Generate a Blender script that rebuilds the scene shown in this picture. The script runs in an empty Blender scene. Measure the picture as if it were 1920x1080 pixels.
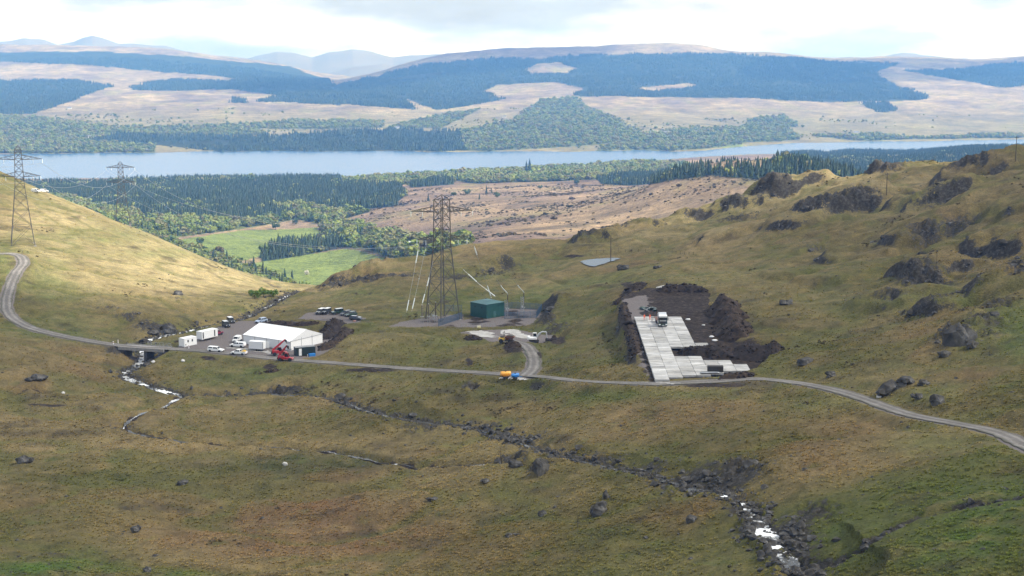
import bpy, bmesh, math, random
import numpy as np
from mathutils import Vector, Matrix

random.seed(7)
RNG = np.random.default_rng(11)
scene = bpy.context.scene
COL = scene.collection

# ---------------------------------------------------------------- camera
FPX = 2700.0                 # focal length in photo pixels (1920 wide)
PITCH = math.atan(440.0 / FPX)   # level horizon 440 px above the frame centre
CP, SP = math.cos(PITCH), math.sin(PITCH)
cam_data = bpy.data.cameras.new("camera")
cam = bpy.data.objects.new("camera", cam_data)
COL.objects.link(cam)
cam.location = (0, 0, 0)
cam.rotation_euler = (math.pi / 2 - PITCH, 0, 0)
cam_data.sensor_width = 36.0
cam_data.lens = 36.0 * FPX / 1920.0
cam_data.clip_start = 1.0
cam_data.clip_end = 60000.0
scene.camera = cam

# ---------------------------------------------------------------- world, sun, exposure
SUN_AZ = math.radians(97)     # clockwise from +Y (the view direction): from the right
SUN_EL = math.radians(46)
SUN_DIR = Vector((math.sin(SUN_AZ) * math.cos(SUN_EL), math.cos(SUN_AZ) * math.cos(SUN_EL), math.sin(SUN_EL)))

world = bpy.data.worlds.new("World")
scene.world = world
world.use_nodes = True
wn, wl = world.node_tree.nodes, world.node_tree.links
wn.clear()
w_out = wn.new("ShaderNodeOutputWorld")
w_bg = wn.new("ShaderNodeBackground")
w_sky = wn.new("ShaderNodeTexSky")
w_sky.sky_type = 'NISHITA'
w_sky.sun_disc = False
w_sky.sun_elevation = SUN_EL
w_sky.sun_rotation = SUN_AZ
w_sky.air_density = 1.0
w_sky.dust_density = 1.5
w_tc = wn.new("ShaderNodeTexCoord")
w_map = wn.new("ShaderNodeMapping")
w_map.inputs['Scale'].default_value = (2.2, 2.2, 9.0)
w_noise = wn.new("ShaderNodeTexNoise")
w_noise.inputs['Scale'].default_value = 1.6
w_noise.inputs['Detail'].default_value = 6
w_noise.inputs['Roughness'].default_value = 0.55
w_ramp = wn.new("ShaderNodeValToRGB")
w_ramp.color_ramp.elements[0].position = 0.33
w_ramp.color_ramp.elements[1].position = 0.52
w_mix = wn.new("ShaderNodeMix")
w_mix.data_type = 'RGBA'
w_mix.inputs[7].default_value = (9.0, 9.2, 9.4, 1)
w_n2 = wn.new("ShaderNodeTexNoise")                # grey bases and bright tops of the cloud layer
w_n2.inputs['Scale'].default_value = 3.4
w_n2.inputs['Detail'].default_value = 5
w_r2 = wn.new("ShaderNodeValToRGB")
w_r2.color_ramp.elements[0].position = 0.40; w_r2.color_ramp.elements[0].color = (4.4, 4.9, 5.4, 1)
w_r2.color_ramp.elements[1].position = 0.58; w_r2.color_ramp.elements[1].color = (8.8, 8.9, 9.0, 1)
wl.new(w_map.outputs['Vector'], w_n2.inputs['Vector'])
wl.new(w_n2.outputs['Fac'], w_r2.inputs['Fac'])
wl.new(w_r2.outputs['Color'], w_mix.inputs[7])
wl.new(w_tc.outputs['Generated'], w_map.inputs['Vector'])
wl.new(w_map.outputs['Vector'], w_noise.inputs['Vector'])
wl.new(w_noise.outputs['Fac'], w_ramp.inputs['Fac'])
wl.new(w_ramp.outputs['Color'], w_mix.inputs[0])
wl.new(w_sky.outputs['Color'], w_mix.inputs[6])
wl.new(w_mix.outputs[2], w_bg.inputs['Color'])
w_bg.inputs['Strength'].default_value = 0.085
wl.new(w_bg.outputs['Background'], w_out.inputs['Surface'])

sun_data = bpy.data.lights.new("sun", 'SUN')
sun_data.energy = 5.0
sun_data.angle = math.radians(0.5)
sun_data.color = (1.0, 0.95, 0.86)
sun = bpy.data.objects.new("sun", sun_data)
COL.objects.link(sun)
sun.rotation_euler = SUN_DIR.to_track_quat('Z', 'Y').to_euler()

scene.view_settings.view_transform = 'Standard'
scene.view_settings.look = 'None'
scene.view_settings.gamma = 1.0
scene.view_settings.exposure = 1.0
scene.view_settings.use_curve_mapping = False
scene.cycles.use_denoising = True
scene.cycles.max_bounces = 5
scene.cycles.diffuse_bounces = 2
scene.cycles.glossy_bounces = 2
scene.cycles.transmission_bounces = 2
scene.cycles.transparent_max_bounces = 6
scene.cycles.volume_bounces = 0
scene.cycles.caustics_reflective = False
scene.cycles.caustics_refractive = False

# ---------------------------------------------------------------- pixel helpers (photo 1920x1080)
def slope(py):
    v = (540.0 - py) / FPX
    return (-SP + v * CP) / (CP + v * SP)
def P(px, py, Y):
    """world point that stands at forward distance Y behind photo pixel (px, py)"""
    v = (540.0 - py) / FPX
    t = Y / (CP + v * SP)
    return ((px - 960.0) / FPX * t, Y, (-SP + v * CP) * t)
def project(x, y, z):
    d = y * CP - z * SP
    d = np.maximum(d, 1e-3)
    return 960 + FPX * x / d, 540 - FPX * (y * SP + z * CP) / d

# ---------------------------------------------------------------- noise
def _hash(ix, iy, seed):
    h = ix.astype(np.int32).astype(np.uint32) * np.uint32(374761393) + iy.astype(np.int32).astype(np.uint32) * np.uint32(668265263) + np.uint32((seed * 974634777) & 0xFFFFFFFF)
    h = (h ^ (h >> np.uint32(13))) * np.uint32(1274126177)
    h = h ^ (h >> np.uint32(16))
    return (h & np.uint32(0xFFFFFF)).astype(np.float32) * np.float32(2.0 / 0xFFFFFF) - np.float32(1)
def vnoise(x, y, seed=0):
    xi, yi = np.floor(x), np.floor(y)
    fx, fy = (x - xi).astype(np.float32), (y - yi).astype(np.float32)
    ux, uy = fx * fx * fx * (fx * (fx * 6 - 15) + 10), fy * fy * fy * (fy * (fy * 6 - 15) + 10)
    a, b = _hash(xi, yi, seed), _hash(xi + 1, yi, seed)
    c, d = _hash(xi, yi + 1, seed), _hash(xi + 1, yi + 1, seed)
    return (a + (b - a) * ux) * (1 - uy) + (c + (d - c) * ux) * uy
def fbm(x, y, scale, octv=4, seed=0, gain=0.5):
    s, amp, tot = 0.0, 1.0, 0.0
    x, y = x / scale, y / scale
    for i in range(octv):
        s = s + amp * vnoise(x * 0.8 + y * 0.6, y * 0.8 - x * 0.6, seed + i * 17)
        tot += amp
        amp *= gain
        x, y = x * 2.03 + 11.3, y * 2.03 + 5.7
    return s / tot
def sstep(a, b, x):
    t = np.clip((x - a) / (b - a), 0, 1)
    return t * t * (3 - 2 * t)

class TPS:
    def __init__(self, pts, vals, lam=1e-3):
        p = np.asarray(pts, float)
        n = len(p)
        K = self._phi(np.hypot(p[:, None, 0] - p[None, :, 0], p[:, None, 1] - p[None, :, 1])) + lam * np.eye(n)
        Pm = np.c_[np.ones(n), p]
        A = np.zeros((n + 3, n + 3))
        A[:n, :n] = K
        A[:n, n:] = Pm
        A[n:, :n] = Pm.T
        w = np.linalg.solve(A, np.r_[np.asarray(vals, float), 0, 0, 0])
        self.p, self.w, self.c = p, w[:n], w[n:]
    @staticmethod
    def _phi(r):
        return r * r * np.log(np.maximum(r, 1e-9))
    def __call__(self, x, y):
        out = np.empty(x.shape)
        xf, yf, of = x.ravel(), y.ravel(), out.ravel()
        for i in range(0, xf.size, 40000):
            xs, ys = xf[i:i + 40000, None], yf[i:i + 40000, None]
            d2 = (xs - self.p[:, 0]) ** 2 + (ys - self.p[:, 1]) ** 2
            of[i:i + 40000] = (0.5 * d2 * np.log(np.maximum(d2, 1e-12))) @ self.w + self.c[0] + self.c[1] * xs[:, 0] + self.c[2] * ys[:, 0]
        return of.reshape(x.shape)

def seg_dist(x, y, pts, reach=16.0):
    """distance to a polyline (only worked out within reach) and the remaining columns of pts (x, y, *cols) at the nearest point"""
    pts = np.asarray(pts, float)
    shp = x.shape
    xf, yf = x.ravel(), y.ravel()
    best = np.full(xf.shape, 1e6)
    cols = [np.zeros(xf.shape) for _ in range(pts.shape[1] - 2)]
    step = 6
    for s in range(0, len(pts) - 1, step):
        ch = pts[s:s + step + 1]
        sel = np.nonzero((xf > ch[:, 0].min() - reach) & (xf < ch[:, 0].max() + reach) & (yf > ch[:, 1].min() - reach) & (yf < ch[:, 1].max() + reach))[0]
        if not len(sel): continue
        xs, ys, bs = xf[sel], yf[sel], best[sel]
        cs = [c[sel] for c in cols]
        for a, b in zip(ch[:-1], ch[1:]):
            dx, dy = b[0] - a[0], b[1] - a[1]
            t = np.clip(((xs - a[0]) * dx + (ys - a[1]) * dy) / (dx * dx + dy * dy + 1e-9), 0, 1)
            d = (xs - a[0] - t * dx) ** 2 + (ys - a[1] - t * dy) ** 2
            m = d < bs
            bs = np.where(m, d, bs)
            for k in range(len(cols)):
                cs[k] = np.where(m, a[2 + k] + t * (b[2 + k] - a[2 + k]), cs[k])
        best[sel] = bs
        for k in range(len(cols)): cols[k][sel] = cs[k]
    return np.sqrt(best).reshape(shp), [c.reshape(shp) for c in cols]
def in_poly(x, y, poly):
    inside = np.zeros(np.shape(x), bool)
    n = len(poly)
    j = n - 1
    for i in range(n):
        xi, yi, xj, yj = poly[i][0], poly[i][1], poly[j][0], poly[j][1]
        if yi != yj:
            c = ((yi > y) != (yj > y)) & (x < (xj - xi) * (y - yi) / (yj - yi) + xi)
            inside ^= c
        j = i
    return inside
def poly_sd(x, y, poly):
    """signed distance, negative inside"""
    pp = [(p[0], p[1]) for p in poly]
    d, _ = seg_dist(x, y, pp + [pp[0]], 200.0)
    return np.where(in_poly(x, y, pp), -d, d)
def catmull(pts, n=8):
    p = np.asarray(pts, float)
    p = np.vstack([2 * p[0] - p[1], p, 2 * p[-1] - p[-2]])
    out = []
    for i in range(1, len(p) - 2):
        for k in range(n):
            t = k / n
            out.append(0.5 * ((2 * p[i]) + (-p[i - 1] + p[i + 1]) * t + (2 * p[i - 1] - 5 * p[i] + 4 * p[i + 1] - p[i + 2]) * t * t
                              + (-p[i - 1] + 3 * p[i] - 3 * p[i + 1] + p[i + 2]) * t ** 3))
    out.append(p[-2])
    return np.array(out)

# ---------------------------------------------------------------- object helpers
def tag(o, label=None, cat=None, group=None, kind=None):
    if label: o["label"] = label
    if cat: o["category"] = cat
    if group: o["group"] = group
    if kind: o["kind"] = kind
    return o
def link(o, parent=None):
    COL.objects.link(o)
    if parent is not None:
        o.parent = parent
    return o
def thing(name, label, cat, loc, rz=0.0, group=None, scale=1.0):
    o = bpy.data.objects.new(name, None)
    o.empty_display_size = 0.5
    COL.objects.link(o)
    o.location = loc
    o.rotation_euler = (0, 0, rz)
    o.scale = (scale, scale, scale)
    return tag(o, label, cat, group)
def mesh_obj(name, verts, faces, mats, parent=None, smooth=False, midx=None):
    me = bpy.data.meshes.new(name)
    me.from_pydata([tuple(map(float, v)) for v in verts], [], [tuple(f) for f in faces])
    for m in (mats if isinstance(mats, (list, tuple)) else [mats]):
        me.materials.append(m)
    if midx is not None:
        me.polygons.foreach_set("material_index", midx)
    if smooth:
        me.polygons.foreach_set("use_smooth", [True] * len(me.polygons))
    me.update()
    return link(bpy.data.objects.new(name, me), parent)
def grid_mesh(name, X, Y, Z, mat, attrs=None, smooth=True, keep=None):
    """quad sheet from 2-D arrays"""
    r, c = X.shape
    me = bpy.data.meshes.new(name)
    co = np.stack([X, Y, Z], -1).reshape(-1, 3).astype(np.float32)
    idx = np.arange(r * c).reshape(r, c)
    q = np.stack([idx[:-1, :-1], idx[:-1, 1:], idx[1:, 1:], idx[1:, :-1]], -1).reshape(-1, 4)
    if keep is not None:
        q = q[keep.reshape(-1)]
    me.vertices.add(len(co))
    me.vertices.foreach_set("co", co.ravel())
    me.loops.add(q.size)
    me.loops.foreach_set("vertex_index", q.ravel().astype(np.int32))
    me.polygons.add(len(q))
    me.polygons.foreach_set("loop_start", np.arange(0, q.size, 4, dtype=np.int32))
    if smooth:
        me.polygons.foreach_set("use_smooth", np.ones(len(q), bool))
    me.materials.append(mat)
    for nm, a in (attrs or {}).items():
        at = me.attributes.new(nm, 'FLOAT_COLOR', 'POINT')
        rgba = np.ones((r * c, 4), np.float32)
        rgba[:, :3] = a.reshape(-1, 3)
        at.data.foreach_set("color", rgba.ravel())
    me.update(calc_edges=True)
    return link(bpy.data.objects.new(name, me))

class MB:
    """collects simple solids, then builds ONE mesh object"""
    def __init__(self):
        self.v, self.f = [], []
    def add(self, verts, faces):
        n = len(self.v)
        self.v += [tuple(map(float, v)) for v in verts]
        self.f += [tuple(i + n for i in f) for f in faces]
        return self
    def box(self, x0, x1, y0, y1, z0, z1):
        return self.hexa([(x0, y0, z0), (x1, y0, z0), (x1, y1, z0), (x0, y1, z0), (x0, y0, z1), (x1, y0, z1), (x1, y1, z1), (x0, y1, z1)])
    def hexa(self, c):
        return self.add(c, [(0, 3, 2, 1), (4, 5, 6, 7), (0, 1, 5, 4), (1, 2, 6, 5), (2, 3, 7, 6), (3, 0, 4, 7)])
    def bar(self, a, b, w, h=None, up=(0, 0, 1)):
        a, b = Vector(a), Vector(b)
        h = h or w
        d = (b - a).normalized()
        u = Vector(up)
        if abs(d.dot(u)) > 0.98: u = Vector((1, 0, 0))
        s = d.cross(u).normalized() * (w / 2)
        t = s.cross(d).normalized() * (h / 2)
        return self.hexa([a - s - t, a + s - t, a + s + t, a - s + t, b - s - t, b + s - t, b + s + t, b - s + t])
    def tube(self, pts, r, n=8, cap=True):
        pts = [Vector(p) for p in pts]
        rs = r if isinstance(r, (list, tuple)) else [r] * len(pts)
        rings = []
        for i, p in enumerate(pts):
            d = (pts[min(i + 1, len(pts) - 1)] - pts[max(i - 1, 0)]).normalized()
            u = Vector((0, 0, 1)) if abs(d.z) < 0.95 else Vector((1, 0, 0))
            s = d.cross(u).normalized()
            t = s.cross(d)
            rings.append([p + (s * math.cos(2 * math.pi * k / n) + t * math.sin(2 * math.pi * k / n)) * rs[i] for k in range(n)])
        v = [q for rg in rings for q in rg]
        f = []
        for i in range(len(rings) - 1):
            for k in range(n):
                f.append((i * n + k, i * n + (k + 1) % n, (i + 1) * n + (k + 1) % n, (i + 1) * n + k))
        if cap:
            f.append(tuple(range(n))[::-1])
            f.append(tuple((len(rings) - 1) * n + k for k in range(n)))
        return self.add(v, f)
    def prism(self, poly, axis, a, b):
        """poly of 2-D points extruded along axis ('x','y','z') from a to b"""
        def m(p, t):
            return {'x': (t, p[0], p[1]), 'y': (p[0], t, p[1]), 'z': (p[0], p[1], t)}[axis]
        n = len(poly)
        return self.add([m(p, a) for p in poly] + [m(p, b) for p in poly],
                        [tuple(range(n))[::-1], tuple(range(n, 2 * n))] + [(i, (i + 1) % n, n + (i + 1) % n, n + i) for i in range(n)])
    def panel(self, q, u0, u1, v0, v1, e0, e1):
        """thin plate on the quad q (4 corners), inset by u, v and standing e0..e1 off its face"""
        q = [Vector(p) for p in q]
        def pt(u, v):
            return (q[0] * (1 - u) + q[1] * u) * (1 - v) + (q[3] * (1 - u) + q[2] * u) * v
        nrm = (q[1] - q[0]).cross(q[3] - q[0]).normalized()
        c = [pt(u0, v0), pt(u1, v0), pt(u1, v1), pt(u0, v1)]
        return self.hexa([p + nrm * e0 for p in c] + [p + nrm * e1 for p in c])
    def lathe(self, prof, n=16, axis='z', c=(0, 0, 0)):
        v, f = [], []
        for r, h in prof:
            for k in range(n):
                a = 2 * math.pi * k / n
                x, y = r * math.cos(a), r * math.sin(a)
                v.append({'z': (c[0] + x, c[1] + y, c[2] + h), 'y': (c[0] + x, c[1] + h, c[2] + y), 'x': (c[0] + h, c[1] + x, c[2] + y)}[axis])
        for i in range(len(prof) - 1):
            for k in range(n):
                f.append((i * n + k, i * n + (k + 1) % n, (i + 1) * n + (k + 1) % n, (i + 1) * n + k))
        f.append(tuple(range(n))[::-1])
        f.append(tuple((len(prof) - 1) * n + k for k in range(n)))
        return self.add(v, f)
    def build(self, name, mat, parent=None, bevel=0.0, smooth=False, label=None):
        me = bpy.data.meshes.new(name)
        me.from_pydata(self.v, [], self.f)
        bm = bmesh.new()
        bm.from_mesh(me)
        bmesh.ops.recalc_face_normals(bm, faces=bm.faces)
        if bevel:
            bmesh.ops.bevel(bm, geom=[e for e in bm.edges if e.is_manifold and e.calc_face_angle(0) > 0.5], offset=bevel, segments=1, affect='EDGES', clamp_overlap=True)
        bm.to_mesh(me)
        bm.free()
        if smooth:
            me.polygons.foreach_set("use_smooth", [True] * len(me.polygons))
        me.materials.append(mat)
        o = link(bpy.data.objects.new(name, me), parent)
        if label: o["label"] = label
        return o
def copy_tree(o, parent=None):
    c = o.copy()
    COL.objects.link(c)
    if parent is not None:
        c.parent = parent
    for ch in list(o.children):
        copy_tree(ch, c)
    return c

# ---------------------------------------------------------------- materials
def nmat(name):
    m = bpy.data.materials.new(name)
    m.use_nodes = True
    nt = m.node_tree
    return m, nt.nodes, nt.links, nt.nodes["Principled BSDF"]
def mat(name, col, rough=0.6, metal=0.0, var=0.15, scale=2.0, bump=0.0, spec=0.5, coat=0.0, emit=None):
    """procedural paint / plastic / fabric: base colour broken up by noise"""
    m, n, l, b = nmat(name)
    tc = n.new("ShaderNodeTexCoord")
    no = n.new("ShaderNodeTexNoise")
    no.inputs['Scale'].default_value = scale
    no.inputs['Detail'].default_value = 5
    l.new(tc.outputs['Object'], no.inputs['Vector'])
    mx = n.new("ShaderNodeMix")
    mx.data_type = 'RGBA'
    mx.inputs[6].default_value = (*[c * (1 - var) for c in col], 1)
    mx.inputs[7].default_value = (*[min(1, c * (1 + var)) for c in col], 1)
    l.new(no.outputs['Fac'], mx.inputs[0])
    l.new(mx.outputs[2], b.inputs['Base Color'])
    b.inputs['Roughness'].default_value = rough
    b.inputs['Metallic'].default_value = metal
    b.inputs['Specular IOR Level'].default_value = spec
    b.inputs['Coat Weight'].default_value = coat
    if bump:
        bp = n.new("ShaderNodeBump")
        bp.inputs['Strength'].default_value = bump
        bp.inputs['Distance'].default_value = 0.05
        l.new(no.outputs['Fac'], bp.inputs['Height'])
        l.new(bp.outputs['Normal'], b.inputs['Normal'])
    return m
# ================================================================ TERRAIN HEIGHTS
LOCH_Z = -320.0
ROAD_PX = [(-160, 505, 560), (-60, 482, 572), (0, 475, 575), (34, 478, 572), (44, 492, 560), (30, 512, 545), (18, 540, 525), (12, 568, 507), (20, 592, 493), (60, 615, 480), (140, 634, 466), (215, 646, 457), (265, 651, 453),
           (310, 653, 451), (400, 659, 446), (520, 672, 434), (600, 678, 425), (760, 690, 405), (880, 697, 389), (960, 702, 380),
           (1020, 706, 371), (1080, 713, 354), (1160, 717, 335), (1230, 718.5, 327.5), (1340, 714, 328), (1420, 710, 327), (1500, 718, 311), (1560, 730, 297), (1610, 744, 287), (1700, 775, 264), (1790, 793, 249), (1850, 805, 238), (1890, 818, 228), (1925, 836, 218), (1990, 866, 204), (2060, 900, 190)]
ROAD = catmull([P(*p) for p in ROAD_PX], 6)
TRACK_PX = [(985, 705, 375), (998, 692, 386), (1001, 676, 399), (996, 660, 413), (985, 647, 425), (965, 640, 433), (945, 636, 440)]
TRACK = catmull([P(*p) for p in TRACK_PX], 6)
STREAM_PX = [(1530, 1110, 175), (1490, 1068, 188), (1470, 1040, 195), (1440, 1010, 203), (1412, 975, 215), (1388, 940, 228), (1330, 925, 240), (1260, 905, 252), (1190, 888, 263), (1090, 865, 280), (1000, 840, 300),
             (900, 806, 328), (800, 793, 345), (700, 775, 362), (620, 748, 388), (520, 741, 396), (430, 743, 397), (350, 745, 399), (305, 730, 407), (262, 716, 417), (236, 706, 425), (236, 696, 432), (262, 683, 446), (270, 668, 459), (262, 645, 478), (300, 632, 492), (345, 624, 503), (400, 611, 520), (450, 602, 532), (470, 590, 548), (500, 577, 568), (525, 562, 592), (560, 548, 618), (610, 560, 680), (650, 590, 760)]
STREAM = catmull([P(*p) for p in STREAM_PX], 5)
for i in range(1, len(STREAM)):                       # water only runs downhill
    STREAM[i, 2] = min(STREAM[i, 2], STREAM[i - 1, 2] - 0.01)
BROOK_PX = [(1000, 895, 283), (900, 882, 292), (800, 872, 301), (700, 857, 314), (620, 842, 328), (520, 832, 338), (400, 826, 344), (280, 816, 350), (232, 802, 358), (250, 787, 368), (310, 766, 383), (346, 750, 394)]
BROOK = catmull([P(*p) for p in BROOK_PX], 5)
GULLY_PX = [(1480, 1048, 192), (1545, 1040, 188), (1600, 1030, 186), (1680, 1005, 188), (1760, 985, 188), (1850, 962, 186), (1900, 950, 184)]
GULLY = catmull([P(*p) for p in GULLY_PX], 5)
DITCH_PX = [(0, 757, 383), (60, 735, 395), (130, 762, 384), (220, 757, 388), (270, 765, 385)]
DITCH = catmull([P(*p) for p in DITCH_PX], 5)

def PZ(px, py, z):
    return P(px, py, z / slope(py))
YARD_Z, PARK_Z, COMP_Z, APRON_Z, PIT_Z = -93.0, -92.0, -91.0, -88.2, -76.2
YARD = [PZ(x, y, YARD_Z) for x, y in [(330, 653), (375, 630), (420, 609), (450, 602), (505, 602), (530, 611), (617, 627), (622, 648), (600, 668), (545, 676), (400, 663)]]
PARK = [PZ(x, y, PARK_Z) for x, y in [(566, 596), (580, 586), (640, 584), (684, 597), (664, 606), (640, 610), (600, 599)]]
COMP = [PZ(x, y, COMP_Z) for x, y in [(726, 611), (760, 596), (800, 582), (860, 576), (1000, 574), (1018, 590), (985, 613), (870, 614), (740, 614)]]
APRON = [PZ(x, y, APRON_Z) for x, y in [(872, 622), (905, 619), (960, 617), (1000, 625), (1034, 630), (1040, 640), (1000, 646), (960, 648), (920, 640)]]
PIT = [PZ(x, y, PIT_Z) for x, y in [(1168, 556), (1215, 540), (1325, 546), (1334, 600), (1372, 645), (1440, 662), (1405, 702), (1350, 711), (1222, 717), (1192, 650), (1172, 600)]]
POND_Z = -85.7
POND = [PZ(x, y, POND_Z) for x, y in [(1084, 490), (1104, 486), (1128, 484), (1148, 482.5), (1166, 484), (1152, 489), (1142, 492), (1128, 496), (1115, 500.5), (1102, 498)]]
LAYBY = [P(x, y, Y) for x, y, Y in [(930, 703, 379), (960, 702, 380), (1010, 707, 371), (1030, 711, 362), (990, 712, 363), (945, 708, 371)]]

NEAR = [P(*p) for p in [
    (450, 850, 335), (500, 950, 285), (500, 1075, 235), (0, 1075, 225), (0, 950, 280), (0, 800, 352), (100, 700, 412), (800, 950, 270), (1000, 1075, 215), (1000, 950, 255), (1300, 1075, 195), (1300, 1000, 215),
    (250, 1200, 195), (800, 1250, 180), (1500, 1300, 150), (1950, 1200, 130), (-250, 1000, 255), (-250, 800, 350),
    (1700, 1075, 165), (1900, 1000, 165), (1700, 900, 212), (1500, 850, 250), (1900, 900, 192), (1300, 800, 285), (1150, 770, 315), (1000, 765, 343), (800, 735, 375), (1500, 780, 275),
    (2100, 900, 180), (2150, 700, 240), (2150, 500, 340), (2150, 350, 480),
    (0, 640, 442), (-200, 620, 440), (-150, 420, 640),
    (40, 465, 598), (120, 500, 575), (200, 520, 570), (350, 560, 556), (200, 570, 525), (100, 590, 500), (300, 610, 505), (420, 545, 610), (200, 470, 640), (300, 500, 640),
    (555, 545, 680), (400, 490, 705), (250, 430, 735), (180, 398, 752), (100, 366, 770), (60, 350, 790), (0, 322, 810), (-100, 290, 830), (-250, 280, 840),
    (700, 655, 434), (760, 655, 433), (850, 660, 428), (900, 680, 408), (700, 622, 462), (640, 640, 448), (650, 625, 462), (1060, 640, 425), (1060, 680, 390), (1120, 680, 374), (1160, 690, 356), (1150, 630, 410),
    (560, 575, 545), (640, 560, 555), (590, 545, 650), (650, 520, 650), (700, 500, 648), (780, 478, 652), (860, 458, 662), (980, 450, 672), (1040, 455, 660), (1090, 460, 645), (760, 540, 560), (850, 545, 553), (950, 510, 590), (900, 480, 630), (1040, 560, 512), (1050, 600, 470), (1125, 490, 602), (1130, 530, 545), (1100, 590, 465),
    (1200, 428, 690), (1300, 398, 728), (1380, 370, 750), (1450, 348, 765), (1530, 332, 775), (1600, 337, 750), (1650, 320, 705), (1700, 315, 690), (1750, 305, 665), (1860, 298, 610), (1925, 296, 585),
    (1400, 500, 522), (1330, 460, 590), (1250, 500, 545), (1240, 530, 480), (1350, 540, 460), (1420, 600, 400), (1600, 520, 440), (1700, 430, 520), (1550, 430, 560), (1850, 450, 440), (1850, 360, 520), (1850, 600, 330), (1700, 650, 322), (1550, 640, 352), (1480, 620, 378), (1500, 690, 325), (1900, 700, 278), (1750, 720, 284), (1150, 600, 432), (1850, 780, 250)]]
for k in range(0, len(ROAD), 9):
    NEAR.append(tuple(ROAD[k]))
for k in range(0, len(STREAM), 8):
    NEAR.append((STREAM[k, 0], STREAM[k, 1], STREAM[k, 2] + 1.3))
for poly, z in ((YARD, YARD_Z), (COMP, COMP_Z), (PARK, PARK_Z)):
    NEAR.append((sum(p[0] for p in poly) / len(poly), sum(p[1] for p in poly) / len(poly), z))
def hid(px, Y, z):                                    # ground hidden behind the near ridges
    return ((px - 960) / FPX * Y * 1.0, Y, z)
NEAR += [hid(*p) for p in [(-300, 950, -82), (-100, 940, -92), (225, 965, -112.5), (400, 880, -140), (550, 860, -152), (700, 820, -136), (860, 820, -120), (1000, 840, -118), (1150, 840, -113), (1300, 870, -103), (1450, 900, -95), (1600, 890, -90), (1750, 830, -76), (1900, 770, -64), (2100, 760, -52)]]
NEAR = np.array(NEAR)
class Lookup:
    """a smooth function of (x, y) sampled on a fan of rows and read back by bilinear interpolation"""
    def __init__(self, fun, a0, a1, y0, y1, n, m):
        self.a0, self.a1, self.l0, self.l1, self.n, self.m = a0, a1, math.log(y0), math.log(y1), n, m
        A_, L_ = np.meshgrid(np.linspace(a0, a1, n), np.linspace(self.l0, self.l1, m))
        Y_ = np.exp(L_)
        self.g = fun(A_ * Y_, Y_)
    def __call__(self, x, y):
        u = np.clip((x / y - self.a0) / (self.a1 - self.a0) * (self.n - 1), 0, self.n - 1.001)
        v = np.clip((np.log(y) - self.l0) / (self.l1 - self.l0) * (self.m - 1), 0, self.m - 1.001)
        i, j = u.astype(int), v.astype(int)
        fu, fv = u - i, v - j
        g = self.g
        return (g[j, i] * (1 - fu) + g[j, i + 1] * fu) * (1 - fv) + (g[j + 1, i] * (1 - fu) + g[j + 1, i + 1] * fu) * fv
_near = TPS(NEAR[:, :2] / 100.0, NEAR[:, 2], 4e-3)
near_tps = Lookup(lambda x, y: _near(x / 100, y / 100), -0.6, 0.6, 100, 1120, 260, 260)

FAR = [P(*p) for p in [
    (600, 490, 1900), (450, 440, 2250), (380, 380, 2850), (225, 385, 2750), (300, 342, 3500), (545, 540, 1500), (680, 500, 1800), (600, 430, 2350), (650, 380, 2800),
    (1000, 440, 1500), (860, 440, 1620), (1000, 400, 1950), (1000, 360, 2650), (720, 410, 2250), (850, 380, 2450), (1350, 334, 2050), (1250, 350, 2000), (1150, 380, 1950), (1150, 430, 1500), (1260, 372, 1750), (1430, 343, 1650), (1500, 345, 1600),
    (1700, 300, 3500), (1700, 325, 2800), (1500, 300, 3700), (1500, 330, 2700), (1300, 325, 3300), (1850, 280, 3600), (2050, 270, 3600), (1850, 330, 2500),
    (900, 335, 3400), (1150, 320, 3700), (700, 345, 3200), (0, 360, 3300), (-250, 350, 3400),
    (0, 255, 5300), (0, 215, 6300), (0, 160, 8500), (0, 120, 10300), (0, 84, 12000), (-300, 215, 6300), (-300, 120, 10300), (-300, 80, 12000),
    (150, 88, 12000), (300, 92, 12000), (450, 110, 11800), (560, 130, 11500), (630, 154, 11000), (300, 240, 5600), (300, 200, 6700), (300, 165, 8300), (300, 130, 10000), (450, 150, 9200), (600, 190, 7000), (600, 165, 8300), (600, 235, 5700), (500, 215, 6200),
    (690, 140, 9800), (770, 116, 9900), (850, 99, 10000), (960, 91, 10000), (1060, 88, 10000), (1180, 81, 10200), (1300, 84, 10200), (1450, 97, 10200), (1560, 108, 10300), (1650, 106, 10500), (1750, 107, 10600), (1920, 104, 10600), (2200, 100, 10600),
    (750, 150, 8600), (750, 190, 7100), (800, 225, 6000), (900, 250, 5300), (900, 210, 6400), (900, 165, 8000), (900, 125, 9200), (1100, 250, 5350), (1100, 200, 6700), (1100, 150, 8400), (1100, 110, 9500), (1300, 250, 5500), (1300, 200, 6800), (1300, 150, 8400), (1300, 110, 9500), (1500, 245, 5800), (1500, 200, 7000), (1500, 150, 8600), (1700, 240, 6000), (1700, 195, 7200), (1700, 150, 8700), (1700, 125, 9700), (1900, 240, 6100), (1900, 200, 7200), (1900, 150, 8800), (1900, 125, 9700), (2200, 230, 6300), (2200, 150, 8800)]]
FAR += [hid(px, 12300, -190 if px > 640 else -60) for px in (660, 760, 860, 960, 1060, 1180, 1300, 1450, 1560, 1650, 1750, 1920, 2200)] + [hid(px, 13600, -200) for px in (-300, 0, 300, 600, 900, 1300, 1700, 2200)]
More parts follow.
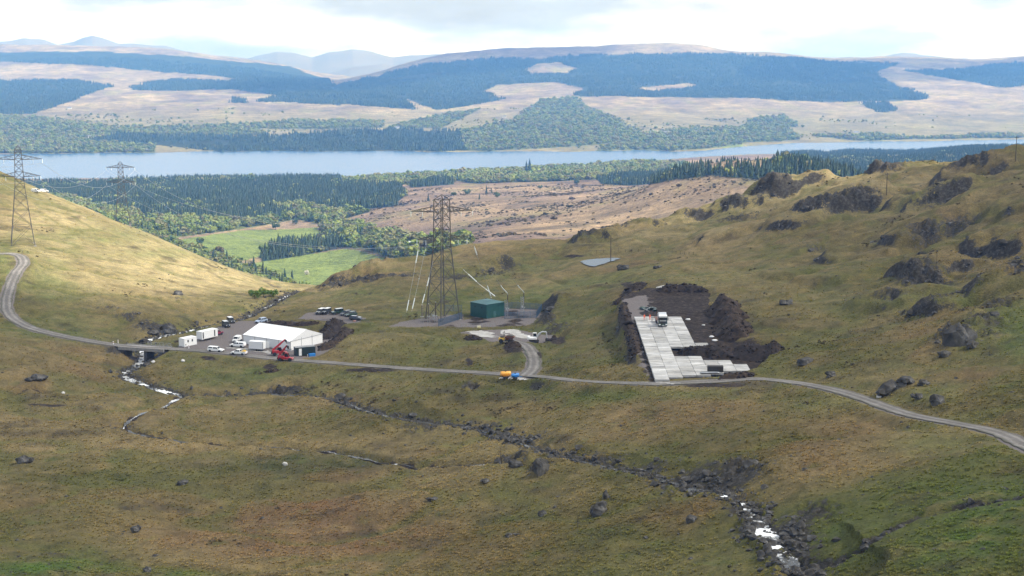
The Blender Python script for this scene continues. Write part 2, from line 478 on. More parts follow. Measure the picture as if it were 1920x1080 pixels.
FAR += [hid(*p) for p in [(-300, 1150, -105), (-100, 1150, -115), (225, 1150, -138), (400, 1150, -196), (550, 1150, -212), (700, 1150, -188), (900, 1150, -160), (1200, 1150, -140), (1450, 1150, -122), (1700, 1150, -122), (2000, 1100, -100), (2200, 1100, -90),
                          (0, 1600, -180), (0, 2500, -262), (225, 1600, -215), (-300, 1800, -190), (1700, 1600, -155), (2000, 1600, -140), (2000, 2400, -190), (400, 1500, -236)]]
SHORE_N = [(-400, 3700), (0, 3700), (300, 3720), (600, 3760), (800, 3850), (900, 3950), (1050, 4090), (1200, 4300), (1400, 4600), (1700, 4700), (2300, 4800)]
SHORE_F = [(-400, 4640), (0, 4640), (250, 4690), (400, 4760), (700, 4790), (860, 4730), (950, 4790), (1100, 4760), (1200, 4820), (1260, 4740), (1320, 4800), (1400, 5060), (1500, 5230), (1700, 5330), (1900, 5450), (2300, 5500)]
for px, Y in SHORE_N: FAR.append(hid(px, Y - 30, LOCH_Z + 3))
for px, Y in SHORE_F: FAR.append(hid(px, Y + 40, LOCH_Z + 3))
FAR = np.array(FAR)
def fcoord(x, y):
    return x / y * 7.0, np.log(y) * 2.6
_far = TPS(np.c_[fcoord(FAR[:, 0], FAR[:, 1])], FAR[:, 2], 2e-3)
far_tps = Lookup(lambda x, y: _far(*fcoord(x, y)), -0.56, 0.56, 880, 14000, 240, 260)

CRAGS = [  # rocky knolls and faces of the near hills: photo pixel, distance, radius across / along the slope, strength
    (1440, 378, 690, 16, 9, 1.0), (1385, 408, 650, 15, 8, .8), (1375, 396, 690, 10, 8, .9), (1300, 412, 690, 8, 7, .7), (1215, 418, 690, 11, 9, .9), (1150, 432, 680, 12, 9, .9), (1098, 449, 660, 9, 8, 1.0), (1540, 412, 600, 18, 10, 1.0), (1610, 395, 600, 13, 7, .9), (1665, 322, 690, 12, 8, 1.0), (1820, 308, 625, 18, 8, 1.0),
    (1760, 352, 560, 14, 7, .7), (1735, 398, 510, 10, 7, .9), (1800, 375, 510, 12, 7, .8), (1830, 410, 470, 7, 9, .7), (1725, 492, 420, 9, 9, 1.0), (1745, 505, 410, 11, 8, 1.0), (1800, 552, 372, 9, 7, .7), (1740, 565, 370, 11, 6, .8), (1665, 545, 395, 8, 8, .6), (1790, 640, 315, 6, 5, 1.0), (1900, 470, 400, 8, 7, .9), (1905, 510, 370, 8, 7, .8), (1870, 560, 345, 8, 7, .7), (1840, 600, 325, 7, 6, .7), (1460, 520, 495, 9, 8, .6), (1530, 450, 540, 8, 8, .5), (1740, 540, 380, 8, 6, .5), (1850, 620, 312, 6, 5, .6),
    (690, 523, 600, 26, 6, 1.0), (640, 530, 610, 18, 6, .9), (740, 520, 600, 18, 5, .9), (860, 510, 590, 20, 5, .8), (930, 502, 600, 14, 5, .7), (705, 500, 640, 9, 6, .9), (650, 522, 640, 6, 5, .9), (950, 488, 610, 6, 5, .8), (680, 555, 560, 8, 5, .6), (740, 580, 520, 8, 4, .5), (1010, 575, 498, 7, 8, .9), (1025, 590, 475, 6, 8, .8), (985, 560, 510, 10, 5, .8), (1040, 610, 455, 9, 5, .7),
    (290, 625, 500, 11, 5, .9), (240, 610, 508, 8, 4, .7), (205, 590, 516, 10, 4, .6), (315, 622, 503, 5, 4, 1.0), (335, 555, 555, 6, 4, .5),
    (1340, 918, 244, 13, 6, 1.1), (1290, 905, 251, 11, 5, 1.0), (1380, 900, 248, 6, 5, .9), (1210, 890, 263, 8, 4, .8), (1140, 875, 275, 6, 3, .7), (1480, 1010, 203, 5, 8, 1.0), (1500, 1050, 190, 5, 8, .9), (1520, 985, 208, 6, 5, .8), (1000, 825, 308, 8, 3, .6), (1010, 890, 277, 4, 3, .9), (960, 870, 290, 8, 3, .8), (830, 800, 335, 12, 4, .8), (780, 800, 340, 8, 3, .7), (720, 790, 352, 8, 3, .6), (660, 765, 370, 8, 3, .7), (530, 735, 400, 12, 3, 1.0), (480, 738, 398, 6, 2.5, .8), (880, 740, 372, 5, 4, .8), (920, 800, 330, 5, 3, .6), (980, 790, 330, 5, 3, .5),
    (240, 692, 434, 5, 5, .9), (215, 665, 452, 5, 4, .9), (290, 660, 463, 7, 4, .8), (225, 800, 358, 5, 4, .7)]
CRAG_XY = [(P(c[0], c[1], c[2])[0], c[2], c[3], c[4], c[5]) for c in CRAGS]
KNOLLS = [(1680, 318, 675, 16, 12, 2.2), (1820, 305, 615, 20, 12, 1.8), (1560, 345, 700, 30, 16, 2), (1440, 372, 690, 26, 18, 3.5), (1210, 425, 660, 26, 18, 2.5), (1150, 440, 640, 22, 16, 2.5), (1500, 420, 590, 26, 20, 3), (1725, 480, 430, 13, 12, 3), (1790, 630, 320, 8, 7, 2.2), (270, 600, 510, 18, 11, 2.6), (980, 470, 640, 60, 20, .8), (760, 645, 442, 36, 9, 1.8), (520, 910, 300, 8, 5, 1.0), (820, 920, 275, 16, 7, 1.2), (690, 512, 625, 35, 9, 2.2), (1620, 840, 245, 22, 10, 1.6), (1800, 860, 214, 14, 9, 1.8)]
ROCKY = [(1665, 322, 695, 17, 4.5), (1820, 304, 615, 20, 4.0), (1452, 370, 700, 22, 5.5), (1390, 394, 690, 17, 4.5), (1548, 402, 605, 22, 5.5), (1625, 388, 600, 17, 4.5), (1215, 420, 690, 17, 4.5), (1152, 432, 675, 15, 4.5), (1100, 449, 655, 11, 4.0), (1300, 404, 700, 15, 3.5), (1740, 348, 570, 18, 4.0), (1705, 400, 515, 15, 3.8), (1480, 430, 590, 16, 3.5), (1600, 452, 505, 16, 3.2), (1732, 488, 425, 13, 4.5), (1885, 420, 445, 14, 4.0), (1350, 452, 610, 18, 3.2), (1885, 520, 368, 12, 3.6), (1560, 500, 450, 14, 2.2), (1662, 556, 392, 12, 2.6), (1780, 560, 368, 11, 3.0), (1500, 345, 745, 16, 3.0), (1590, 336, 745, 14, 2.5), (1850, 600, 326, 9, 2.4), (1470, 540, 475, 12, 1.8), (1800, 440, 455, 12, 3.0), (1900, 350, 500, 15, 3.4), (700, 505, 640, 16, 2.6), (860, 500, 610, 18, 2.0), (640, 528, 625, 13, 2.4), (940, 492, 615, 14, 2.0), (1010, 565, 505, 9, 2.6)]
ROCKY_XY = [(P(c[0], c[1], c[2])[0], c[2], c[3], c[4]) for c in ROCKY]
KNOLL_XY = [(P(c[0], c[1], c[2])[0], c[2], c[3], c[4], c[5]) for c in KNOLLS]

def crag_mask(x, y):
    m = np.zeros(x.shape)
    for cx, cy, rx, ry, s in CRAG_XY:
        near = (np.abs(x - cx) < rx * 2.2) & (np.abs(y - cy) < ry * 4)
        if near.any():
            xs, ys = x[near], y[near]
            d = ((xs - cx) / rx) ** 2 + ((ys - cy) / (ry * 1.7)) ** 2
            m[near] = np.maximum(m[near], s * np.exp(-d * 1.6))
    return m
def near_height(x, y):
    z = near_tps(x, y)
    for cx, cy, rx, ry, h in KNOLL_XY:
        z = z + h * np.exp(-((x - cx) / rx) ** 2 - ((y - cy) / ry) ** 2) - 0.0
    wq = fbm(x, y, 12, 3, 57) * 5.0
    wr = fbm(x, y, 12, 3, 58) * 5.0
    for cx, cy, r, hh in ROCKY_XY:                    # ice-worn knolls: long right flank, broken left face
        sel = (np.abs(x - cx) < r * 2.6 + 8) & (np.abs(y - cy) < r * 2.2 + 8)
        if not sel.any(): continue
        dx, dy = x[sel] - cx + wq[sel], y[sel] - cy + wr[sel]
        u_, v_ = dx * .88 + dy * .25, -dx * .25 + dy * .88
        e = np.where(u_ < 0, (u_ / (r * .62)) ** 2, (u_ / (r * 1.5)) ** 2) + (v_ / (r * np.where(v_ < 0, .7, 1.1))) ** 2
        z[sel] = z[sel] + hh * (sstep(1.25, .25, e) - .25 * np.exp(-e * .35))
    # hummocks: larger on the hills than on the wet flats
    hilly = 0.45 + 0.9 * sstep(20, 140, x) * sstep(250, 420, y) + 0.5 * sstep(560, 650, y)
    soft = 1 - sstep(560, 640, y) * sstep(-40, -110, x) * 0.6
    n = fbm(x, y, 46, 3, 3) * 1.5 * hilly * soft + fbm(x, y, 13, 3, 9) * 0.62 * hilly * soft
    rid = 1 - np.abs(fbm(x, y, 21, 3, 31))
    n = n + (rid - 0.75) * 1.1 * hilly * soft
    # knobbly schist ridges of the right hill, drawn out along their strike
    rh = sstep(55, 150, x - 0.02 * y) * sstep(300, 430, y) + 0.55 * sstep(560, 640, y) * sstep(-60, 0, x) * (1 - sstep(40, 90, x))
    rh = np.clip(rh, 0, 1)
    xa, ya = x * 0.86 + y * 0.30, (-x * 0.30 + y * 0.86) * 1.5
    k1 = 1 - np.abs(fbm(xa, ya, 62, 3, 231, .5)) * 2.2
    k2 = 1 - np.abs(fbm(xa, ya, 27, 3, 233, .5)) * 2.2
    n = n + rh * ((k1 - .78) * 3.0 + (k2 - .72) * 2.2 - .9)
    # sheep terraces and drainage runnels on the grass
    fg = 1 - rh
    n = n + fg * soft * (fbm(x * .55 + y * .2, y * 1.6 - x * .3, 9, 3, 237) * .6 + fbm(x, y, 28, 2, 238) * .9 - .6 * sstep(.80, .97, 1 - np.abs(fbm(x, y, 34, 2, 239))))
    n = n + fbm(x, y, 3.4, 3, 15) * 0.30 + fbm(x, y, 1.2, 2, 25) * 0.11
    cm = crag_mask(x, y)
    rg = np.abs(fbm(x, y, 5.5, 4, 41, 0.6))
    stepn = np.floor((fbm(x, y, 9.0, 3, 43) + 1) * 4) / 4.0
    crag = cm * (1.5 - 5.0 * rg + 2.4 * (stepn - 1.0) + 1.1 * fbm(x, y, 1.8, 3, 47))
    # flats
    flat = np.zeros(x.shape)
    for poly, pz, soft_w in ((LAYBY, -86.6, 5), (YARD, YARD_Z, 7), (PARK, PARK_Z, 6), (COMP, COMP_Z, 7), (APRON, APRON_Z, 6), (PIT, PIT_Z, 3.0), (POND, POND_Z - .45, 11.0)):
        xs = [p[0] for p in poly]; ys = [p[1] for p in poly]
        near = (x > min(xs) - 12) & (x < max(xs) + 12) & (y > min(ys) - 12) & (y < max(ys) + 12)
        if near.any():
            sd = poly_sd(x[near], y[near], poly)
            w = 1 - sstep(0, soft_w, sd)
            z[near] = z[near] * (1 - w) + pz * w
            rough = 0.25 if poly is PIT else 0.06
            n[near] = n[near] * (1 - w * (1 - rough))
            crag[near] = crag[near] * (1 - w)
            flat[near] = np.maximum(flat[near], w)
    z = z + n + crag
    for line, half in ((ROAD, 2.3), (TRACK, 2.0)):
        l = np.asarray(line)
        d, (rz,) = seg_dist(x, y, l)
        w = 1 - sstep(half + 0.9, half + 5.5, d)
        z = z * (1 - w) + rz * w
        w2 = 1 - sstep(half + 0.4, half + 1.2, d)
        z = z - 0.16 * w2
    for line, hw, dep, bank in ((STREAM, 1.5, 0.5, 0.55), (BROOK, 0.6, 0.35, 0.8), (GULLY, 0.7, 0.5, 0.7), (DITCH, 0.35, 0.4, 1.0)):
        l = np.asarray(line)
        d, (sz,) = seg_dist(x, y, l)
        wob = fbm(x, y, 3.0, 2, 77) * 0.7
        if line is STREAM:
            cut = sz - dep + np.maximum(0, d - hw + wob) * bank
            z = np.where(d < 9, np.minimum(z, cut + 0.0), z)
            z = np.where(d < hw + 1.0, np.maximum(z, sz - dep - 0.3), z)
            z = z + (1 - sstep(2.0, 3.5, d)) * (np.abs(fbm(x, y, 1.7, 2, 79)) * 1.5 - .12)
        else:
            w = 1 - sstep(hw, hw + 1.6, d + wob * 0.5)
            z = z - w * (dep + 0.5)
    return z, cm, flat
def far_height(x, y):
    z = far_tps(x, y)
    k = np.clip(y / 3000.0, 0.65, 2.6)
    z = z + 24 * np.exp(-((x - 262) / 95) ** 2 - ((y - 1900) / 170) ** 2) + 12 * np.exp(-((x - 345) / 70) ** 2 - ((y - 1750) / 120) ** 2)
    land = sstep(LOCH_Z + 6, LOCH_Z + 40, z)
    z = z + land * k * (fbm(x, y, 420, 4, 5) * 7.0 + fbm(x, y, 90, 3, 8) * 2.2)
    px = 960 + FPX * x / y
    yn = np.interp(px, [p[0] for p in SHORE_N], [p[1] for p in SHORE_N]) + fbm(x, y * 0 + 3, 160, 3, 61) * 25
    yf = np.interp(px, [p[0] for p in SHORE_F], [p[1] for p in SHORE_F]) + fbm(x, y * 0 + 9, 130, 4, 63) * 45
    ins = np.minimum(sstep(-10, 30, y - yn), sstep(-10, 30, yf - y))
    z = np.maximum(z, LOCH_Z + 1.5)
    return z * (1 - ins) + (LOCH_Z - 8) * ins
def H(x, y):
    x, y = np.atleast_1d(np.asarray(x, float)), np.atleast_1d(np.asarray(y, float))
    out = np.empty(x.shape)
    w = sstep(900, 1080, y)
    a = y < 1080
    b = y > 900
    zn = np.zeros(x.shape); zf = np.zeros(x.shape)
    if a.any(): zn[a] = near_height(x[a], y[a])[0]
    if b.any(): zf[b] = far_height(x[b], y[b])
    return zn * (1 - w) + zf * w
def h(x, y):
    return float(H(x, y)[0])
def G(px, py, y0=150, y1=880, n=500):
    """ground point seen at a photo pixel"""
    ys = np.geomspace(y0, y1, n)
    v = (540.0 - py) / FPX
    t = ys / (CP + v * SP)
    xs, zs = (px - 960.0) / FPX * t, (-SP + v * CP) * t
    g = H(xs, ys) - zs
    k = np.argmax(g > 0)
    if not (g > 0).any():
        return P(px, py, y1)
    if k == 0:
        return P(px, py, float(ys[0]))
    f = g[k - 1] / (g[k - 1] - g[k])
    Y = float(ys[k - 1] + f * (ys[k] - ys[k - 1]))
    X = P(px, py, Y)
    return (X[0], Y, h(X[0], Y))

# ================================================================ LAND COVER
# reflectances of plants and soils; the palest straw also has hill sunlight painted in
OLIVE, STRAW, BRACK, VIVID, HEATH, PALE_SUNLIT = (.088, .079, .027), (.185, .142, .068), (.132, .080, .042), (.056, .098, .020), (.045, .037, .024), (.285, .235, .125)
BLOBS = [  # photo px, py, rx, ry, colour, weight: where plant cover changes, sunlit slopes paled as well
    (300, 845, 420, 42, STRAW, .9), (60, 800, 200, 40, STRAW, .7), (400, 775, 260, 28, STRAW, .55), (150, 690, 160, 40, BRACK, .35), (600, 800, 200, 30, OLIVE, .4), (550, 880, 260, 26, HEATH, .30), (560, 960, 220, 70, BRACK, .8), (420, 1000, 200, 50, BRACK, .55), (690, 1010, 180, 60, BRACK, .6), (950, 1040, 250, 60, BRACK, .3), (200, 900, 260, 30, OLIVE, .7), (150, 960, 260, 40, OLIVE, .4),
    (90, 1066, 140, 22, VIVID, .95), (330, 1078, 60, 12, VIVID, .9), (1860, 1000, 110, 90, VIVID, .85), (1800, 1050, 150, 60, VIVID, .6), (1500, 870, 160, 50, BRACK, .35), (1560, 800, 160, 60, BRACK, .4), (1400, 760, 120, 25, BRACK, .3), (1250, 780, 140, 40, BRACK, .45), (1380, 720, 90, 9, HEATH, .8), (1780, 830, 110, 30, VIVID, .35), (1500, 760, 100, 25, VIVID, .3),
    (1050, 745, 140, 18, VIVID, .55), (1280, 740, 120, 14, VIVID, .5), (950, 755, 120, 18, BRACK, .4), (420, 700, 180, 20, VIVID, .45), (640, 710, 160, 16, VIVID, .3), (760, 645, 130, 25, VIVID, .3), (120, 560, 60, 50, VIVID, .5), (90, 510, 50, 40, VIVID, .6), (10, 500, 25, 25, VIVID, .8), (1880, 640, 70, 60, VIVID, .35), (1700, 560, 90, 30, VIVID, .3), (1560, 555, 60, 30, VIVID, .2),
    (1380, 520, 200, 60, STRAW, .35), (1300, 450, 160, 40, STRAW, .45), (1550, 355, 240, 45, PALE_SUNLIT, .9), (1420, 355, 150, 45, PALE_SUNLIT, .9), (1250, 430, 160, 30, PALE_SUNLIT, .5), (590, 868, 170, 20, (.046, .056, .020), .8), (540, 885, 60, 18, (.046, .056, .020), .7), (60, 812, 160, 8, HEATH, .7), (1150, 420, 120, 25, STRAW, .5), (1700, 640, 160, 40, BRACK, .35), (1800, 700, 150, 40, BRACK, .35), (1450, 640, 120, 40, BRACK, .2), (950, 470, 200, 30, STRAW, .45), (700, 520, 140, 20, BRACK, .4),
    (330, 470, 320, 70, PALE_SUNLIT, .9), (430, 530, 190, 30, PALE_SUNLIT, .8), (250, 520, 160, 30, PALE_SUNLIT, .5), (100, 400, 160, 60, PALE_SUNLIT, .7), (380, 500, 180, 22, PALE_SUNLIT, .6), (200, 440, 130, 18, VIVID, .45), (300, 475, 140, 14, VIVID, .35), (180, 590, 120, 30, STRAW, .5), (300, 600, 90, 22, OLIVE, .5), (30, 700, 120, 40, STRAW, .5)]
def near_tint(x, y, z):
    px, py = project(x, y, z)
    base = np.empty(x.shape + (3,))
    base[...] = OLIVE
    def lay(c, w):
        w = np.clip(w, 0, 1)[..., None]
        base[...] = base * (1 - w) + np.array(c) * w
    n1, n2, n3 = fbm(x, y, 38, 4, 101), fbm(x, y, 14, 4, 111, .6), fbm(x, y, 60, 3, 121)
    lay(STRAW, 0.30 + 0.9 * n1 + 0.35 * n2)
    lay(VIVID, 0.9 * (n3 - 0.15))
    lay(BRACK, 1.1 * (fbm(x, y, 27, 4, 131, .6) - 0.18))
    wx, wy = fbm(x, y, 22, 3, 141) * 0.5, fbm(x, y, 22, 3, 151) * 0.5
    for bx, by, rx, ry, c, w in BLOBS:
        near = (np.abs(px - bx) < rx * 2.2) & (np.abs(py - by) < ry * 2.2)
        if near.any():
            d = ((px[near] - bx) / rx + wx[near]) ** 2 + ((py[near] - by) / ry + wy[near]) ** 2
            ww = np.clip(1.15 * w * np.exp(-d * 1.3) * (0.85 + 0.7 * n2[near]), 0, 1)[..., None]
            base[near] = base[near] * (1 - ww) + np.array(c) * ww
    lay((.108, .080, .038), .55 * sstep(60, 160, x) * sstep(300, 420, y) * (.7 + n2))
    sh = fbm(x, y, 5.5, 4, 171, .65)
    lay(STRAW, 0.95 * (sh - .08)); lay(VIVID, 0.7 * (-sh - .22))
    lay(HEATH, 1.6 * (fbm(x, y, 9, 4, 161, .6) - 0.26))
    run = sstep(.88, .98, 1 - np.abs(fbm(x, y, 34, 2, 239)))
    lay((.075, .085, .022), run * .45)
    return base
MOOR, MOOR2, FIELD, SCRUB, CONIF, FELL = (.25, .185, .115), (.135, .098, .080), (.135, .175, .045), (.085, .105, .035), (.022, .034, .018), (.17, .125, .09)
FOREST_C = [   # conifer woods, outlines in photo pixels
    [(0, 98), (180, 96), (350, 106), (440, 115), (540, 124), (610, 148), (625, 160), (500, 158), (400, 141), (300, 135), (150, 121), (0, 116), (-300, 116), (-300, 98)],
    [(-300, 152), (0, 152), (120, 150), (212, 161), (180, 172), (130, 190), (60, 214), (0, 213), (-300, 213)],
    [(242, 163), (320, 149), (480, 151), (640, 160), (640, 198), (560, 193), (485, 190), (520, 178), (430, 168), (300, 170), (246, 168)],
    [(437, 193), (462, 193), (462, 186), (437, 186)],
    [(150, 264), (240, 252), (460, 258), (640, 245), (860, 246), (872, 283), (640, 285), (420, 285), (300, 272)],
    [(640, 160), (720, 140), (800, 120), (900, 112), (1060, 104), (1280, 100), (1400, 103), (1560, 115), (1690, 118), (1640, 135), (1660, 150), (1745, 183), (1720, 188), (1550, 192), (1420, 185), (1280, 183), (1160, 180), (1075, 180), (1095, 166), (1040, 154), (930, 160), (905, 172), (945, 185), (900, 195), (820, 206), (800, 200), (765, 187), (775, 205), (640, 195)],
    [(1690, 132), (1800, 130), (1870, 120), (1960, 116), (2200, 118), (2200, 160), (1960, 158), (1880, 165), (1810, 152)],
    [(1615, 195), (1660, 192), (1680, 208), (1650, 212)],
    [(-200, 352), (60, 344), (300, 339), (470, 333), (640, 335), (645, 347), (740, 347), (762, 366), (742, 386), (640, 396), (560, 382), (500, 385), (560, 408), (450, 414), (300, 408), (255, 398), (130, 372), (-200, 380)],
    [(482, 482), (520, 457), (640, 442), (648, 463), (560, 480), (490, 490)],
    [(1120, 338), (1130, 346), (1190, 349), (1330, 330), (1450, 338), (1620, 338), (1960, 310), (2200, 310), (2200, 278), (1920, 279), (1700, 284), (1560, 288), (1460, 302), (1440, 314), (1330, 314), (1250, 326)],
    [(1460, 290), (1540, 286), (1545, 288), (1470, 294)],
    [(760, 345), (850, 338), (850, 345), (770, 352)]]
CLEARINGS = [[(985, 132), (1000, 120), (1050, 117), (1085, 130), (1060, 137), (1000, 137)], [(1190, 165), (1290, 156), (1310, 162), (1220, 172)], [(900, 106), (1100, 100), (1000, 112)]]
FOREST_B = [   # broadleaved woods
    [(-200, 216), (0, 216), (90, 224), (200, 236), (480, 241), (500, 254), (240, 252), (150, 263), (290, 273), (290, 287), (-200, 288)],
    [(1015, 188), (1080, 182), (1112, 206), (1165, 226), (1205, 250), (1185, 264), (1080, 275), (900, 284), (872, 283), (860, 246), (960, 226)],
    [(1205, 252), (1300, 240), (1480, 238), (1500, 262), (1400, 268), (1330, 278), (1290, 280), (1225, 283), (1110, 284)],
    [(1520, 255), (1640, 252), (1700, 258), (1920, 252), (1920, 258), (1600, 264)],
    [(1400, 226), (1470, 215), (1500, 238), (1400, 240)],
    [(720, 240), (830, 215), (900, 205), (880, 215), (830, 240)],
    [(255, 408), (330, 402), (480, 405), (560, 410), (450, 430), (340, 444), (300, 440)],
    [(500, 385), (560, 382), (640, 396), (690, 398), (610, 420), (560, 412)],
    [(560, 362), (640, 366), (600, 380), (560, 382)],
    [(640, 338), (900, 322), (1100, 312), (1200, 302), (1300, 312), (1250, 328), (1120, 337), (900, 345), (850, 338), (760, 345), (645, 347)],
    [(600, 425), (640, 418), (690, 430), (760, 442), (800, 452), (880, 448), (880, 465), (800, 484), (742, 487), (690, 470), (650, 464), (642, 441), (610, 440)],
    [(298, 442), (380, 466), (440, 488), (520, 515), (570, 545), (500, 528), (400, 482)],
    [(60, 352), (130, 374), (255, 400), (300, 440), (380, 466), (440, 490), (520, 517), (580, 548), (560, 560), (400, 505), (250, 445), (100, 380)],
    [(1330, 316), (1440, 316), (1450, 328), (1340, 326)],
    [(250, 240), (480, 232), (560, 225), (720, 228), (720, 240), (560, 242), (480, 241)]]
FIELDS = [[(318, 452), (450, 432), (598, 426), (606, 440), (520, 456), (482, 482), (432, 494), (380, 466)],
          [(436, 502), (490, 490), (650, 466), (745, 488), (640, 540), (560, 560), (500, 525)],
          [(280, 248), (400, 246), (400, 252), (290, 256)], [(640, 345), (700, 338), (780, 334), (760, 340)], [(1310, 262), (1400, 258), (1390, 276), (1300, 278)], [(1480, 292), (1560, 288), (1440, 312)], [(1600, 256), (1680, 252), (1680, 258)], [(300, 436), (340, 430), (420, 432), (330, 446)], [(1720, 274), (1900, 268), (1900, 274)], [(1240, 258), (1300, 262), (1290, 276), (1250, 272)]]
def far_cover(px, py):
    con = np.zeros(px.shape, bool); brd = np.zeros(px.shape, bool); fld = np.zeros(px.shape, bool)
    for p in FOREST_C: con |= in_poly(px, py, p)
    for p in CLEARINGS: con &= ~in_poly(px, py, p)
    for p in FOREST_B: brd |= in_poly(px, py, p)
    for p in FIELDS: fld |= in_poly(px, py, p)
    brd &= ~con
    fld &= ~(con | brd)
    return con, brd, fld
def far_tint(x, y, z):
    px, py = project(x, y, z)
    px = px + fbm(x, y, 130, 3, 201) * 5
    py = py + fbm(x, y, 130, 3, 211) * 1.4
    con, brd, fld = far_cover(px, py)
    n = fbm(x, y, 210, 4, 221, .6)
    n2 = fbm(x, y * 0.5, 70, 4, 231, .6)
    w = np.clip(0.5 + 1.1 * n, 0, 1)[..., None]
    col = np.array(MOOR) * w + np.array(MOOR2) * (1 - w)
    st = np.clip(1.6 * fbm(x * .8, y * 1.1, 60, 4, 241, .62), -.6, .6)[..., None]
    col = col * (1 + st * .35)
    kn = np.clip(2.2 * (fbm(x, y, 55, 4, 251, .6) - .22), 0, .75)[..., None] * (y < 4000)[..., None]
    col = col * (1 - kn) + np.array((.075, .060, .045)) * kn
    g = np.clip(1.4 * (n2 - 0.1), 0, .8)[..., None]
    col = col * (1 - g) + np.array((.15, .135, .05)) * g
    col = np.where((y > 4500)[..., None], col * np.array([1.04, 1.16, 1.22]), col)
    low = (np.clip(sstep(190, 235, py), 0, 1) * sstep(4500, 4800, y) * 0.55)[..., None]
    col = col * (1 - low) + np.array((.135, .135, .055)) * low
    dk = (sstep(120, 95, py) * 0.55 * sstep(620, 760, px) * sstep(1250, 1050, px))[..., None]      # darker tint on the high shoulder
    col = col * (1 - dk) + np.array((.085, .058, .060)) * dk
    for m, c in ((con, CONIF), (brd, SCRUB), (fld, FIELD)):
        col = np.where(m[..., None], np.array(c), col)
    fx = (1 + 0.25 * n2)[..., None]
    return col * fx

# ================================================================ GROUND MATERIALS
def ground_mat(name, s1, s2, bump_d):
    m, n, l, b = nmat(name)
    at = n.new("ShaderNodeAttribute"); at.attribute_name = "tint"
    mk = n.new("ShaderNodeAttribute"); mk.attribute_name = "mask"
    tc = n.new("ShaderNodeTexCoord")
    def noise(sc, det=6, ro=.6, dist=0.0):
        t = n.new("ShaderNodeTexNoise")
        t.inputs['Scale'].default_value = sc
        t.inputs['Detail'].default_value = det
        t.inputs['Roughness'].default_value = ro
        t.inputs['Distortion'].default_value = dist
        l.new(tc.outputs['Object'], t.inputs['Vector'])
        return t
    def ramp(src, stops):
        r = n.new("ShaderNodeValToRGB")
        while len(r.color_ramp.elements) < len(stops): r.color_ramp.elements.new(0.5)
        for e, (p, c) in zip(r.color_ramp.elements, stops):
            e.position = p
            e.color = (*c, 1)
        l.new(src, r.inputs['Fac'])
        return r.outputs['Color']
    def mix(f, a, c, mode='MIX'):
        x = n.new("ShaderNodeMix"); x.data_type = 'RGBA'; x.blend_type = mode
        if isinstance(f, float): x.inputs[0].default_value = f
        else: l.new(f, x.inputs[0])
        for k, s in ((6, a), (7, c)):
            if isinstance(s, tuple): x.inputs[k].default_value = (*s, 1)
            else: l.new(s, x.inputs[k])
        return x.outputs[2]
    na, nb = noise(s1, 7, .65), noise(s2, 6, .7, .4)
    va = ramp(na.outputs['Fac'], [(.28, (.60, .62, .58)), (.5, (1, 1, 1)), (.72, (1.38, 1.34, 1.28))])
    vb = ramp(nb.outputs['Fac'], [(.32, (.52, .52, .48)), (.52, (1, 1, 1)), (.74, (1.5, 1.42, 1.3))])
    c = mix(1.0, at.outputs['Color'], va, 'MULTIPLY')
    c = mix(1.0, c, vb, 'MULTIPLY')
    sep = n.new("ShaderNodeSeparateColor")
    l.new(mk.outputs['Color'], sep.inputs['Color'])
    nr = noise(0.9, 9, .7)
    rock = ramp(nr.outputs['Fac'], [(.30, (.014, .013, .011)), (.5, (.040, .036, .030)), (.63, (.078, .073, .066)), (.78, (.20, .195, .185))])
    peat = ramp(nr.outputs['Fac'], [(.3, (.010, .008, .007)), (.48, (.026, .020, .016)), (.6, (.062, .046, .036)), (.74, (.13, .105, .085))])
    grav = ramp(noise(3.0, 8, .75).outputs['Fac'], [(.3, (.10, .088, .084)), (.55, (.165, .146, .142)), (.75, (.25, .228, .222))])
    def edge(src, amt=.55):
        a = n.new("ShaderNodeMath"); a.operation = 'MULTIPLY_ADD'
        l.new(nr.outputs['Fac'], a.inputs[0]); a.inputs[1].default_value = amt; l.new(src, a.inputs[2])
        r = n.new("ShaderNodeMapRange")
        r.inputs[1].default_value = .5 * amt + .38
        r.inputs[2].default_value = .5 * amt + .52
        l.new(a.outputs[0], r.inputs[0])
        return r.outputs[0]
    c = mix(edge(sep.outputs['Red'], 2.2), c, rock)
    c = mix(edge(sep.outputs['Blue']), c, grav)
    c = mix(edge(sep.outputs['Green'], .7), c, peat)
    l.new(c, b.inputs['Base Color'])
    b.inputs['Roughness'].default_value = 0.95
    b.inputs['Specular IOR Level'].default_value = 0.12
    bp = n.new("ShaderNodeBump")
    bp.inputs['Strength'].default_value = 0.9
    bp.inputs['Distance'].default_value = bump_d
    ad = n.new("ShaderNodeMath"); ad.operation = 'ADD'
    l.new(na.outputs['Fac'], ad.inputs[0]); l.new(nb.outputs['Fac'], ad.inputs[1])
    l.new(ad.outputs[0], bp.inputs['Height'])
    l.new(bp.outputs['Normal'], b.inputs['Normal'])
    return m
M_GROUND = ground_mat("hill_grass_ground", 0.25, 2.1, 0.4)
M_FAR = ground_mat("far_moor_ground", 0.02, 0.16, 5.0)

def poly_sd_near(x, y, poly, reach=12):
    out = np.full(x.shape, 99.0)
    px_, py_ = [p[0] for p in poly], [p[1] for p in poly]
    near = (x > min(px_) - reach) & (x < max(px_) + reach) & (y > min(py_) - reach) & (y < max(py_) + reach)
    if near.any():
        out[near] = poly_sd(x[near], y[near], poly)
    return out
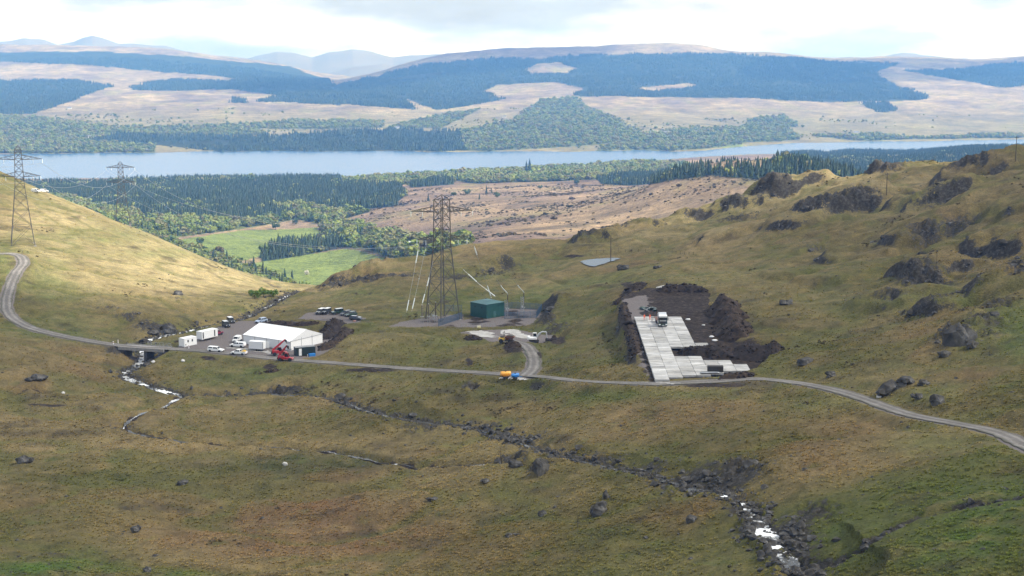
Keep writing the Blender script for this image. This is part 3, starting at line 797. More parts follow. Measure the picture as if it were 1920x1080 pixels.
# ================================================================ GROUND SHEETS
NC, NR = 940, 900
aa = np.linspace(-0.47, 0.47, NC)
yy = np.geomspace(120, 1100, NR)
A, YG = np.meshgrid(aa, yy)
XG = A * YG
ZG, CM, FL = near_height(XG, YG)
wf = sstep(900, 1080, YG)
far_rows = yy > 895
ZG[far_rows] = ZG[far_rows] * (1 - wf[far_rows]) + far_height(XG[far_rows], YG[far_rows]) * wf[far_rows]
PXG, PYG = project(XG, YG, ZG)
mask = np.zeros(XG.shape + (3,))
mask[..., 0] = CM
slope_y = np.abs(np.gradient(ZG, axis=1) / np.maximum(np.gradient(XG, axis=1), 1e-3))
dzx = np.gradient(ZG, axis=1) / np.gradient(XG, axis=1)
dzy = (np.gradient(ZG, axis=0) - dzx * np.gradient(XG, axis=0)) / np.gradient(YG, axis=0)
steep = np.hypot(dzx, dzy)
for _ in range(2): steep[1:-1, 1:-1] = (steep[1:-1, 1:-1] * 2 + steep[:-2, 1:-1] + steep[2:, 1:-1] + steep[1:-1, :-2] + steep[1:-1, 2:]) / 6
mask[..., 0] *= .8
mask[..., 0] = np.maximum(mask[..., 0], 0.85 * sstep(0.62, 1.05, steep) * sstep(300, 380, YG) * sstep(.0, .25, fbm(XG, YG, 26, 3, 321) + .3))
d_st, _ = seg_dist(XG, YG, STREAM[:, :2])
mask[..., 0] = np.maximum(mask[..., 0], 0.58 * (1 - sstep(1.5, 4.2, d_st + fbm(XG, YG, 4, 3, 301) * 2.0)))
d_br, _ = seg_dist(XG, YG, BROOK[:, :2])
mask[..., 1] = np.maximum(mask[..., 1], 0.62 * (1 - sstep(0.4, 1.5, d_br + fbm(XG, YG, 3, 2, 303))))
d_gu, _ = seg_dist(XG, YG, GULLY[:, :2])
mask[..., 0] = np.maximum(mask[..., 0], 0.8 * (1 - sstep(0.6, 2.2, d_gu + fbm(XG, YG, 3, 2, 305) * 1.2)))
d_di, _ = seg_dist(XG, YG, DITCH[:, :2])
mask[..., 1] = np.maximum(mask[..., 1], 0.75 * (1 - sstep(0.2, 0.9, d_di)))
def cpz(x, y): return PZ(x, y, COMP_Z)
wig = fbm(XG, YG, 5, 3, 311) * 1.2
wig3 = fbm(XG, YG, 2.2, 4, 317, .65) * 1.6
COMPA = [cpz(x, y) for x, y in [(735, 611), (775, 599), (815, 594), (862, 590), (872, 612)]]
COMPB = [cpz(x, y) for x, y in [(868, 602), (905, 592), (960, 580), (1005, 582), (1012, 590), (985, 610), (880, 613)]]
for poly, ch, s in ((YARD, 2, 1), (PARK, 2, 1), (COMPA, 2, 1), (COMPB, 2, 1), (APRON, 2, 1), (PIT, 1, 1)):
    sd = poly_sd_near(XG, YG, poly) + wig
    sd = sd + (wig3 if ch == 2 else 0)
    mask[..., ch] = np.maximum(mask[..., ch], s * (1 - sstep(-.3, 1.5, sd)))
    if poly in (COMPA, COMPB):
        mask[..., 1] = np.maximum(mask[..., 1], (sd < 1) * np.clip(.36 + .5 * wig, 0, .8))
GPATCH = [PZ(x, y, PIT_Z) for x, y in [(1172, 560), (1215, 552), (1215, 575), (1205, 590), (1192, 600), (1200, 650), (1222, 712), (1206, 690), (1180, 610)]]
sd = poly_sd_near(XG, YG, GPATCH)
gp = (1 - sstep(-1.2, 1.6, sd + wig * 1.2 + wig3 * 1.4)) * .9
mask[..., 1] *= (1 - gp)
mask[..., 2] = np.maximum(mask[..., 2], gp)
wig2 = fbm(XG, YG, 4, 4, 313, .6) * 1.3
PEATS = [(625, 628, 26, 15), (640, 622, 18, 10), (1045, 638, 18, 9), (1030, 632, 12, 8), (705, 694, 60, 4), (505, 688, 14, 5), (880, 680, 8, 8), (960, 655, 22, 7), (890, 634, 16, 5), (1010, 668, 8, 10), (1370, 655, 70, 22), (1280, 545, 50, 8), (1172, 590, 8, 34), (1186, 655, 10, 28), (1360, 600, 26, 40), (560, 606, 50, 6), (1180, 550, 18, 8), (1340, 722, 60, 5), (1345, 712, 30, 4), (1180, 535, 16, 6), (390, 672, 22, 5), (1075, 480, 22, 3), (345, 640, 20, 4), (90, 760, 40, 3)]
for bx, by, rx, ry in PEATS:
    d = ((PXG - bx) / rx + wig * .45) ** 2 + ((PYG - by) / ry + wig2 * .6) ** 2
    mask[..., 1] = np.maximum(mask[..., 1], 0.88 * np.exp(-d * 1.0) * (1 - mask[..., 2]))
d_rd, _ = seg_dist(XG, YG, ROAD[:, :2])
mask[..., 2] = np.maximum(mask[..., 2], 0.55 * (1 - sstep(2.3, 3.4, d_rd + wig * .5)))
d_tr, _ = seg_dist(XG, YG, TRACK[:, :2])
mask[..., 2] = np.maximum(mask[..., 2], 0.6 * (1 - sstep(1.9, 3.0, d_tr + wig * .5)))
TINT = near_tint(XG, YG, ZG)
hillside = grid_mesh("hillside_ground", XG, YG, ZG, M_GROUND, {"tint": TINT, "mask": mask})
tag(hillside, kind="structure")

FC, FR = 620, 520
fa = np.linspace(-0.5, 0.5, FC)
fy = np.geomspace(1075, 13500, FR)
FA, FY = np.meshgrid(fa, fy)
FX = FA * FY
FZ = far_height(FX, FY)
FZ[0] = H(FX[0], FY[0])
FZ = np.where(FY > 12200, FZ - (FY - 12200) * 0.25, FZ)
fmask = np.zeros(FX.shape + (3,))
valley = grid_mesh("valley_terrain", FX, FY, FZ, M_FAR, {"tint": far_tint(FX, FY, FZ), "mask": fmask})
tag(valley, kind="structure")

# ---------------------------------------------------------------- blue mountains on the horizon
M_MOUNT = mat("far_mountain_grass", (.12, .11, .08), rough=1, var=.35, scale=.002)
def mountain(name, prof, Y, depth, seed):
    xs = np.linspace(prof[0][0] - 60, prof[-1][0] + 60, 160)
    top = np.interp(xs, [p[0] for p in prof], [p[1] for p in prof])
    rows = np.linspace(-1, 1, 24)
    X = np.zeros((24, 160)); Yv = X.copy(); Z = X.copy()
    for i, r in enumerate(rows):
        y = Y + r * depth
        for_x = (xs - 960) / FPX * y
        crest = -np.array([0.0]) + Y * np.array([slope(t) for t in top])
        ends = sstep(0, .12, np.linspace(0, 1, 160)) * sstep(1, .88, np.linspace(0, 1, 160))
        hgt = (crest + 420) * ends * (1 - abs(r) ** 1.6) + fbm(for_x, for_x * 0 + y, 900, 5, seed, .55) * 45 * (1 - abs(r))
        X[i], Yv[i], Z[i] = for_x, y, -420 + hgt
    return tag(grid_mesh(name, X, Yv, Z, M_MOUNT), kind="structure")
mountain("mountain_terrain", [(-40, 86), (30, 78), (60, 72), (95, 74), (120, 84), (150, 80), (168, 72), (185, 69), (205, 74), (235, 84), (290, 86), (320, 86), (345, 92), (420, 108), (480, 112)], 16500, 2200, 3)
mountain("mountain_terrain", [(440, 124), (490, 106), (525, 97), (560, 99), (590, 106), (620, 96), (665, 91), (700, 97), (740, 108), (770, 106), (820, 104), (880, 110)], 17500, 2300, 5)
mountain("mountain_terrain", [(600, 140), (660, 124), (720, 116), (780, 122), (860, 130)], 14800, 900, 9)
mountain("mountain_terrain", [(1600, 112), (1640, 106), (1680, 100), (1720, 104), (1780, 112)], 16000, 1500, 7)

# ---------------------------------------------------------------- loch
def water_mat(name, col, rough, bump, scale):
    m, n, l, b = nmat(name)
    tc = n.new("ShaderNodeTexCoord")
    mp = n.new("ShaderNodeMapping"); mp.inputs['Scale'].default_value = (1, 0.35, 1)
    no = n.new("ShaderNodeTexNoise"); no.inputs['Scale'].default_value = scale; no.inputs['Detail'].default_value = 6
    l.new(tc.outputs['Object'], mp.inputs['Vector']); l.new(mp.outputs['Vector'], no.inputs['Vector'])
    bp = n.new("ShaderNodeBump"); bp.inputs['Strength'].default_value = bump; bp.inputs['Distance'].default_value = 1.0
    l.new(no.outputs['Fac'], bp.inputs['Height']); l.new(bp.outputs['Normal'], b.inputs['Normal'])
    b.inputs['Base Color'].default_value = (*col, 1)
    b.inputs['Roughness'].default_value = rough
    b.inputs['IOR'].default_value = 1.33
    return m
M_LOCH = water_mat("loch_water_surface", (.035, .095, .20), 0.22, 0.5, 0.02)
lx, ly = np.meshgrid(np.linspace(-0.52, 0.52, 60), np.linspace(3500, 5700, 40))
loch = grid_mesh("loch_water", lx * ly, ly, np.full(lx.shape, LOCH_Z), M_LOCH)
tag(loch, kind="structure")
# ================================================================ WOODS AND TUSSOCKS
def leaf_mat(name, cols, use_tint=False, trans=0.25):
    m, n, l, b = nmat(name)
    oi = n.new("ShaderNodeObjectInfo")
    r = n.new("ShaderNodeValToRGB")
    while len(r.color_ramp.elements) < len(cols): r.color_ramp.elements.new(.5)
    for i, (e, c) in enumerate(zip(r.color_ramp.elements, cols)):
        e.position = i / max(1, len(cols) - 1)
        e.color = (*c, 1)
    l.new(oi.outputs['Random'], r.inputs['Fac'])
    src = r.outputs['Color']
    if use_tint:
        at = n.new("ShaderNodeAttribute"); at.attribute_type = 'INSTANCER'; at.attribute_name = "tint"
        mx = n.new("ShaderNodeMix"); mx.data_type = 'RGBA'; mx.blend_type = 'MULTIPLY'; mx.inputs[0].default_value = 1
        l.new(at.outputs['Color'], mx.inputs[6]); l.new(src, mx.inputs[7])
        src = mx.outputs[2]
    tc = n.new("ShaderNodeTexCoord")
    no = n.new("ShaderNodeTexNoise"); no.inputs['Scale'].default_value = 1.3; no.inputs['Detail'].default_value = 4
    l.new(tc.outputs['Object'], no.inputs['Vector'])
    rr = n.new("ShaderNodeMapRange"); rr.inputs[3].default_value = .65; rr.inputs[4].default_value = 1.35
    l.new(no.outputs['Fac'], rr.inputs[0])
    m2 = n.new("ShaderNodeMix"); m2.data_type = 'RGBA'; m2.blend_type = 'MULTIPLY'; m2.inputs[0].default_value = 1
    l.new(src, m2.inputs[6]); l.new(rr.outputs[0], m2.inputs[7])
    l.new(m2.outputs[2], b.inputs['Base Color'])
    b.inputs['Roughness'].default_value = .9
    b.inputs['Specular IOR Level'].default_value = .15
    if trans:
        tr = n.new("ShaderNodeBsdfTranslucent")
        l.new(m2.outputs[2], tr.inputs['Color'])
        ms = n.new("ShaderNodeMixShader"); ms.inputs[0].default_value = trans
        l.new(b.outputs[0], ms.inputs[1]); l.new(tr.outputs[0], ms.inputs[2])
        l.new(ms.outputs[0], n["Material Output"].inputs['Surface'])
    return m
M_NEEDLE = leaf_mat("spruce_needles", [(.032, .054, .030), (.050, .076, .036), (.030, .048, .034), (.072, .090, .042)], trans=0)
M_LEAF = leaf_mat("spring_leaves", [(.12, .17, .045), (.21, .26, .055), (.22, .20, .09), (.095, .15, .045), (.27, .31, .08), (.17, .155, .09)])
M_BARK = mat("grey_brown_bark", (.075, .058, .045), rough=.95, var=.4, scale=3, bump=.5)
M_TUSS = leaf_mat("grass_blades", [(.75, .75, .70), (1.0, .98, .92), (1.3, 1.22, 1.1), (.85, .88, .78), (1.12, 1.05, .95)], use_tint=True, trans=.42)
M_HEATHER = leaf_mat("heather_twigs", [(.070, .062, .032), (.090, .070, .040), (.11, .082, .045), (.060, .064, .030)], trans=0)

def new_mesh(name, v, f, m):
    me = bpy.data.meshes.new(name)
    me.from_pydata([tuple(map(float, p)) for p in v], [], f)
    for k in (m if isinstance(m, list) else [m]): me.materials.append(k)
    me.update()
    return me
def conifer_vf(rng, hgt=1.0, rad=.17, tiers=7, n=9, base=.08):
    v, f = [], []
    for t in range(tiers):
        z0 = hgt * (base + (1 - base) * t / tiers * .97)
        z1 = min(hgt, z0 + hgt * (1 - base) / tiers * 1.9)
        r = rad * (1 - t / tiers) ** .85 + .012
        i0 = len(v)
        a0 = rng.random() * 6.28
        for k in range(n):
            a = a0 + 2 * math.pi * k / n
            rr = r * (1.0 if k % 2 == 0 else .55) * (0.8 + .4 * rng.random())
            v.append((rr * math.cos(a), rr * math.sin(a), z0 - (.02 if k % 2 == 0 else -.01) * hgt))
        v.append((0, 0, z1))
        for k in range(n):
            f.append((i0 + k, i0 + (k + 1) % n, i0 + n))
    return v, f
def crown_vf(rng, n=150, rx=.36, rz=.38, cz=.60, leaf=.085, lobes=6):
    """leaf-clump faces scattered on and through several lobes"""
    v, f = [], []
    lb = [(0, 0, cz, 1.0)]
    for k in range(lobes):
        a = 2 * math.pi * k / lobes + rng.random()
        lb.append((rx * .62 * math.cos(a), rx * .62 * math.sin(a), cz + rz * (rng.random() - .55) * 1.0, .45 + .3 * rng.random()))
    for i in range(n):
        c = lb[rng.integers(len(lb))]
        d = rng.normal(size=3); d /= np.linalg.norm(d)
        q = .72 + .3 * rng.random()
        p = np.array([c[0] + d[0] * rx * .72 * c[3] * q, c[1] + d[1] * rx * .72 * c[3] * q, c[2] + d[2] * rz * .85 * c[3] * q])
        t1 = np.cross(d + rng.normal(size=3) * .45, [.3, .2, 1.0]); t1 /= np.linalg.norm(t1)
        t2 = np.cross(d, t1)
        s = leaf * (.6 + .8 * rng.random())
        i0 = len(v)
        for a_, b_ in ((-1, -.6), (1, -.8), (.8, 1), (-.7, .8)):
            v.append(p + t1 * s * a_ * (.8 + .4 * rng.random()) + t2 * s * b_ * (.8 + .4 * rng.random()))
        f.append((i0, i0 + 1, i0 + 2, i0 + 3))
    return v, f
def tussock_vf(rng, blades=16, hgt=1.0, spread=.55):
    v, f = [], []
    for k in range(blades):
        a = rng.random() * 6.28
        r0 = spread * .55 * math.sqrt(rng.random())
        bx, by = r0 * math.cos(a), r0 * math.sin(a)
        a2 = a + rng.normal() * .5
        ln = hgt * (.6 + .5 * rng.random())
        w = .10 + .06 * rng.random()
        tx, ty = bx + math.cos(a2) * spread * (.3 + .6 * rng.random()), by + math.sin(a2) * spread * (.3 + .6 * rng.random())
        sx, sy = -math.sin(a2) * w, math.cos(a2) * w
        i0 = len(v)
        v += [(bx - sx, by - sy, -.1), (bx + sx, by + sy, -.1), ((bx + tx) / 2 + sx * .7, (by + ty) / 2 + sy * .7, ln * .8), ((bx + tx) / 2 - sx * .7, (by + ty) / 2 - sy * .7, ln * .8), (tx, ty, ln * (.75 + .25 * rng.random()))]
        f += [(i0, i0 + 1, i0 + 2, i0 + 3), (i0 + 3, i0 + 2, i0 + 4)]
    return v, f
def kit(name, meshes):
    c = bpy.data.collections.new(name)
    for i, me in enumerate(meshes):
        c.objects.link(bpy.data.objects.new(me.name, me))
    return c
rg = np.random.default_rng(5)
KIT_CON = kit("conifer_kit", [new_mesh("spruce", *conifer_vf(rg, rad=.15 + .05 * rg.random()), M_NEEDLE) for _ in range(5)])
def grove_vf(rng):                                   # a handful of far spruces standing together
    v, f = [], []
    for k in range(7):
        hh = .75 + .35 * rng.random()
        a, b = conifer_vf(rng, hh, .20, 3, 6, .02)
        ox, oy = rng.normal() * .45, rng.normal() * .45
        i0 = len(v)
        v += [(p[0] + ox, p[1] + oy, p[2]) for p in a]
        f += [tuple(i + i0 for i in t) for t in b]
    return v, f
KIT_GROVE = kit("grove_kit", [new_mesh("spruce_grove", *grove_vf(rg), M_NEEDLE) for _ in range(4)])
KIT_BRD = kit("broadleaf_kit", [new_mesh("broadleaf", *crown_vf(rg, 130, .42 + .1 * rg.random(), .42, .50, .10), M_LEAF) for _ in range(5)])
KIT_TUS = kit("tussock_kit", [new_mesh("tussock", *tussock_vf(rg), M_TUSS) for _ in range(5)])
KIT_HEA = kit("heather_kit", [new_mesh("heather", *crown_vf(rg, 34, .55, .45, .25, .20, 4), M_HEATHER) for _ in range(3)])

def scatter(name, pts, scl, kitc, label, cat, tint=None, squash=None):
    """one object of kind stuff: points that carry instances of a small kit of meshes"""
    me = bpy.data.meshes.new(name)
    n = len(pts)
    me.vertices.add(n)
    me.vertices.foreach_set("co", np.asarray(pts, np.float32).ravel())
    at = me.attributes.new("scl", 'FLOAT_VECTOR', 'POINT')
    s3 = np.repeat(np.asarray(scl, np.float32)[:, None], 3, 1)
    if squash is not None: s3[:, 2] *= squash
    at.data.foreach_set("vector", s3.ravel())
    at = me.attributes.new("rotz", 'FLOAT_VECTOR', 'POINT')
    ro = np.zeros((n, 3), np.float32); ro[:, 2] = RNG.random(n) * 6.283
    ro[:, :2] = RNG.normal(size=(n, 2)) * .05
    at.data.foreach_set("vector", ro.ravel())
    if tint is not None:
        at = me.attributes.new("tint", 'FLOAT_COLOR', 'POINT')
        c = np.ones((n, 4), np.float32); c[:, :3] = tint
        at.data.foreach_set("color", c.ravel())
    o = link(bpy.data.objects.new(name, me))
    ng = bpy.data.node_groups.new(name, 'GeometryNodeTree')
    ng.interface.new_socket("Geometry", in_out='INPUT', socket_type='NodeSocketGeometry')
    ng.interface.new_socket("Geometry", in_out='OUTPUT', socket_type='NodeSocketGeometry')
    nd, lk = ng.nodes, ng.links
    gi, go = nd.new("NodeGroupInput"), nd.new("NodeGroupOutput")
    ci = nd.new("GeometryNodeCollectionInfo")
    ci.inputs['Collection'].default_value = kitc
    ci.inputs['Separate Children'].default_value = True
    ip = nd.new("GeometryNodeInstanceOnPoints")
    ip.inputs['Pick Instance'].default_value = True
    rv = nd.new("FunctionNodeRandomValue"); rv.data_type = 'INT'
    rv.inputs[4].default_value = 0; rv.inputs[5].default_value = len(kitc.objects) - 1
    na = nd.new("GeometryNodeInputNamedAttribute"); na.data_type = 'FLOAT_VECTOR'; na.inputs['Name'].default_value = "scl"
    nr = nd.new("GeometryNodeInputNamedAttribute"); nr.data_type = 'FLOAT_VECTOR'; nr.inputs['Name'].default_value = "rotz"
    lk.new(gi.outputs[0], ip.inputs['Points'])
    lk.new(ci.outputs[0], ip.inputs['Instance'])
    lk.new(rv.outputs[2], ip.inputs['Instance Index'])
    lk.new(nr.outputs['Attribute'], ip.inputs['Rotation'])
    lk.new(na.outputs['Attribute'], ip.inputs['Scale'])
    lk.new(ip.outputs[0], go.inputs[0])
    md = o.modifiers.new("scatter", 'NODES')
    md.node_group = ng
    return tag(o, label, cat, kind="stuff")

def jitter_grid(a0, a1, y0, y1, sp):
    """world points about sp apart over a sector"""
    ys = np.arange(y0, y1, sp)
    out = []
    for y in ys:
        xs = np.arange(a0 * y, a1 * y, sp)
        out.append(np.c_[xs + RNG.uniform(-.45, .45, len(xs)) * sp, np.full(len(xs), y) + RNG.uniform(-.45, .45, len(xs)) * sp])
    return np.vstack(out)
def wood_points(y0, y1, sp, kind):
    p = jitter_grid(-.40, .40, y0, y1, sp)
    z = far_height(p[:, 0], p[:, 1])
    px, py = project(p[:, 0], p[:, 1], z)
    wx_, wy_ = fbm(p[:, 0], p[:, 1], 130, 3, 201) * 5, fbm(p[:, 0], p[:, 1], 130, 3, 211) * 1.4
    con, brd, fld = far_cover(px + wx_, py + wy_)
    if y0 > 4000 and kind == 'c':
        u1 = (p[:, 0] * .8 + p[:, 1] * .35) / 420; u2 = (-p[:, 0] * .3 + p[:, 1] * .9) / 700
        con &= (np.abs(u1 + fbm(p[:, 0], p[:, 1], 500, 2, 5) * .3 - np.round(u1 + fbm(p[:, 0], p[:, 1], 500, 2, 5) * .3)) > .035) & (np.abs(u2 - np.round(u2)) > .03)
        con &= fbm(p[:, 0], p[:, 1], 260, 3, 91) > -.48
    m = (con if kind == 'c' else brd) & (z > LOCH_Z + 1.6) & (px > -120) & (px < 2040)
    return np.c_[p[m], z[m]], px[m], py[m]
# near side of the loch
pc, cx_, cy_ = wood_points(1300, 4700, 9.0, 'c')
scatter("spruce_wood", pc - [0, 0, .5], 15 + 6 * fbm(pc[:, 0], pc[:, 1], 120, 3, 71) + RNG.normal(size=len(pc)) * 2.0, KIT_CON, "dark spruce plantation between the farm fields and the loch", "wood")
pb, bx_, by_ = wood_points(1300, 4700, 10.0, 'b')
k = RNG.random(len(pb)) < .8
pb = pb[k & (fbm(pb[:, 0], pb[:, 1], 60, 3, 77) > -.42)]
small = np.where((project(pb[:, 0], pb[:, 1], pb[:, 2])[0] < 570) & (pb[:, 1] < 2100), .55, 1.0)
scatter("broadleaf_wood", pb - [0, 0, .8], (11.5 + RNG.normal(size=len(pb)) * 3.2 + 3 * fbm(pb[:, 0], pb[:, 1], 90, 3, 79)) * small, KIT_BRD, "light green broadleaved trees around the fields and the near shore", "wood")
mixc = pc[RNG.random(len(pc)) < .05 + .5 * (fbm(pc[:, 0], pc[:, 1], 140, 3, 73) > .28)]
scatter("wood_edge_broadleaves", mixc + [3, 2, -.6], 11 + 2.5 * RNG.normal(size=len(mixc)), KIT_BRD, "lighter broadleaved trees mixed into the spruce plantation", "wood")
mixb = pb[RNG.random(len(pb)) < .03 + .2 * (fbm(pb[:, 0], pb[:, 1], 110, 3, 75) > .2)]
scatter("wood_edge_spruces", mixb + [3, 2, -.6], 13 + 3 * RNG.normal(size=len(mixb)), KIT_CON, "dark spruces mixed into the broadleaved woods", "wood")
# far side
pf, fx_, fy_ = wood_points(4640, 10400, 26.0, 'c')
scatter("far_spruce_forest", pf - [0, 0, 1], 16 + 5 * np.round(1.6 * fbm(pf[:, 0], pf[:, 1], 420, 2, 93)) / 1.6 + 3 * RNG.normal(size=len(pf)), KIT_GROVE, "blue green spruce forest covering the hills beyond the loch", "forest")
pg, gx_, gy_ = wood_points(4640, 7600, 17.0, 'b')
k = RNG.random(len(pg)) < .75
scatter("far_broadleaf_wood", pg[k] - [0, 0, 1], 13.5 + 3 * RNG.normal(size=k.sum()), KIT_BRD, "pale green woodland along the far shore of the loch", "wood")
# scattered bushes on the far lower slopes
ps = jitter_grid(-.38, .38, 4700, 6600, 34)
ps = ps + RNG.normal(size=ps.shape) * 25
zs = far_height(ps[:, 0], ps[:, 1])
sx, sy = project(ps[:, 0], ps[:, 1], zs)
c1, c2, c3 = far_cover(sx, sy)
k = ~c1 & ~c2 & (zs > LOCH_Z + 3) & (fbm(ps[:, 0], ps[:, 1], 260, 4, 81, .65) + .25 * sstep(190, 250, sy) + .12 * RNG.normal(size=len(ps)) > .46)
scatter("hillside_scrub", np.c_[ps, zs][k] - [0, 0, .5], 5 + RNG.gamma(1.5, 2.2, k.sum()), KIT_BRD, "scattered scrub bushes on the slopes beyond the loch", "scrub")

# dark heather and rush clumps on the brown moor this side of the loch
pm = jitter_grid(-.20, .26, 1450, 3000, 8.0)
zm = far_height(pm[:, 0], pm[:, 1])
mx_, my_ = project(pm[:, 0], pm[:, 1], zm)
c1, c2, c3 = far_cover(mx_, my_)
k = ~c1 & ~c2 & ~c3 & (mx_ > 600) & (fbm(pm[:, 0], pm[:, 1], 70, 4, 83, .65) + .2 * RNG.normal(size=len(pm)) > .22)
scatter("moor_heather", np.c_[pm, zm][k], 1.4 + RNG.gamma(1.5, .9, k.sum()), KIT_HEA, "heather and rush clumps on the brown moor before the loch", "heather", squash=.6)
# ---------------------------------------------------------------- tussocks on the near hills
NT = 170000
ta = RNG.uniform(-.40, .40, NT)
ty = np.exp(RNG.uniform(math.log(150), math.log(760), NT))
tx = ta * ty
def near_sample(arr, x, y):
    i = np.clip((x / y + .47) / .94 * (NC - 1), 0, NC - 1.01)
    j = np.clip(np.log(y / 120) / math.log(1100 / 120) * (NR - 1), 0, NR - 1.01)
    i0, j0 = i.astype(int), j.astype(int)
    fi, fj = i - i0, j - j0
    if arr.ndim == 3: fi, fj = fi[:, None], fj[:, None]
    return (arr[j0, i0] * (1 - fi) + arr[j0, i0 + 1] * fi) * (1 - fj) + (arr[j0 + 1, i0] * (1 - fi) + arr[j0 + 1, i0 + 1] * fi) * fj
tz = near_sample(ZG, tx, ty)
tm = near_sample(mask, tx, ty)
patch = fbm(tx, ty, 9, 3, 401) * .9 + fbm(tx, ty, 45, 3, 402) * .7
d1, _ = seg_dist(tx, ty, ROAD[:, :2]); d2, _ = seg_dist(tx, ty, TRACK[:, :2])
okm = (RNG.random(NT) < .75 - .68 * sstep(300, 520, ty)) & (tm.max(1) < .45) & (d1 > 3.0) & (d2 > 2.6) & (patch + RNG.normal(size=NT) * .35 > -.1)
col = near_sample(TINT, tx, ty) * 2.3
siz = (.30 + .24 * RNG.random(NT)) * (0.75 + ty / 1400.0)
scatter("grass_tussocks", np.c_[tx, ty, tz][okm], siz[okm] * 1.35, KIT_TUS, "rough grass tussocks over the near hillsides", "grass", tint=col[okm], squash=.36)
hm = (tm.max(1) < .5) & (d1 > 3.2) & (d2 > 2.8) & (fbm(tx, ty, 16, 4, 411, .6) + .25 * tm[:, 0] + .12 * sstep(40, 160, tx) + RNG.normal(size=NT) * .08 > .64)
scatter("heather_clumps", np.c_[tx, ty, tz][hm], siz[hm] * (.7 + 1.3 * RNG.random(hm.sum()) ** 2), KIT_HEA, "dark heather clumps dotted over the near hillsides", "heather", squash=.7)
print("scatter:", len(pc), len(pb), len(pf), len(pg), okm.sum(), hm.sum())
# ================================================================ ROAD, WATER, ROCKS, SPOIL
def soil_mat(name, stops, scale=1.2, rough=.95, bump=.8, dist=.15, det=8):
    m, n, l, b = nmat(name)
    tc = n.new("ShaderNodeTexCoord")
    t = n.new("ShaderNodeTexNoise"); t.inputs['Scale'].default_value = scale; t.inputs['Detail'].default_value = det; t.inputs['Roughness'].default_value = .68
    l.new(tc.outputs['Object'], t.inputs['Vector'])
    r = n.new("ShaderNodeValToRGB")
    while len(r.color_ramp.elements) < len(stops): r.color_ramp.elements.new(.5)
    for e, (p, c) in zip(r.color_ramp.elements, stops):
        e.position = p; e.color = (*c, 1)
    l.new(t.outputs['Fac'], r.inputs['Fac'])
    l.new(r.outputs['Color'], b.inputs['Base Color'])
    b.inputs['Roughness'].default_value = rough
    b.inputs['Specular IOR Level'].default_value = .2
    bp = n.new("ShaderNodeBump"); bp.inputs['Strength'].default_value = bump; bp.inputs['Distance'].default_value = dist
    l.new(t.outputs['Fac'], bp.inputs['Height']); l.new(bp.outputs['Normal'], b.inputs['Normal'])
    return m
M_ROAD = soil_mat("road_stone_chippings", [(.3, (.125, .114, .106)), (.5, (.185, .172, .163)), (.7, (.25, .235, .225))], 1.4)
_n, _l = M_ROAD.node_tree.nodes, M_ROAD.node_tree.links
_at = _n.new("ShaderNodeAttribute"); _at.attribute_name = "tint"
_mx = _n.new("ShaderNodeMix"); _mx.data_type = 'RGBA'; _mx.blend_type = 'MULTIPLY'; _mx.inputs[0].default_value = 1
_src = _n["Principled BSDF"].inputs['Base Color'].links[0].from_socket
_l.new(_src, _mx.inputs[6]); _l.new(_at.outputs['Color'], _mx.inputs[7]); _l.new(_mx.outputs[2], _n["Principled BSDF"].inputs['Base Color'])
M_PALEGRAV = soil_mat("pale_crushed_stone", [(.3, (.24, .23, .215)), (.5, (.36, .35, .335)), (.65, (.46, .45, .435)), (.78, (.52, .51, .50))], .55)
M_ROADP = soil_mat("pale_trodden_stone", [(.3, (.22, .21, .20)), (.55, (.31, .30, .285)), (.75, (.40, .39, .375))], .9)
M_PEAT = soil_mat("turned_peat", [(.3, (.011, .009, .008)), (.5, (.026, .020, .017)), (.68, (.055, .040, .031)), (.8, (.10, .075, .055))], .9)
M_PEATB = soil_mat("brown_turned_peat", [(.3, (.012, .009, .007)), (.5, (.034, .024, .017)), (.68, (.075, .052, .036)), (.8, (.13, .10, .065))], .9)
M_ROCK = soil_mat("lichened_schist", [(.28, (.016, .015, .014)), (.47, (.052, .049, .045)), (.6, (.110, .106, .100)), (.74, (.27, .265, .255))], 1.1, bump=1, dist=.2)
M_ROCKP = soil_mat("pale_quartz_rock", [(.3, (.35, .34, .33)), (.6, (.55, .54, .52)), (.75, (.68, .67, .65))], 1.5)

def ribbon(name, line, halfw, mat_, dz=0.0, n_across=5, crown=.05, wob=.0):
    l = np.asarray(line)
    tn = np.gradient(l[:, :2], axis=0)
    tn /= np.linalg.norm(tn, axis=1)[:, None]
    nr = np.c_[-tn[:, 1], tn[:, 0]]
    hw = np.asarray(halfw) * np.ones(len(l))
    u = np.linspace(-1, 1, n_across)
    w = hw[:, None] * u[None] * (1 + wob * vnoise(np.arange(len(l))[:, None] * .7 + 0 * u, u[None] * 3 + 0 * hw[:, None], 5))
    X = l[:, 0:1] + nr[:, 0:1] * w
    Y = l[:, 1:2] + nr[:, 1:2] * w
    Z = l[:, 2:3] + dz + crown * (1 - u[None] ** 2) + 0 * X
    tr = np.exp(-((np.abs(u) - .48) / .22) ** 2)[None] + 0 * X
    tr = np.clip(tr * .8 + .55 * fbm(X, Y, 6, 3, 91), 0, 1)
    edge = sstep(.72, 1.0, np.abs(u))[None] + 0 * X
    col = np.stack([.62 + .55 * tr - .22 * edge, .62 + .55 * tr - .18 * edge, .60 + .56 * tr - .30 * edge], -1)
    return grid_mesh(name, X, Y, Z, mat_, {"tint": col})
def dense(line, step=1.2):
    l = np.asarray(line)
    s = np.r_[0, np.cumsum(np.hypot(*np.diff(l[:, :2], axis=0).T))]
    t = np.arange(0, s[-1], step)
    return np.c_[[np.interp(t, s, l[:, k]) for k in range(l.shape[1])]].T
tag(ribbon("road", dense(ROAD), 1.95, M_ROAD, -.03, 15, .07, .16), kind="structure")
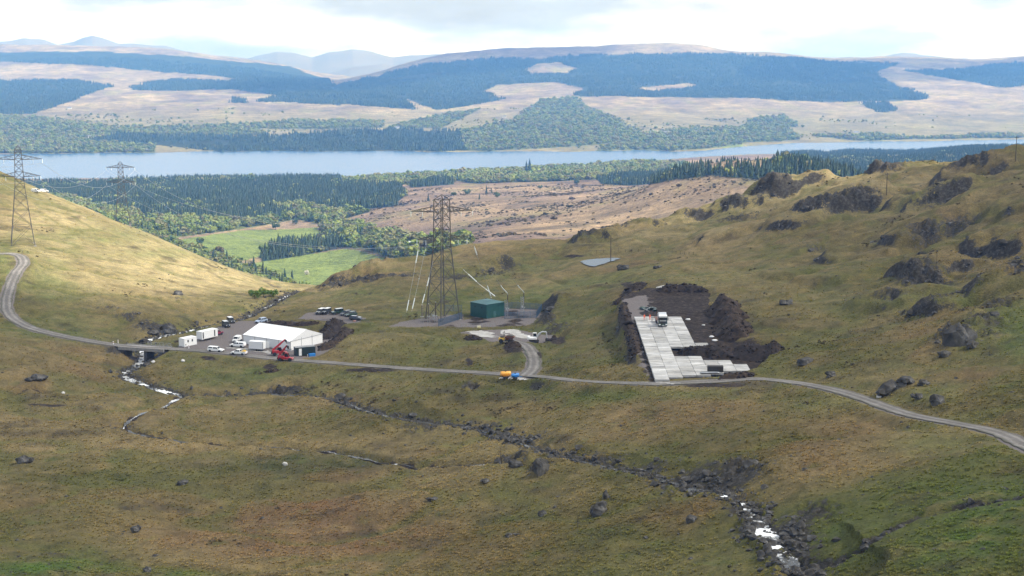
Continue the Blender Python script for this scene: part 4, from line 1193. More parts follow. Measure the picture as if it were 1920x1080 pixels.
tag(ribbon("track_road", dense(TRACK), 1.8, M_ROAD, .0, 15, .07, .18), kind="structure")

def sheet(name, px_poly, zfun, mat_, step=.8, dz=.06, edge=.5):
    """flat ground sheet with an uneven rim, laid dz above the ground"""
    poly = px_poly
    xs, ys = [p[0] for p in poly], [p[1] for p in poly]
    X, Y = np.meshgrid(np.arange(min(xs) - 1, max(xs) + 1, step), np.arange(min(ys) - 1, max(ys) + 1, step))
    sd = poly_sd(X, Y, poly) + fbm(X, Y, 2.5, 3, 55) * edge
    ins = sd < 0
    keep = ins[:-1, :-1] & ins[1:, :-1] & ins[:-1, 1:] & ins[1:, 1:]
    Z = (H(X.ravel(), Y.ravel()).reshape(X.shape) if zfun is None else np.full(X.shape, zfun)) + dz
    o = grid_mesh(name, X, Y, Z, mat_, keep=keep)
    bm = bmesh.new(); bm.from_mesh(o.data)
    bmesh.ops.delete(bm, geom=[v for v in bm.verts if not v.link_faces], context='VERTS')
    bm.to_mesh(o.data); bm.free()
    return tag(o, kind="structure")
sheet("gravel_pavement", [PZ(x, y, APRON_Z) for x, y in [(878, 621), (905, 618.5), (921, 624), (935, 631), (922, 636), (900, 632)]], None, M_PALEGRAV, .5, edge=2.4)
sheet("gravel_pavement", [PZ(x, y, APRON_Z) for x, y in [(930, 620), (960, 617), (978, 618), (988, 624), (1000, 631), (992, 635), (972, 634), (950, 627)]], None, M_PALEGRAV, .5, edge=2.4)
sheet("gravel_pavement", [G(x, y) for x, y in [(922, 706.5), (945, 707.5), (975, 707), (1006, 711), (985, 714.5), (955, 714), (936, 711)]], None, M_PALEGRAV, .6, .14)
sheet("gravel_pavement", [PZ(x, y, YARD_Z) for x, y in [(420, 652), (440, 651), (500, 657), (530, 662), (530, 667), (480, 661)]], None, M_ROADP, .5, edge=2.0)
sheet("gravel_pavement", [PZ(x, y, PIT_Z) for x, y in [(1228, 537), (1290, 537), (1250, 540), (1230, 543)]], None, M_PALEGRAV, dz=.3)
sheet("gravel_pavement", [P(x, y, Y) for x, y, Y in [(1182, 716.5, 334), (1215, 717.5, 330), (1250, 718, 327.5), (1290, 717, 327), (1260, 720, 324.5), (1190, 720, 331)]], None, M_ROADP, dz=.24)

# stream
def stream_mat():
    m, n, l, b = nmat("tumbling_stream_water")
    at = n.new("ShaderNodeAttribute"); at.attribute_name = "tint"
    tc = n.new("ShaderNodeTexCoord")
    t = n.new("ShaderNodeTexNoise"); t.inputs['Scale'].default_value = 1.5; t.inputs['Detail'].default_value = 7; t.inputs['Roughness'].default_value = .75
    l.new(tc.outputs['Object'], t.inputs['Vector'])
    a = n.new("ShaderNodeMath"); a.operation = 'ADD'
    sp = n.new("ShaderNodeSeparateColor"); l.new(at.outputs['Color'], sp.inputs['Color'])
    l.new(t.outputs['Fac'], a.inputs[0]); l.new(sp.outputs['Red'], a.inputs[1])
    r = n.new("ShaderNodeMapRange"); r.inputs[1].default_value = .92; r.inputs[2].default_value = 1.08
    l.new(a.outputs[0], r.inputs[0])
    mx = n.new("ShaderNodeMix"); mx.data_type = 'RGBA'
    mx.inputs[6].default_value = (.035, .034, .030, 1); mx.inputs[7].default_value = (.78, .80, .82, 1)
    l.new(r.outputs[0], mx.inputs[0]); l.new(mx.outputs[2], b.inputs['Base Color'])
    mr = n.new("ShaderNodeMapRange"); mr.inputs[3].default_value = .08; mr.inputs[4].default_value = .8
    l.new(r.outputs[0], mr.inputs[0]); l.new(mr.outputs[0], b.inputs['Roughness'])
    b.inputs['IOR'].default_value = 1.33
    bp = n.new("ShaderNodeBump"); bp.inputs['Strength'].default_value = .35; bp.inputs['Distance'].default_value = .15
    l.new(t.outputs['Fac'], bp.inputs['Height']); l.new(bp.outputs['Normal'], b.inputs['Normal'])
    return m
M_STREAM = stream_mat()
def water_ribbon(name, line, widths, foam):
    l = dense(line, .7)
    px, py = project(l[:, 0], l[:, 1], l[:, 2])
    hw = widths(px, py, l)
    o = ribbon(name, l, hw, M_STREAM, 0, 5, .0, .25)
    o.data.attributes.remove(o.data.attributes["tint"])
    fm = foam(px, py, l)
    a = o.data.attributes.new("tint", 'FLOAT_COLOR', 'POINT')
    c = np.zeros((len(l), 5, 4), np.float32); c[..., 0] = fm[:, None]; c[..., 3] = 1
    a.data.foreach_set("color", c.ravel())
    return tag(o, kind="structure")
def st_w(px, py, l):
    w = 1.0 + .8 * vnoise(np.arange(len(l)) * .12, np.zeros(len(l)), 3)
    w = w + .7 * np.exp(-((px - 345) / 45) ** 2) + 1.0 * np.exp(-((px - 262) / 26) ** 2 - ((py - 690) / 22) ** 2) + .5 * np.exp(-((px - 1450) / 60) ** 2 - ((py - 1010) / 60) ** 2)
    w = w - .6 * ((px > 420) & (px < 1300))
    return np.clip(w, .35, 3)
def st_f(px, py, l):
    f = .22 * vnoise(np.arange(len(l)) * .2, np.zeros(len(l)), 7) + .18
    f = f + .36 * (px > 1340) + .34 * ((px < 560) & (py < 640)) + .28 * ((px < 420) & (py > 640)) - .12 * ((px > 430) & (px < 1300))
    return f
water_ribbon("stream_water", STREAM[:len(STREAM) - 6], st_w, st_f)
bl = dense(BROOK, 1.0)
bl[:, 2] = H(bl[:, 0], bl[:, 1]) + .22
for k in range(3): bl[1:-1, 2] = (bl[:-2, 2] + bl[1:-1, 2] + bl[2:, 2]) / 3
water_ribbon("brook_water", bl, lambda px, py, l: np.clip(.35 + .35 * vnoise(np.arange(len(l)) * .25, np.zeros(len(l)), 9), .12, .9), lambda px, py, l: .30 + .25 * vnoise(np.arange(len(l)) * .3, np.zeros(len(l)), 19))
# lochan behind the compound ridge
M_POND = water_mat("lochan_water_surface", (.03, .035, .035), .06, .05, .3)
sheet("pond_water", POND, POND_Z, M_POND, .7, 0, .6)

# rocks
def rock_vf(rng, n=26, sx=1, sy=.8, sz=.7):
    bm = bmesh.new()
    for _ in range(n):
        d = rng.normal(size=3); d /= np.linalg.norm(d)
        q = .75 + .3 * rng.random()
        bm.verts.new((d[0] * sx * q * .5, d[1] * sy * q * .5, d[2] * sz * q * .5))
    bmesh.ops.convex_hull(bm, input=bm.verts)
    bmesh.ops.delete(bm, geom=[v for v in bm.verts if not v.link_faces], context='VERTS')
    bm.verts.index_update()
    v = [tuple(p.co) for p in bm.verts]
    f = [tuple(p.index for p in q.verts) for q in bm.faces]
    bm.free()
    return v, f
rg = np.random.default_rng(21)
KIT_ROCK = kit("rock_kit", [new_mesh("stone", *rock_vf(rg, 18 + k * 2, 1, .6 + .35 * rg.random(), .45 + .3 * rg.random()), M_ROCK) for k in range(7)])
KIT_CLOD = kit("clod_kit", [new_mesh("clod", *rock_vf(rg, 16, 1, .8, .6), M_PEAT) for k in range(3)] + [new_mesh("clod", *rock_vf(rg, 16, 1, .8, .6), M_PEATB) for k in range(2)])
# stones on crags and along the water courses
NS = 90000
sa = RNG.uniform(-.40, .40, NS); sy_ = np.exp(RNG.uniform(math.log(160), math.log(740), NS)); sx_ = sa * sy_
sm = near_sample(mask, sx_, sy_)[:, 0]
k = (sm > .33) & (RNG.random(NS) < np.clip((sm - .25) * .75, 0, .5)) & (fbm(sx_, sy_, 4.5, 3, 97) > -.08) & (near_sample(mask, sx_, sy_)[:, 2] < .3)
dr, _ = seg_dist(sx_, sy_, ROAD[:, :2]); k &= dr > 3
sz_ = near_sample(ZG, sx_, sy_)
ss = np.clip(.35 + RNG.gamma(1.5, .5, NS), .3, 3.6) * (.7 + sy_ / 700)
scatter("crag_stones", np.c_[sx_, sy_, sz_ + .05][k], ss[k], KIT_ROCK, "broken grey stones on the crags and along the stream bed", "stones")
NB = 5200
tb = RNG.uniform(0, 1, NB); ls = dense(STREAM[:len(STREAM) - 6], .5)
ib = (tb * (len(ls) - 1)).astype(int)
bx0 = ls[ib, 0] + RNG.normal(size=NB) * 2.2; by0 = ls[ib, 1] + RNG.normal(size=NB) * 2.2
pxb, pyb = project(bx0, by0, ls[ib, 2])
clus = fbm(bx0, by0, 14, 3, 99)
dens = .10 + .6 * (pxb > 1330) + .55 * ((pxb > 640) & (pxb < 1330) & (clus > .05)) + .3 * ((pxb < 560) & (pyb < 640))
kb = (RNG.random(NB) < dens) & (np.hypot(*(np.array([bx0, by0]) - np.array([[P(265, 651, 453)[0]], [453]]))) > 4)
bz0 = near_sample(ZG, bx0, by0)
scatter("stream_boulders", np.c_[bx0, by0, bz0 + .12][kb], np.clip(.35 + RNG.gamma(1.5, .42, kb.sum()), .3, 2.4), KIT_ROCK, "wet dark boulders lying in and along the stream", "stones")
k2 = (sm < .3) & (RNG.random(NS) < .008 + .012 * sstep(40, 200, sx_)) & (near_sample(mask, sx_, sy_)[:, 1:].max(1) < .3) & (dr > 3.4)
scatter("loose_stones", np.c_[sx_, sy_, sz_ + .02][k2], .35 + RNG.gamma(1.3, .22, k2.sum()), KIT_ROCK, "small loose stones dotted over the grass", "stones")

def big_rock(px, py, w, label, seed, asp=(1, .75, .6), mats=None, name="boulder", blocks=4, rz=0.0):
    p = G(px, py)
    rng = np.random.default_rng(seed)
    bm = bmesh.new()
    for b in range(blocks):
        s = 1.0 if b == 0 else .35 + .4 * rng.random()
        off = Vector((0, 0, 0)) if b == 0 else Vector((rng.uniform(-.42, .42) * asp[0], rng.uniform(-.4, .4) * asp[1], rng.uniform(-.2, .25) * asp[2]))
        v, f = rock_vf(rng, 30, asp[0] * s, asp[1] * s, asp[2] * s)
        vs = [bm.verts.new(Vector(q) + off) for q in v]
        for t in f: bm.faces.new([vs[i] for i in t])
    bmesh.ops.subdivide_edges(bm, edges=bm.edges[:], cuts=2, use_grid_fill=True)
    for q in bm.verts:
        c = q.co * 4
        d = float(fbm(np.array([c.x + seed]), np.array([c.y + c.z * .7]), 1.0, 3, seed)[0])
        q.co += q.co.normalized() * d * .055
    me = bpy.data.meshes.new(name); bm.to_mesh(me); bm.free()
    me.materials.append(mats or M_ROCK)
    o = link(bpy.data.objects.new(name, me))
    w *= 1.2
    o.location = (p[0], p[1], p[2] + w * asp[2] * .24)
    o.scale = (w, w, w * 1.1)
    o.rotation_euler = (0, 0, rz)
    return tag(o, label, "boulder", "boulders on the hillsides")
BOULDERS = [
    (42, 868, 2.8, "dark boulder with a pale foot on the tan grass at the left edge", (1, .8, .65)),
    (342, 908, 2.4, "low dark split boulder alone in the green foreground grass", (1, .6, .45)),
    (253, 997, 1.7, "pale pointed boulder in the left foreground below the split boulder", (1, .8, .9)),
    (277, 1071, 1.3, "small grey boulder beside the bright green patch at the bottom left", (1, .8, .7)),
    (72, 712, 4.6, "long dark boulder on the slope left of the stream below the bridge", (1, .6, .45)),
    (1123, 963, 3.2, "large cracked grey boulder tilted on the open grass in the central foreground", (1, .7, .75)),
    (1018, 967, 1.5, "dark small boulder left of the cracked grey boulder", (1, .8, .8)),
    (955, 1004, 1.5, "pale flat stone in the grass below the dark small boulder", (1, .7, .4)),
    (1296, 978, 1.7, "grey cone shaped boulder on the grass below the wide rock slabs", (1, .85, .8)),
    (1136, 934, 1.6, "upright grey boulder just below the rocky stream bed", (.8, .7, 1.0)),
    (1014, 886, 3.2, "tall dark mossy boulder pair between the two streams", (1, .8, .95)),
    (966, 876, 2.6, "dark boulder with a pale front at the end of the brook", (1, .8, .7)),
    (1508, 682, 4.4, "wide dark boulder in the grass just above the road, right of the peat heap", (1, .6, .45)),
    (1557, 706, 2.4, "small dark boulder beside the road, right of the wide dark boulder", (1, .8, .6)),
    (1668, 734, 5.0, "largest of the rounded dark boulders above the road bend on the right", (1, .65, .5)),
    (1700, 719, 3.2, "rounded dark boulder uphill of the largest one above the road bend", (1, .7, .6)),
    (1730, 722, 2.2, "rightmost small boulder of the cluster above the road bend", (1, .8, .7)),
    (1757, 758, 2.8, "dark boulder next to the road on the right, below the boulder cluster", (1, .8, .75)),
    (1722, 748, 1.8, "small dark boulder between the cluster and the road on the right", (1, .8, .8)),
    (1790, 645, 6.0, "tall dark crag block with a knob standing on the right hillside", (1, .7, .85)),
    (1822, 650, 4.0, "low dark rock running right from the tall crag block", (1, .5, .45)),
    (1770, 668, 3.2, "dark rock downhill of the tall crag block", (1, .7, .45)),
    (316, 624, 5.2, "big square dark rock behind the bridge at the foot of the knoll", (1, .8, .75)),
    (288, 626, 4.0, "sloping dark rock slab left of the big square rock behind the bridge", (1, .7, .45)),
    (334, 553, 3.4, "dark round boulder on the slope above the white cabins", (1, .8, .7)),
    (275, 686, 2.2, "dark boulder on the right bank of the stream below the bridge", (1, .6, .6)),
    (1172, 505, 4.2, "dark leaning boulder below the small lochan", (1, .6, .5)),
    (1232, 503, 3.2, "pair of dark boulders on the grass right of the leaning boulder", (1, .5, .4)),
    (1470, 570, 3.0, "dark boulder in the grass right of the peat bank", (1, .7, .5)),
    (910, 904, 1.6, "low grey stone on the bank below the brook's end", (1, .7, .5)),
    (812, 937, 1.9, "flat dark stone on the side of the low grass mound in the foreground", (1, .6, .35))]
for i, (x, y, w, lab, asp) in enumerate(BOULDERS):
    big_rock(x, y, w, lab, 100 + i, asp, rz=(i * 1.7) % 3.1 * .25)
for i, (x, y, w, lab) in enumerate([(287, 680, 1.2, "round white stone on the right bank of the stream below the bridge"), (343, 678, 1.3, "white stone on the green bank below the cabins"), (118, 738, 1.1, "white stone by the dark ditch at the left"), (535, 872, 1.3, "white stone on the dark green swale in the foreground"), (1648, 746, 1.2, "small pale stone between the road and the boulder cluster")]):
    big_rock(x, y, w, lab, 300 + i, (1, .8, .7), M_ROCKP, blocks=1)

# spoil heaps of dug peat
def heap(path, label, mat_, seed, clods=60, name="peat_heap"):
    """path: (x, y, half width, height) world points along the crest"""
    l = catmull(path, 10)
    l = dense(l, .6)
    tn = np.gradient(l[:, :2], axis=0); tn /= np.linalg.norm(tn, axis=1)[:, None]
    nr = np.c_[-tn[:, 1], tn[:, 0]]
    u = np.linspace(-1, 1, 21)
    endf = np.minimum(1, np.minimum(np.arange(len(l)), np.arange(len(l))[::-1]) / 5.0) ** .6
    hw = l[:, 2] * (.55 + .45 * endf) * (1 + .25 * vnoise(np.arange(len(l)) * .22, np.zeros(len(l)), seed))
    X = l[:, 0:1] + nr[:, 0:1] * hw[:, None] * u
    Y = l[:, 1:2] + nr[:, 1:2] * hw[:, None] * u
    prof = np.clip(1 - np.abs(u) ** 1.7, 0, 1)
    n1 = fbm(X, Y, 2.6, 4, seed, .6)
    Z = H(X.ravel(), Y.ravel()).reshape(X.shape)
    base = Z.copy()
    Z = Z - .25 + (l[:, 3] * endf)[:, None] * prof * (1 + .55 * n1) + .5 * prof * np.abs(fbm(X, Y, 1.1, 3, seed + 5)) + .2 * prof
    o = grid_mesh(name, X, Y, Z, mat_, smooth=False)
    tag(o, label, "spoil heap", "heaps of dug peat")
    rng = np.random.default_rng(seed)
    ii, jj = rng.integers(0, X.shape[0], clods), rng.integers(1, 20, clods)
    q = scatter("clods", np.c_[X[ii, jj], Y[ii, jj], Z[ii, jj]], .35 + rng.gamma(1.6, .3, clods), KIT_CLOD, None, None)
    q.parent = o
    return o
def hp(lst, z):
    return [(*PZ(x, y, z)[:2], w, hh) for x, y, w, hh in lst]
heap(hp([(1167, 572, 2.2, .4), (1170, 590, 1.8, .5), (1182, 620, 2.2, .6), (1190, 645, 2.4, .7), (1193, 668, 1.9, .5)], -77), "brown ridge of dug turf along the left side of the slab pad", M_PEATB, 41, 160)
heap(hp([(1348, 572, 4, 2.6), (1362, 590, 5, 3.2), (1372, 612, 5, 3.0), (1380, 635, 5, 2.6)], -75), "tall dark peat bank along the right side of the pit", M_PEATB, 43, 200)
heap(hp([(1372, 650, 4, 2.0), (1405, 655, 5.5, 3.0), (1440, 658, 5, 2.8), (1468, 658, 3.5, 1.6)], -74.5), "black peat heap running right from the pit towards the hillside", M_PEAT, 45, 180)
heap(hp([(1272, 660, 2.8, 1.4), (1305, 660, 3.8, 2.2), (1340, 662, 4.6, 2.6), (1385, 668, 5, 2.4)], -75.8), "black peat heap in the notch of the slab pad", M_PEAT, 47, 160)
heap(hp([(1235, 549, 3, 1.8), (1265, 547, 4, 2.0), (1300, 547, 4, 1.8), (1326, 550, 3, 1.5)], -76.4), "black peat face closing the far end of the pit", M_PEAT, 49, 120)
heap(hp([(1180, 537, 3, 1.3), (1196, 531, 3.2, 1.9), (1208, 534, 2.5, 1.0)], -77), "small dark peat mound behind the far left corner of the pit", M_PEAT, 51, 40)
heap(hp([(1150, 551, 3, .9), (1168, 549, 3, 1.3), (1182, 552, 2.5, .8)], -77.5), "ragged brown turf pile left of the pit's far end", M_PEATB, 53, 50)
heap(hp([(604, 634, 3, 1.6), (618, 622, 4, 2.6), (634, 614, 4, 2.2), (655, 612, 3, 1.0)], -92.5), "dark peat bank behind the right end of the marquee", M_PEAT, 55, 120)
heap(hp([(600, 652, 2.4, .8), (616, 644, 3, 1.4), (636, 634, 3, 1.4), (660, 622, 2.5, .9)], -92), "brown earth bank sloping up from the dark container", M_PEATB, 57, 90)
heap(hp([(500, 604, 2.2, .8), (535, 606, 2.6, 1.3), (570, 609, 2.6, 1.2), (600, 610, 2.2, .7)], -92.6), "low earth bank between the marquee and the car park", M_PEATB, 59, 60)
heap(hp([(874, 628, 1.6, .7), (888, 632, 2, 1.0), (902, 636, 1.8, .8)], -88), "low row of dug earth left of the pale gravel apron", M_PEATB, 61, 40)
heap(hp([(948, 648, 2, .8), (962, 652, 2.6, 1.2), (976, 656, 2, .7)], -87.6), "earth tip in front of the dumper", M_PEATB, 63, 40)
heap(hp([(1024, 634, 2.2, 1.1), (1040, 634, 3.2, 1.8), (1052, 636, 2.2, .9)], -87), "dark earth heap beside the excavator bucket", M_PEAT, 65, 60)
heap(hp([(496, 690, 1.6, .6), (510, 689, 2.2, .9), (526, 686, 1.6, .5)], -92.2), "small brown earth pile below the red telehandlers", M_PEATB, 67, 30)
heap(hp([(1348, 706, 1.5, .6), (1365, 703, 2.0, .9), (1400, 702, 2.2, 1.0), (1420, 701, 1.4, .5)], -74.6), "rubble bank under the right end of the lower slabs", M_PEATB, 69, 50)
# ================================================================ SITE OBJECTS
M_WHITE = mat("white_paint", (.74, .75, .76), .35, var=.06, scale=1.5, coat=.3)
M_PVC = mat("white_marquee_cloth", (.80, .81, .82), .55, var=.05, scale=.6)
M_PVCG = mat("pale_marquee_wall_cloth", (.70, .71, .73), .6, var=.08, scale=.8)
M_GLASS = mat("dark_vehicle_glass", (.015, .018, .022), .08, var=.2)
M_TYRE = mat("black_tyre_rubber", (.018, .018, .019), .85, var=.3, scale=6)
M_RIM = mat("grey_alloy_rim", (.32, .33, .34), .4, .7, var=.15)
M_BLACK = mat("black_plastic_trim", (.022, .022, .024), .6, var=.25)
M_STEEL = mat("galvanised_steel", (.36, .38, .40), .5, .6, var=.2, scale=3)
M_DKSTEEL = mat("weathered_lattice_steel", (.06, .055, .052), .7, .35, var=.3, scale=2)
M_PYLON = mat("dull_pylon_steel", (.085, .080, .076), .65, .3, var=.3, scale=1)
M_LAMP = mat("clear_lamp_lens", (.75, .76, .78), .1, var=.05)
M_RLAMP = mat("red_lamp_lens", (.35, .015, .012), .2, var=.1)
M_RED = mat("red_machine_paint", (.36, .022, .030), .4, var=.15, scale=3, coat=.2)
M_MAROON = mat("maroon_paint", (.20, .022, .05), .35, var=.12, coat=.4)
M_NAVY = mat("dark_navy_paint", (.018, .024, .036), .25, var=.15, coat=.6)
M_DKGREEN = mat("dark_green_paint", (.018, .045, .035), .3, var=.15, coat=.5)
M_DKGREY = mat("dark_grey_paint", (.035, .04, .045), .3, var=.15, coat=.5)
M_SILVB = mat("pale_blue_silver_paint", (.38, .47, .62), .3, .3, var=.08, coat=.5)
M_SILVER = mat("silver_paint", (.55, .57, .60), .3, .4, var=.08, coat=.4)
M_YELLOW = mat("yellow_machine_paint", (.62, .40, .05), .45, var=.15, scale=3)
M_RUST = mat("rusty_brown_steel", (.15, .07, .05), .8, .1, var=.35, scale=3, bump=.2)
M_ORANGE = mat("orange_tank_paint", (.80, .38, .05), .4, var=.12, scale=2)
M_BLUE = mat("blue_tank_paint", (.03, .20, .55), .4, var=.15, scale=2)
M_GRNCLAD = mat("dark_teal_green_cladding", (.016, .070, .066), .5, var=.18, scale=.7)
M_GRNROOF = mat("teal_green_roof", (.040, .11, .115), .5, var=.12, scale=.5)
M_CONT = mat("black_green_container_steel", (.014, .028, .028), .55, var=.25, scale=1.5)
M_FENCE = mat("blue_grey_fence_steel", (.10, .16, .24), .55, .3, var=.2)
M_PORC = mat("white_glass_insulator", (.72, .78, .80), .2, var=.06)
M_PORCD = mat("dark_brown_insulator", (.035, .018, .016), .3, var=.2)
M_WOOD = mat("tarred_pole_wood", (.055, .042, .034), .9, var=.35, scale=4, bump=.3)
M_CABLE = mat("aluminium_conductor", (.45, .47, .5), .4, .8, var=.1)
M_STONE = soil_mat("bridge_masonry", [(.3, (.05, .048, .045)), (.55, (.11, .105, .10)), (.75, (.2, .195, .185))], 1.6)
M_CONC = soil_mat("bridge_deck_concrete", [(.3, (.20, .19, .18)), (.6, (.29, .28, .265)), (.8, (.36, .35, .33))], 1.2, bump=.3)

# ---------------------------------------------------------------- slab pad: each concrete slab a piece of its own
def slab_mat(k):
    base = [(.36, .355, .345), (.42, .415, .405), (.46, .455, .445), (.32, .315, .30), (.39, .38, .362), (.52, .515, .505), (.44, .432, .415)][k]
    m, n, l, b = nmat("trackway_slab_concrete")
    tc = n.new("ShaderNodeTexCoord")
    oi = n.new("ShaderNodeObjectInfo")
    ad = n.new("ShaderNodeVectorMath"); ad.operation = 'ADD'
    l.new(tc.outputs['Object'], ad.inputs[0]); l.new(oi.outputs['Location'], ad.inputs[1])
    mp = n.new("ShaderNodeMapping"); mp.inputs['Scale'].default_value = (.35, 1.6, 1)
    l.new(ad.outputs[0], mp.inputs['Vector'])
    t = n.new("ShaderNodeTexNoise"); t.inputs['Scale'].default_value = .9; t.inputs['Detail'].default_value = 7; t.inputs['Roughness'].default_value = .65
    l.new(mp.outputs['Vector'], t.inputs['Vector'])
    r = n.new("ShaderNodeValToRGB")
    r.color_ramp.elements[0].position = .32; r.color_ramp.elements[0].color = (*[c * .42 for c in base], 1)
    r.color_ramp.elements[1].position = .60; r.color_ramp.elements[1].color = (*[min(1, c * 1.1) for c in base], 1)
    l.new(t.outputs['Fac'], r.inputs['Fac']); l.new(r.outputs['Color'], b.inputs['Base Color'])
    b.inputs['Roughness'].default_value = .8
    return m
SLABM = [slab_mat(k) for k in range(7)]
PADZ = PIT_Z + .9
pad = thing("slab_pad", "pale grey pad of concrete slabs laid in an L shape beside the peat pit", "slab pad", (34.0, 328.0, PADZ))
slab_me = []
for k in range(7):
    mb = MB().box(.02, 3.36, .02, 2.36, -.55, 0)
    me = mb.build("slab_tmp", SLABM[k], None, .03)
    slab_me.append(me.data); bpy.data.objects.remove(me)
prng = random.Random(4)
def xl(y): return 33.5 + (y - 329) * .024            # left edge of the pad
nrow = 34
for r in range(nrow):
    y = 329.0 + r * 2.4
    if y < 338: xr = 37.0 if y < 331 else 41.5 if y < 333.6 else 45.5 if y < 336 else 49.5
    elif y < 344: xr = 56.5
    elif y < 348.5: xr = 53.5
    elif y < 353.5: xr = 45.5
    elif y < 366: xr = 40.6
    elif y < 371: xr = 51.8
    else: xr = 48.6
    x = xl(y)
    while x < xr - 1.2:
        o = link(bpy.data.objects.new("slab", slab_me[prng.randrange(7)]), pad)
        o.location = (x - 34.0 + prng.uniform(-.03, .03), y - 328.0 + prng.uniform(-.03, .03), prng.uniform(-.03, .03))
        o.rotation_euler = (prng.uniform(-.006, .006), prng.uniform(-.006, .006), prng.uniform(-.006, .006))
        x += 3.4

# ---------------------------------------------------------------- vehicles
def make_wheel(parent, x, y, r, w, rim=M_RIM, name="wheel"):
    key = ("wheel", round(r, 2), round(w, 2))
    if key not in WHEELS:
        WHEELS[key] = None
    t = MB().lathe([(r * .55, -w / 2), (r * .93, -w / 2), (r, -w * .36), (r, w * .36), (r * .93, w / 2), (r * .55, w / 2)], 18, 'y').build(name, M_TYRE, parent)
    t.location = (x, y, r)
    s = 1 if y > 0 else -1
    MB().lathe([(r * .56, -w * .42), (r * .56, w * .42), (r * .2, w * .47)] if s > 0 else [(r * .2, -w * .47), (r * .56, -w * .42), (r * .56, w * .42)], 14, 'y').build("rim", rim, t)
    return t
WHEELS = {}
def ring_body(mb, secs):
    """closed hull through cross-sections (x, zbottom, ztop, half width)"""
    rings = []
    for x, zb, zt, w in secs:
        zm = zb + (zt - zb) * .55
        rings.append([(x, -w * .93, zb), (x, -w, zb + .12), (x, -w, zm), (x, -w * .93, zt), (x, w * .93, zt), (x, w, zm), (x, w, zb + .12), (x, w * .93, zb)])
    v = [p for r in rings for p in r]
    f = [tuple(range(8))[::-1], tuple((len(rings) - 1) * 8 + k for k in range(8))]
    for i in range(len(rings) - 1):
        for k in range(8):
            f.append((i * 8 + k, i * 8 + (k + 1) % 8, (i + 1) * 8 + (k + 1) % 8, (i + 1) * 8 + k))
    mb.add(v, f)
    return mb
def cabin(mb, xb0, xb1, xt0, xt1, wb, wt, z0, z1):
    c = [(xb0, -wb, z0), (xb1, -wb, z0), (xb1, wb, z0), (xb0, wb, z0), (xt0, -wt, z1), (xt1, -wt, z1), (xt1, wt, z1), (xt0, wt, z1)]
    mb.hexa(c)
    return dict(front=[c[1], c[2], c[6], c[5]], rear=[c[3], c[0], c[4], c[7]], right=[c[0], c[1], c[5], c[4]], left=[c[2], c[3], c[7], c[6]], top=[c[4], c[5], c[6], c[7]])
STYLES = {  # lower body sections rear to front, cabin, wheel x positions, wheel radius
    'pickup': dict(secs=[(-2.62, .55, 1.08, .90), (-2.5, .42, 1.12, .92), (-.6, .40, 1.12, .93), (.95, .40, 1.12, .93), (1.3, .40, 1.10, .92), (2.2, .42, 1.00, .88), (2.55, .48, .88, .82), (2.65, .55, .78, .72)], cab=(-.75, 1.25, -.55, .62, .86, .70, 1.10, 1.78), side=[(.06, .47), (.53, .93)], wx=(-1.62, 1.62), r=.38),
    '4x4': dict(secs=[(-2.25, .60, 1.15, .86), (-2.15, .48, 1.18, .88), (.7, .46, 1.18, .88), (.9, .46, 1.16, .88), (1.95, .48, 1.12, .84), (2.15, .52, 1.08, .80), (2.2, .58, .98, .76)], cab=(-2.18, .88, -2.12, .66, .86, .80, 1.16, 1.98), side=[(.04, .32), (.37, .63), (.69, .95)], wx=(-1.3, 1.35), r=.40),
    'suv': dict(secs=[(-2.3, .58, 1.02, .86), (-2.15, .42, 1.08, .92), (.8, .40, 1.06, .93), (1.2, .40, 1.03, .92), (2.0, .42, .94, .87), (2.3, .48, .82, .78), (2.38, .55, .74, .70)], cab=(-2.15, 1.15, -1.75, .35, .86, .68, 1.04, 1.72), side=[(.05, .30), (.35, .62), (.67, .93)], wx=(-1.38, 1.42), r=.36),
    'estate': dict(secs=[(-2.3, .50, .92, .84), (-2.15, .34, .96, .88), (.75, .32, .94, .90), (1.15, .32, .90, .89), (2.0, .34, .80, .84), (2.3, .40, .68, .75), (2.36, .46, .62, .68)], cab=(-2.1, 1.1, -1.55, .25, .82, .62, .92, 1.46), side=[(.06, .30), (.35, .62), (.67, .93)], wx=(-1.35, 1.4), r=.32),
    'van': dict(secs=[(-2.2, .50, 1.15, .90), (-2.12, .36, 1.18, .92), (1.0, .34, 1.16, .93), (1.4, .36, 1.10, .91), (2.1, .40, .98, .85), (2.25, .50, .80, .76)], cab=(-2.14, 1.5, -2.05, .75, .90, .80, 1.14, 1.92), side=[(.68, .94)], wx=(-1.35, 1.4), r=.34)}
